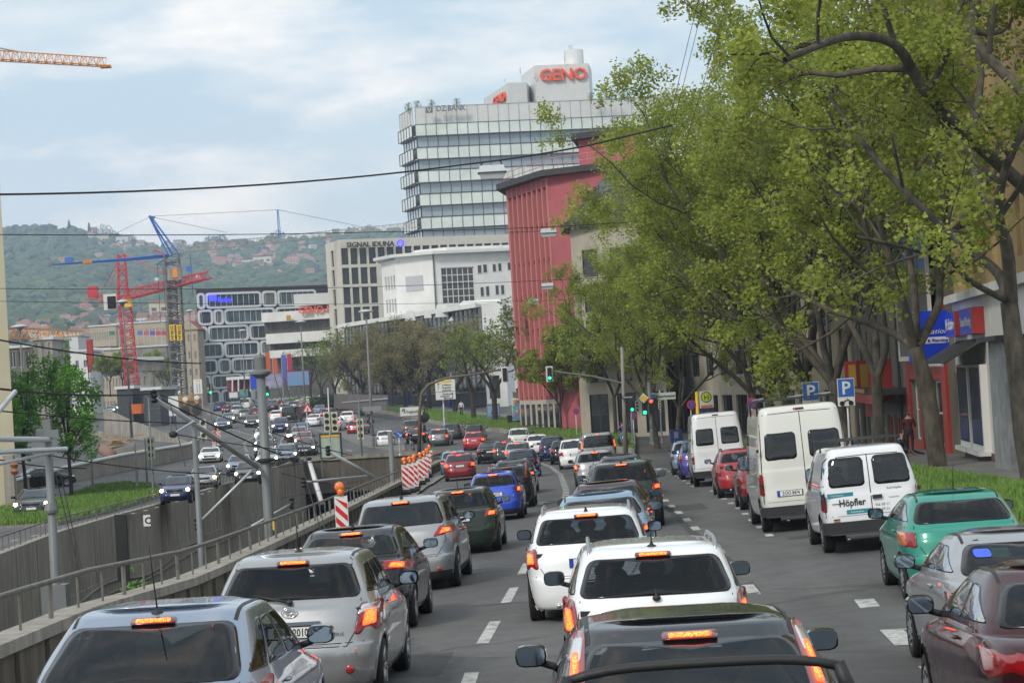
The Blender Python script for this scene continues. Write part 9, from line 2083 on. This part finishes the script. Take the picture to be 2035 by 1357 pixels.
p=W(1238,866,158); p.z=gz(158,p.x)+.35; bike('bicycle','bicycle ridden by the woman in purple at the corner','bicycle',p,R(25)); person('cyclist in a purple top and light blue jeans at the corner',p,R(25),ride,[cl('purple_top',(.13,.05,.22)),cl('blue_jeans',(.12,.25,.50)),cl('dark_shoes',(.015,.012,.01))])
p=G(736,848); bike('motorcycle','dark touring motorcycle with panniers driving away towards the crane','motorcycle',p,R(8),True); person('motorcyclist in black leather and helmet',p,R(8),ride,[cl('black_leather',(.012,.012,.014)),cl('black_leather2',(.014,.014,.016)),cl('dark_shoes',(.015,.012,.01))])
p=G(574,884); t=bike('motorcycle','motorcycle with its headlamp on beside the oncoming cars','motorcycle',p,R(186),True); person('helmeted rider coming towards the camera between the oncoming cars',p,R(186),ride,[cl('grey_jacket',(.06,.06,.07)),cl('black_leather2',(.014,.014,.016)),cl('dark_shoes',(.015,.012,.01))]); mb=MB(); mb.ell((0,.72,.92),(.12,.05,.12),10,6); mb.build('headlamp',M_head,t)
g=G(1060,862); t=thing('bench','low dark bench under the big forked tree','bench',(g.x+.3,g.y,g.z+.35)); mb=MB(); mb.box((0,0,.45),(1.9,.45,.08)); mb.build('seat',M_dfr,t); 
for s_ in (-.8,.8): mb=MB(); mb.box((s_,0,.2),(.1,.4,.42)); mb.build('leg',M_dfr,t)
t=thing('wall_plant','small green climbing plant on the inner side of the parapet','plant',(XP(36)-.6,36,gz(36,-6)+.3)); T=Tree(77); mb=MB()
for k in range(260): q=Vector((T.r.gauss(0,.10),T.r.gauss(0,.5),T.r.gauss(.0,.28))); e=rv(T.r)*.04; f=e.orthogonal().normalized()*.035; mb.add([q-e,q+f,q+e,q-f],[(0,1,2,3)])
mb.build('foliage',M_leafg,t)
# == hillside and town behind
RT=[(-80,446),(20,457),(60,451),(110,454),(160,461),(215,478),(260,488),(330,491),(420,487),(520,482),(600,477),(700,470),(800,460),(1000,446),(1350,425)]
YB=[(-80,690),(1350,640)]
def hy(x,t): yb=interp(YB,x); yt=interp(RT,x); return yb+(yt-yb)*t**.85
def hY(t): return 1150+1650*t
def hp(x,t): return W(x,hy(x,t),hY(t))
def ht(x,y):
 yb=interp(YB,x); yt=interp(RT,x); return max(0,min(1,(y-yb)/(yt-yb)))**(1/.85)
vs=[];fs=[];nx,nt_=60,24
for j in range(nt_+1):
 for i in range(nx+1): vs.append(hp(-80+1430*i/nx,j/nt_))
for i in range(nx+1): p=hp(-80+1430*i/nx,1); vs.append((p.x*1.2,p.y*1.2,p.z-120))
for j in range(nt_+1):
 for i in range(nx): k=j*(nx+1)+i; fs.append((k,k+1,k+nx+2,k+nx+1))
mb=MB(); mb.add(vs,fs); struct(mb.build('hill',mat('hill_green',(.045,.075,.03),.95,noise_amt=.6,noise_scale=.012,col2=(.09,.12,.05))))
ico=bmesh.new(); bmesh.ops.create_icosphere(ico,subdivisions=2,radius=1); IV=[v.co.copy() for v in ico.verts]; IF=[tuple(v.index for v in f.verts) for f in ico.faces]; ico.free()
rnd=random.Random(12); vs=[];fs=[]
def clump(p,r):
 o=len(vs); s1=rnd.random()*99
 for v in IV:
  k=1+.38*noise.noise(v*2.2+Vector((s1,0,0)))+.16*noise.noise(v*5+Vector((0,s1,0))); vs.append((p.x+v.x*r*k*1.05,p.y+v.y*r*k,p.z+v.z*r*k*.95))
 fs.extend(tuple(o+i for i in f) for f in IF)
H=[] # house positions (x,y,w,kind)
def hs_(x0,x1,y0,y1,n,sd):
 q=random.Random(sd)
 for _ in range(n): H.append((q.uniform(x0,x1),q.uniform(y0,y1),q.uniform(5.5,8.5),q.random()))
hs_(420,650,497,540,46,1); hs_(395,660,540,560,5,2); hs_(150,270,468,500,16,3); hs_(50,200,600,640,20,4); hs_(110,400,620,650,38,5); hs_(20,400,650,678,60,6); hs_(90,200,520,600,7,7); hs_(600,830,488,500,6,9); hs_(280,420,488,512,14,10)
hs_(420,655,495,540,40,21); hs_(110,400,640,690,70,22); n=0
while n<4600:
 x=rnd.uniform(-70,1300) if rnd.random()<.12 else rnd.uniform(-70,840); t=rnd.random()**1.0
 y=hy(x,t)
 if y>640 and rnd.random()<.75: n+=1; continue
 if any(abs(x-h[0])<5 and -3<(y-h[1])<6 for h in H): n+=1; continue
 p=hp(x,t); r=rnd.uniform(3.5,8)*(.8 if t>.9 else 1); clump(p+Vector((0,0,r*.35)),r); n+=1
mb=MB(); mb.v=vs; mb.f=fs; mb.m=[0]*len(fs)
m=leafmat('forest_leaf',(.018,.045,.024),(.07,.115,.042),.0); b=m.node_tree.nodes
tag(mb.build('forest',m),'mixed dark and fresh green woodland covering the far hillside','forest',kind='stuff')
vs=[];fs=[]
for k,(x,dy,r,con) in enumerate([(138,6,7,1),(178,8,8,1),(205,5,13,0),(222,-2,10,0),(232,-3,9,0),(258,0,10,0),(420,1,9,0),(440,2,9,0),(553,2,10,0),(700,3,9,0),(735,3,9,0)]):
 p=hp(x,.985); t=thing('ridge_tree',['pointed dark conifer standing on the ridge','broad tree standing out on the ridge line'][0 if con else 1]+', '+['left of the villas','just left of the round topped one','round topped, tallest over the villas','right of the round topped one','second right of the round topped one','where the ridge dips','above the crane jib, left','above the crane jib, right','under the blue king post','left of the far water tower','right of the far water tower'][k],'tree',p)
 T=Tree(k); mb=MB(); vv=[];ff=[]
 for _ in range(500):
  if con: z=T.r.random(); a=T.r.random()*6.28; w_=(1-z)*r*.35; q=Vector((math.cos(a)*w_,math.sin(a)*w_,z*r*2.0))
  else: d=rv(T.r); q=Vector((d.x*r,d.y*r,r*.8+d.z*r*.75))*(T.r.random()**.3)
  e=rv(T.r)*1.2; f=e.orthogonal().normalized()*1.0; i=len(vv); vv+=[q-e,q+f,q+e]; ff.append((i,i+1,i+2))
 mb.add(vv,ff); mb.build('crown',m,t); mb=MB(); mb.tube([(0,0,-2),(0,0,r)],.5,5); mb.build('trunk',M_barkd,t)
Mw=[mat('house_white',(.62,.60,.55),.9),mat('house_cream',(.55,.47,.34),.9),mat('house_grey',(.40,.40,.40),.9)]; Mr=[mat('roof_red',(.30,.15,.11),.9),mat('roof_brown',(.22,.12,.09),.9),mat('roof_slate',(.13,.12,.13),.9),mat('roof_pink',(.33,.20,.17),.9)]
hm={}
def housem(k,fl):
 if (k,fl) in hm: return hm[(k,fl)]
 w_,d_,h_=1,.85,.62 if fl<2 else .9; a=MB(); a.box((0,0,h_/2-.15),(w_,d_,h_+.3))
 for i in range(3):
  for j in range(2): a.box((-.32+.32*i,-d_/2-.004,.18+.28*j*(h_/.62)),(.14,.02,.13),mi=1)
 r_=MB(); 
 if k%3==2: r_.box((0,0,h_+.03),(1.06,.92,.06))
 else:
  g=.0 if k%3==0 else .3
  r_.add([(-.56,-.48,h_),(.56,-.48,h_),(.56,.48,h_),(-.56,.48,h_),(-.56+g,0,h_+.46),(.56-g,0,h_+.46)],[(0,1,5,4),(2,3,4,5),(1,2,5),(3,0,4),(3,2,1,0)])
 hm[(k,fl)]=(a.mesh('wall',[Mw[0],M_wg]),r_.mesh('roof',[Mr[0]])); return hm[(k,fl)]
rn=random.Random(2)
zones=[(lambda x,y:y<512 and x>400,'under the crane jib','villas in the upper band of the hillside'),(lambda x,y:y<516,'on the ridge','villas along the ridge'),(lambda x,y:y<600,'in the hillside woods','houses alone in the hillside woods'),(lambda x,y:y<650,'at the hill foot','houses at the foot of the hill'),(lambda x,y:True,'in the old town','packed houses of the old town')]
for (x,y,w_,kk) in H:
 t=ht(x,y); p=hp(x,t); k=rn.randrange(3); fl=rn.randrange(3); sc_=w_*(1.0 if y<560 else .8); 
 wi=rn.choice([0,0,1,2]); ri=rn.choice([0,1,0,3]) if k!=2 else 2
 z=[q for q in zones if q[0](x,y)][0]
 hx_=[n_ for lim,n_ in ((120,'above the left trees'),(235,'left of the red crane'),(335,'between the cranes'),(420,'right of the grey mast'),(520,'beyond the bubble windows'),(660,'left of the cream block'),(9999,'beside the tower')) if x<lim][0]
 r=thing('hillside_house',['white','cream','grey'][wi]+' house, '+['red','brown','flat grey','pink'][ri]+' roof, '+z[1]+', '+hx_,'house',p,rn.uniform(-.6,.6),z[2]); r.scale=(sc_,)*3
 a,b_=housem(k,fl)
 for nm,me,mm in (('wall',a,Mw[wi]),('roof',b_,Mr[ri])):
  o=bpy.data.objects.new(nm,me); C.objects.link(o); o.parent=r; o.material_slots[0].link='OBJECT'; o.material_slots[0].material=mm
for (x0,x1,y0,y1,lab,m_) in ((480,525,516,533,'long white stepped clinic building on the hillside',Mw[0]),(505,541,510,534,'tall white part of the hillside clinic with balconies',Mw[0]),(192,216,466,482,'big cream villa under the round topped tree',Mw[1]),(232,256,470,492,'pale stepped mansion on the ridge',Mw[0]),(346,362,460,473,'grey high rise blocks on the ridge',Mw[2]),(466,492,461,470,'dark grey flat block on the ridge right of the crane peak',mat('slab_grey',(.20,.22,.25),.9)),(661,675,449,466,'grey round topped high rise on the ridge',MATS['slab_grey']),(300,360,600,640,'cream hall with a large red roof in the town',Mw[1])):
 t=ht((x0+x1)/2,y1) if y1<480 else ht((x0+x1)/2,y1); p=hp((x0+x1)/2,min(.99,t)); s=p.y/4500; r=thing('hillside_building',lab,'building',p); mb=MB(); w_,h_=(x1-x0)*s,(y1-y0)*s
 mb.box((0,0,h_/2-8),(w_,w_*.5,h_+16)); mb.build('wall',m_,r)
 for i in range(int(w_/6)):
  for j in range(int(h_/5)): mb=MB(); mb.box((-w_/2+3+6*i,-w_*.25-.02,3+5*j),(3,.1,2)); mb.build('window',M_wg,r)
 mb=MB(); mb.box((0,0,h_+.5),(w_+1,w_*.5+1,1)); mb.build('roof',Mr[0] if 'red roof' in lab else Mr[2],r)
p=hp(279,ht(279,642)); t=thing('church','dark pointed church spire rising from the old town','church',p); s=p.y/4500; mb=MB(); mb.box((0,0,12*s),(9*s,9*s,26*s)); mb.build('tower',mat('church_stone',(.16,.15,.15),.9),t); mb=MB(); mb.lathe((0,0,25*s),[(5.5*s,0),(1.5*s,14*s),(.2,30*s)],8); mb.build('spire',Mr[2],t)
t=thing('flag_row','row of national flags before the far station building','flags',W(290,700,560))
for k,(x,c_) in enumerate([(222,(.05,.2,.1)),(242,(.55,.05,.05)),(262,(.5,.06,.06)),(278,(.12,.15,.45)),(291,(.5,.1,.12)),(303,(.1,.1,.4)),(315,(.5,.05,.06)),(326,(.45,.05,.1))]):
 c=W(x,662,560); mb=MB(); mb.box(c[:],(1.3,.1,1.0)); mb.build('flag',mat('flag%d'%k,c_,.8),t,world=True); mb=MB(); mb.tube([(c.x-.7,c.y,c.z-6),(c.x-.7,c.y,c.z+1)],.08,4); mb.build('flagpole',M_alu,t,world=True)
# == air
hz=MB(); hz.add([(-1500,-60,-180),(1500,-60,-180),(1500,3600,-180),(-1500,3600,-180),(-1500,-60,265),(1500,-60,265),(1500,3600,265),(-1500,3600,265)],[(0,3,2,1),(4,5,6,7),(0,1,5,4),(1,2,6,5),(2,3,7,6),(3,0,4,7)])
hm_=bpy.data.materials.new('haze'); hm_.use_nodes=True; t_=hm_.node_tree; t_.nodes.clear(); o_=t_.nodes.new('ShaderNodeOutputMaterial'); v_=t_.nodes.new('ShaderNodeVolumePrincipled'); v_.inputs['Color'].default_value=(.66,.79,1,1); v_.inputs['Density'].default_value=.00020; v_.inputs['Anisotropy'].default_value=.2
t_.links.new(v_.outputs[0],o_.inputs['Volume']); ho=hz.build('haze',hm_); tag(ho,'pale blue summer haze between the street and the hills','haze',kind='stuff')
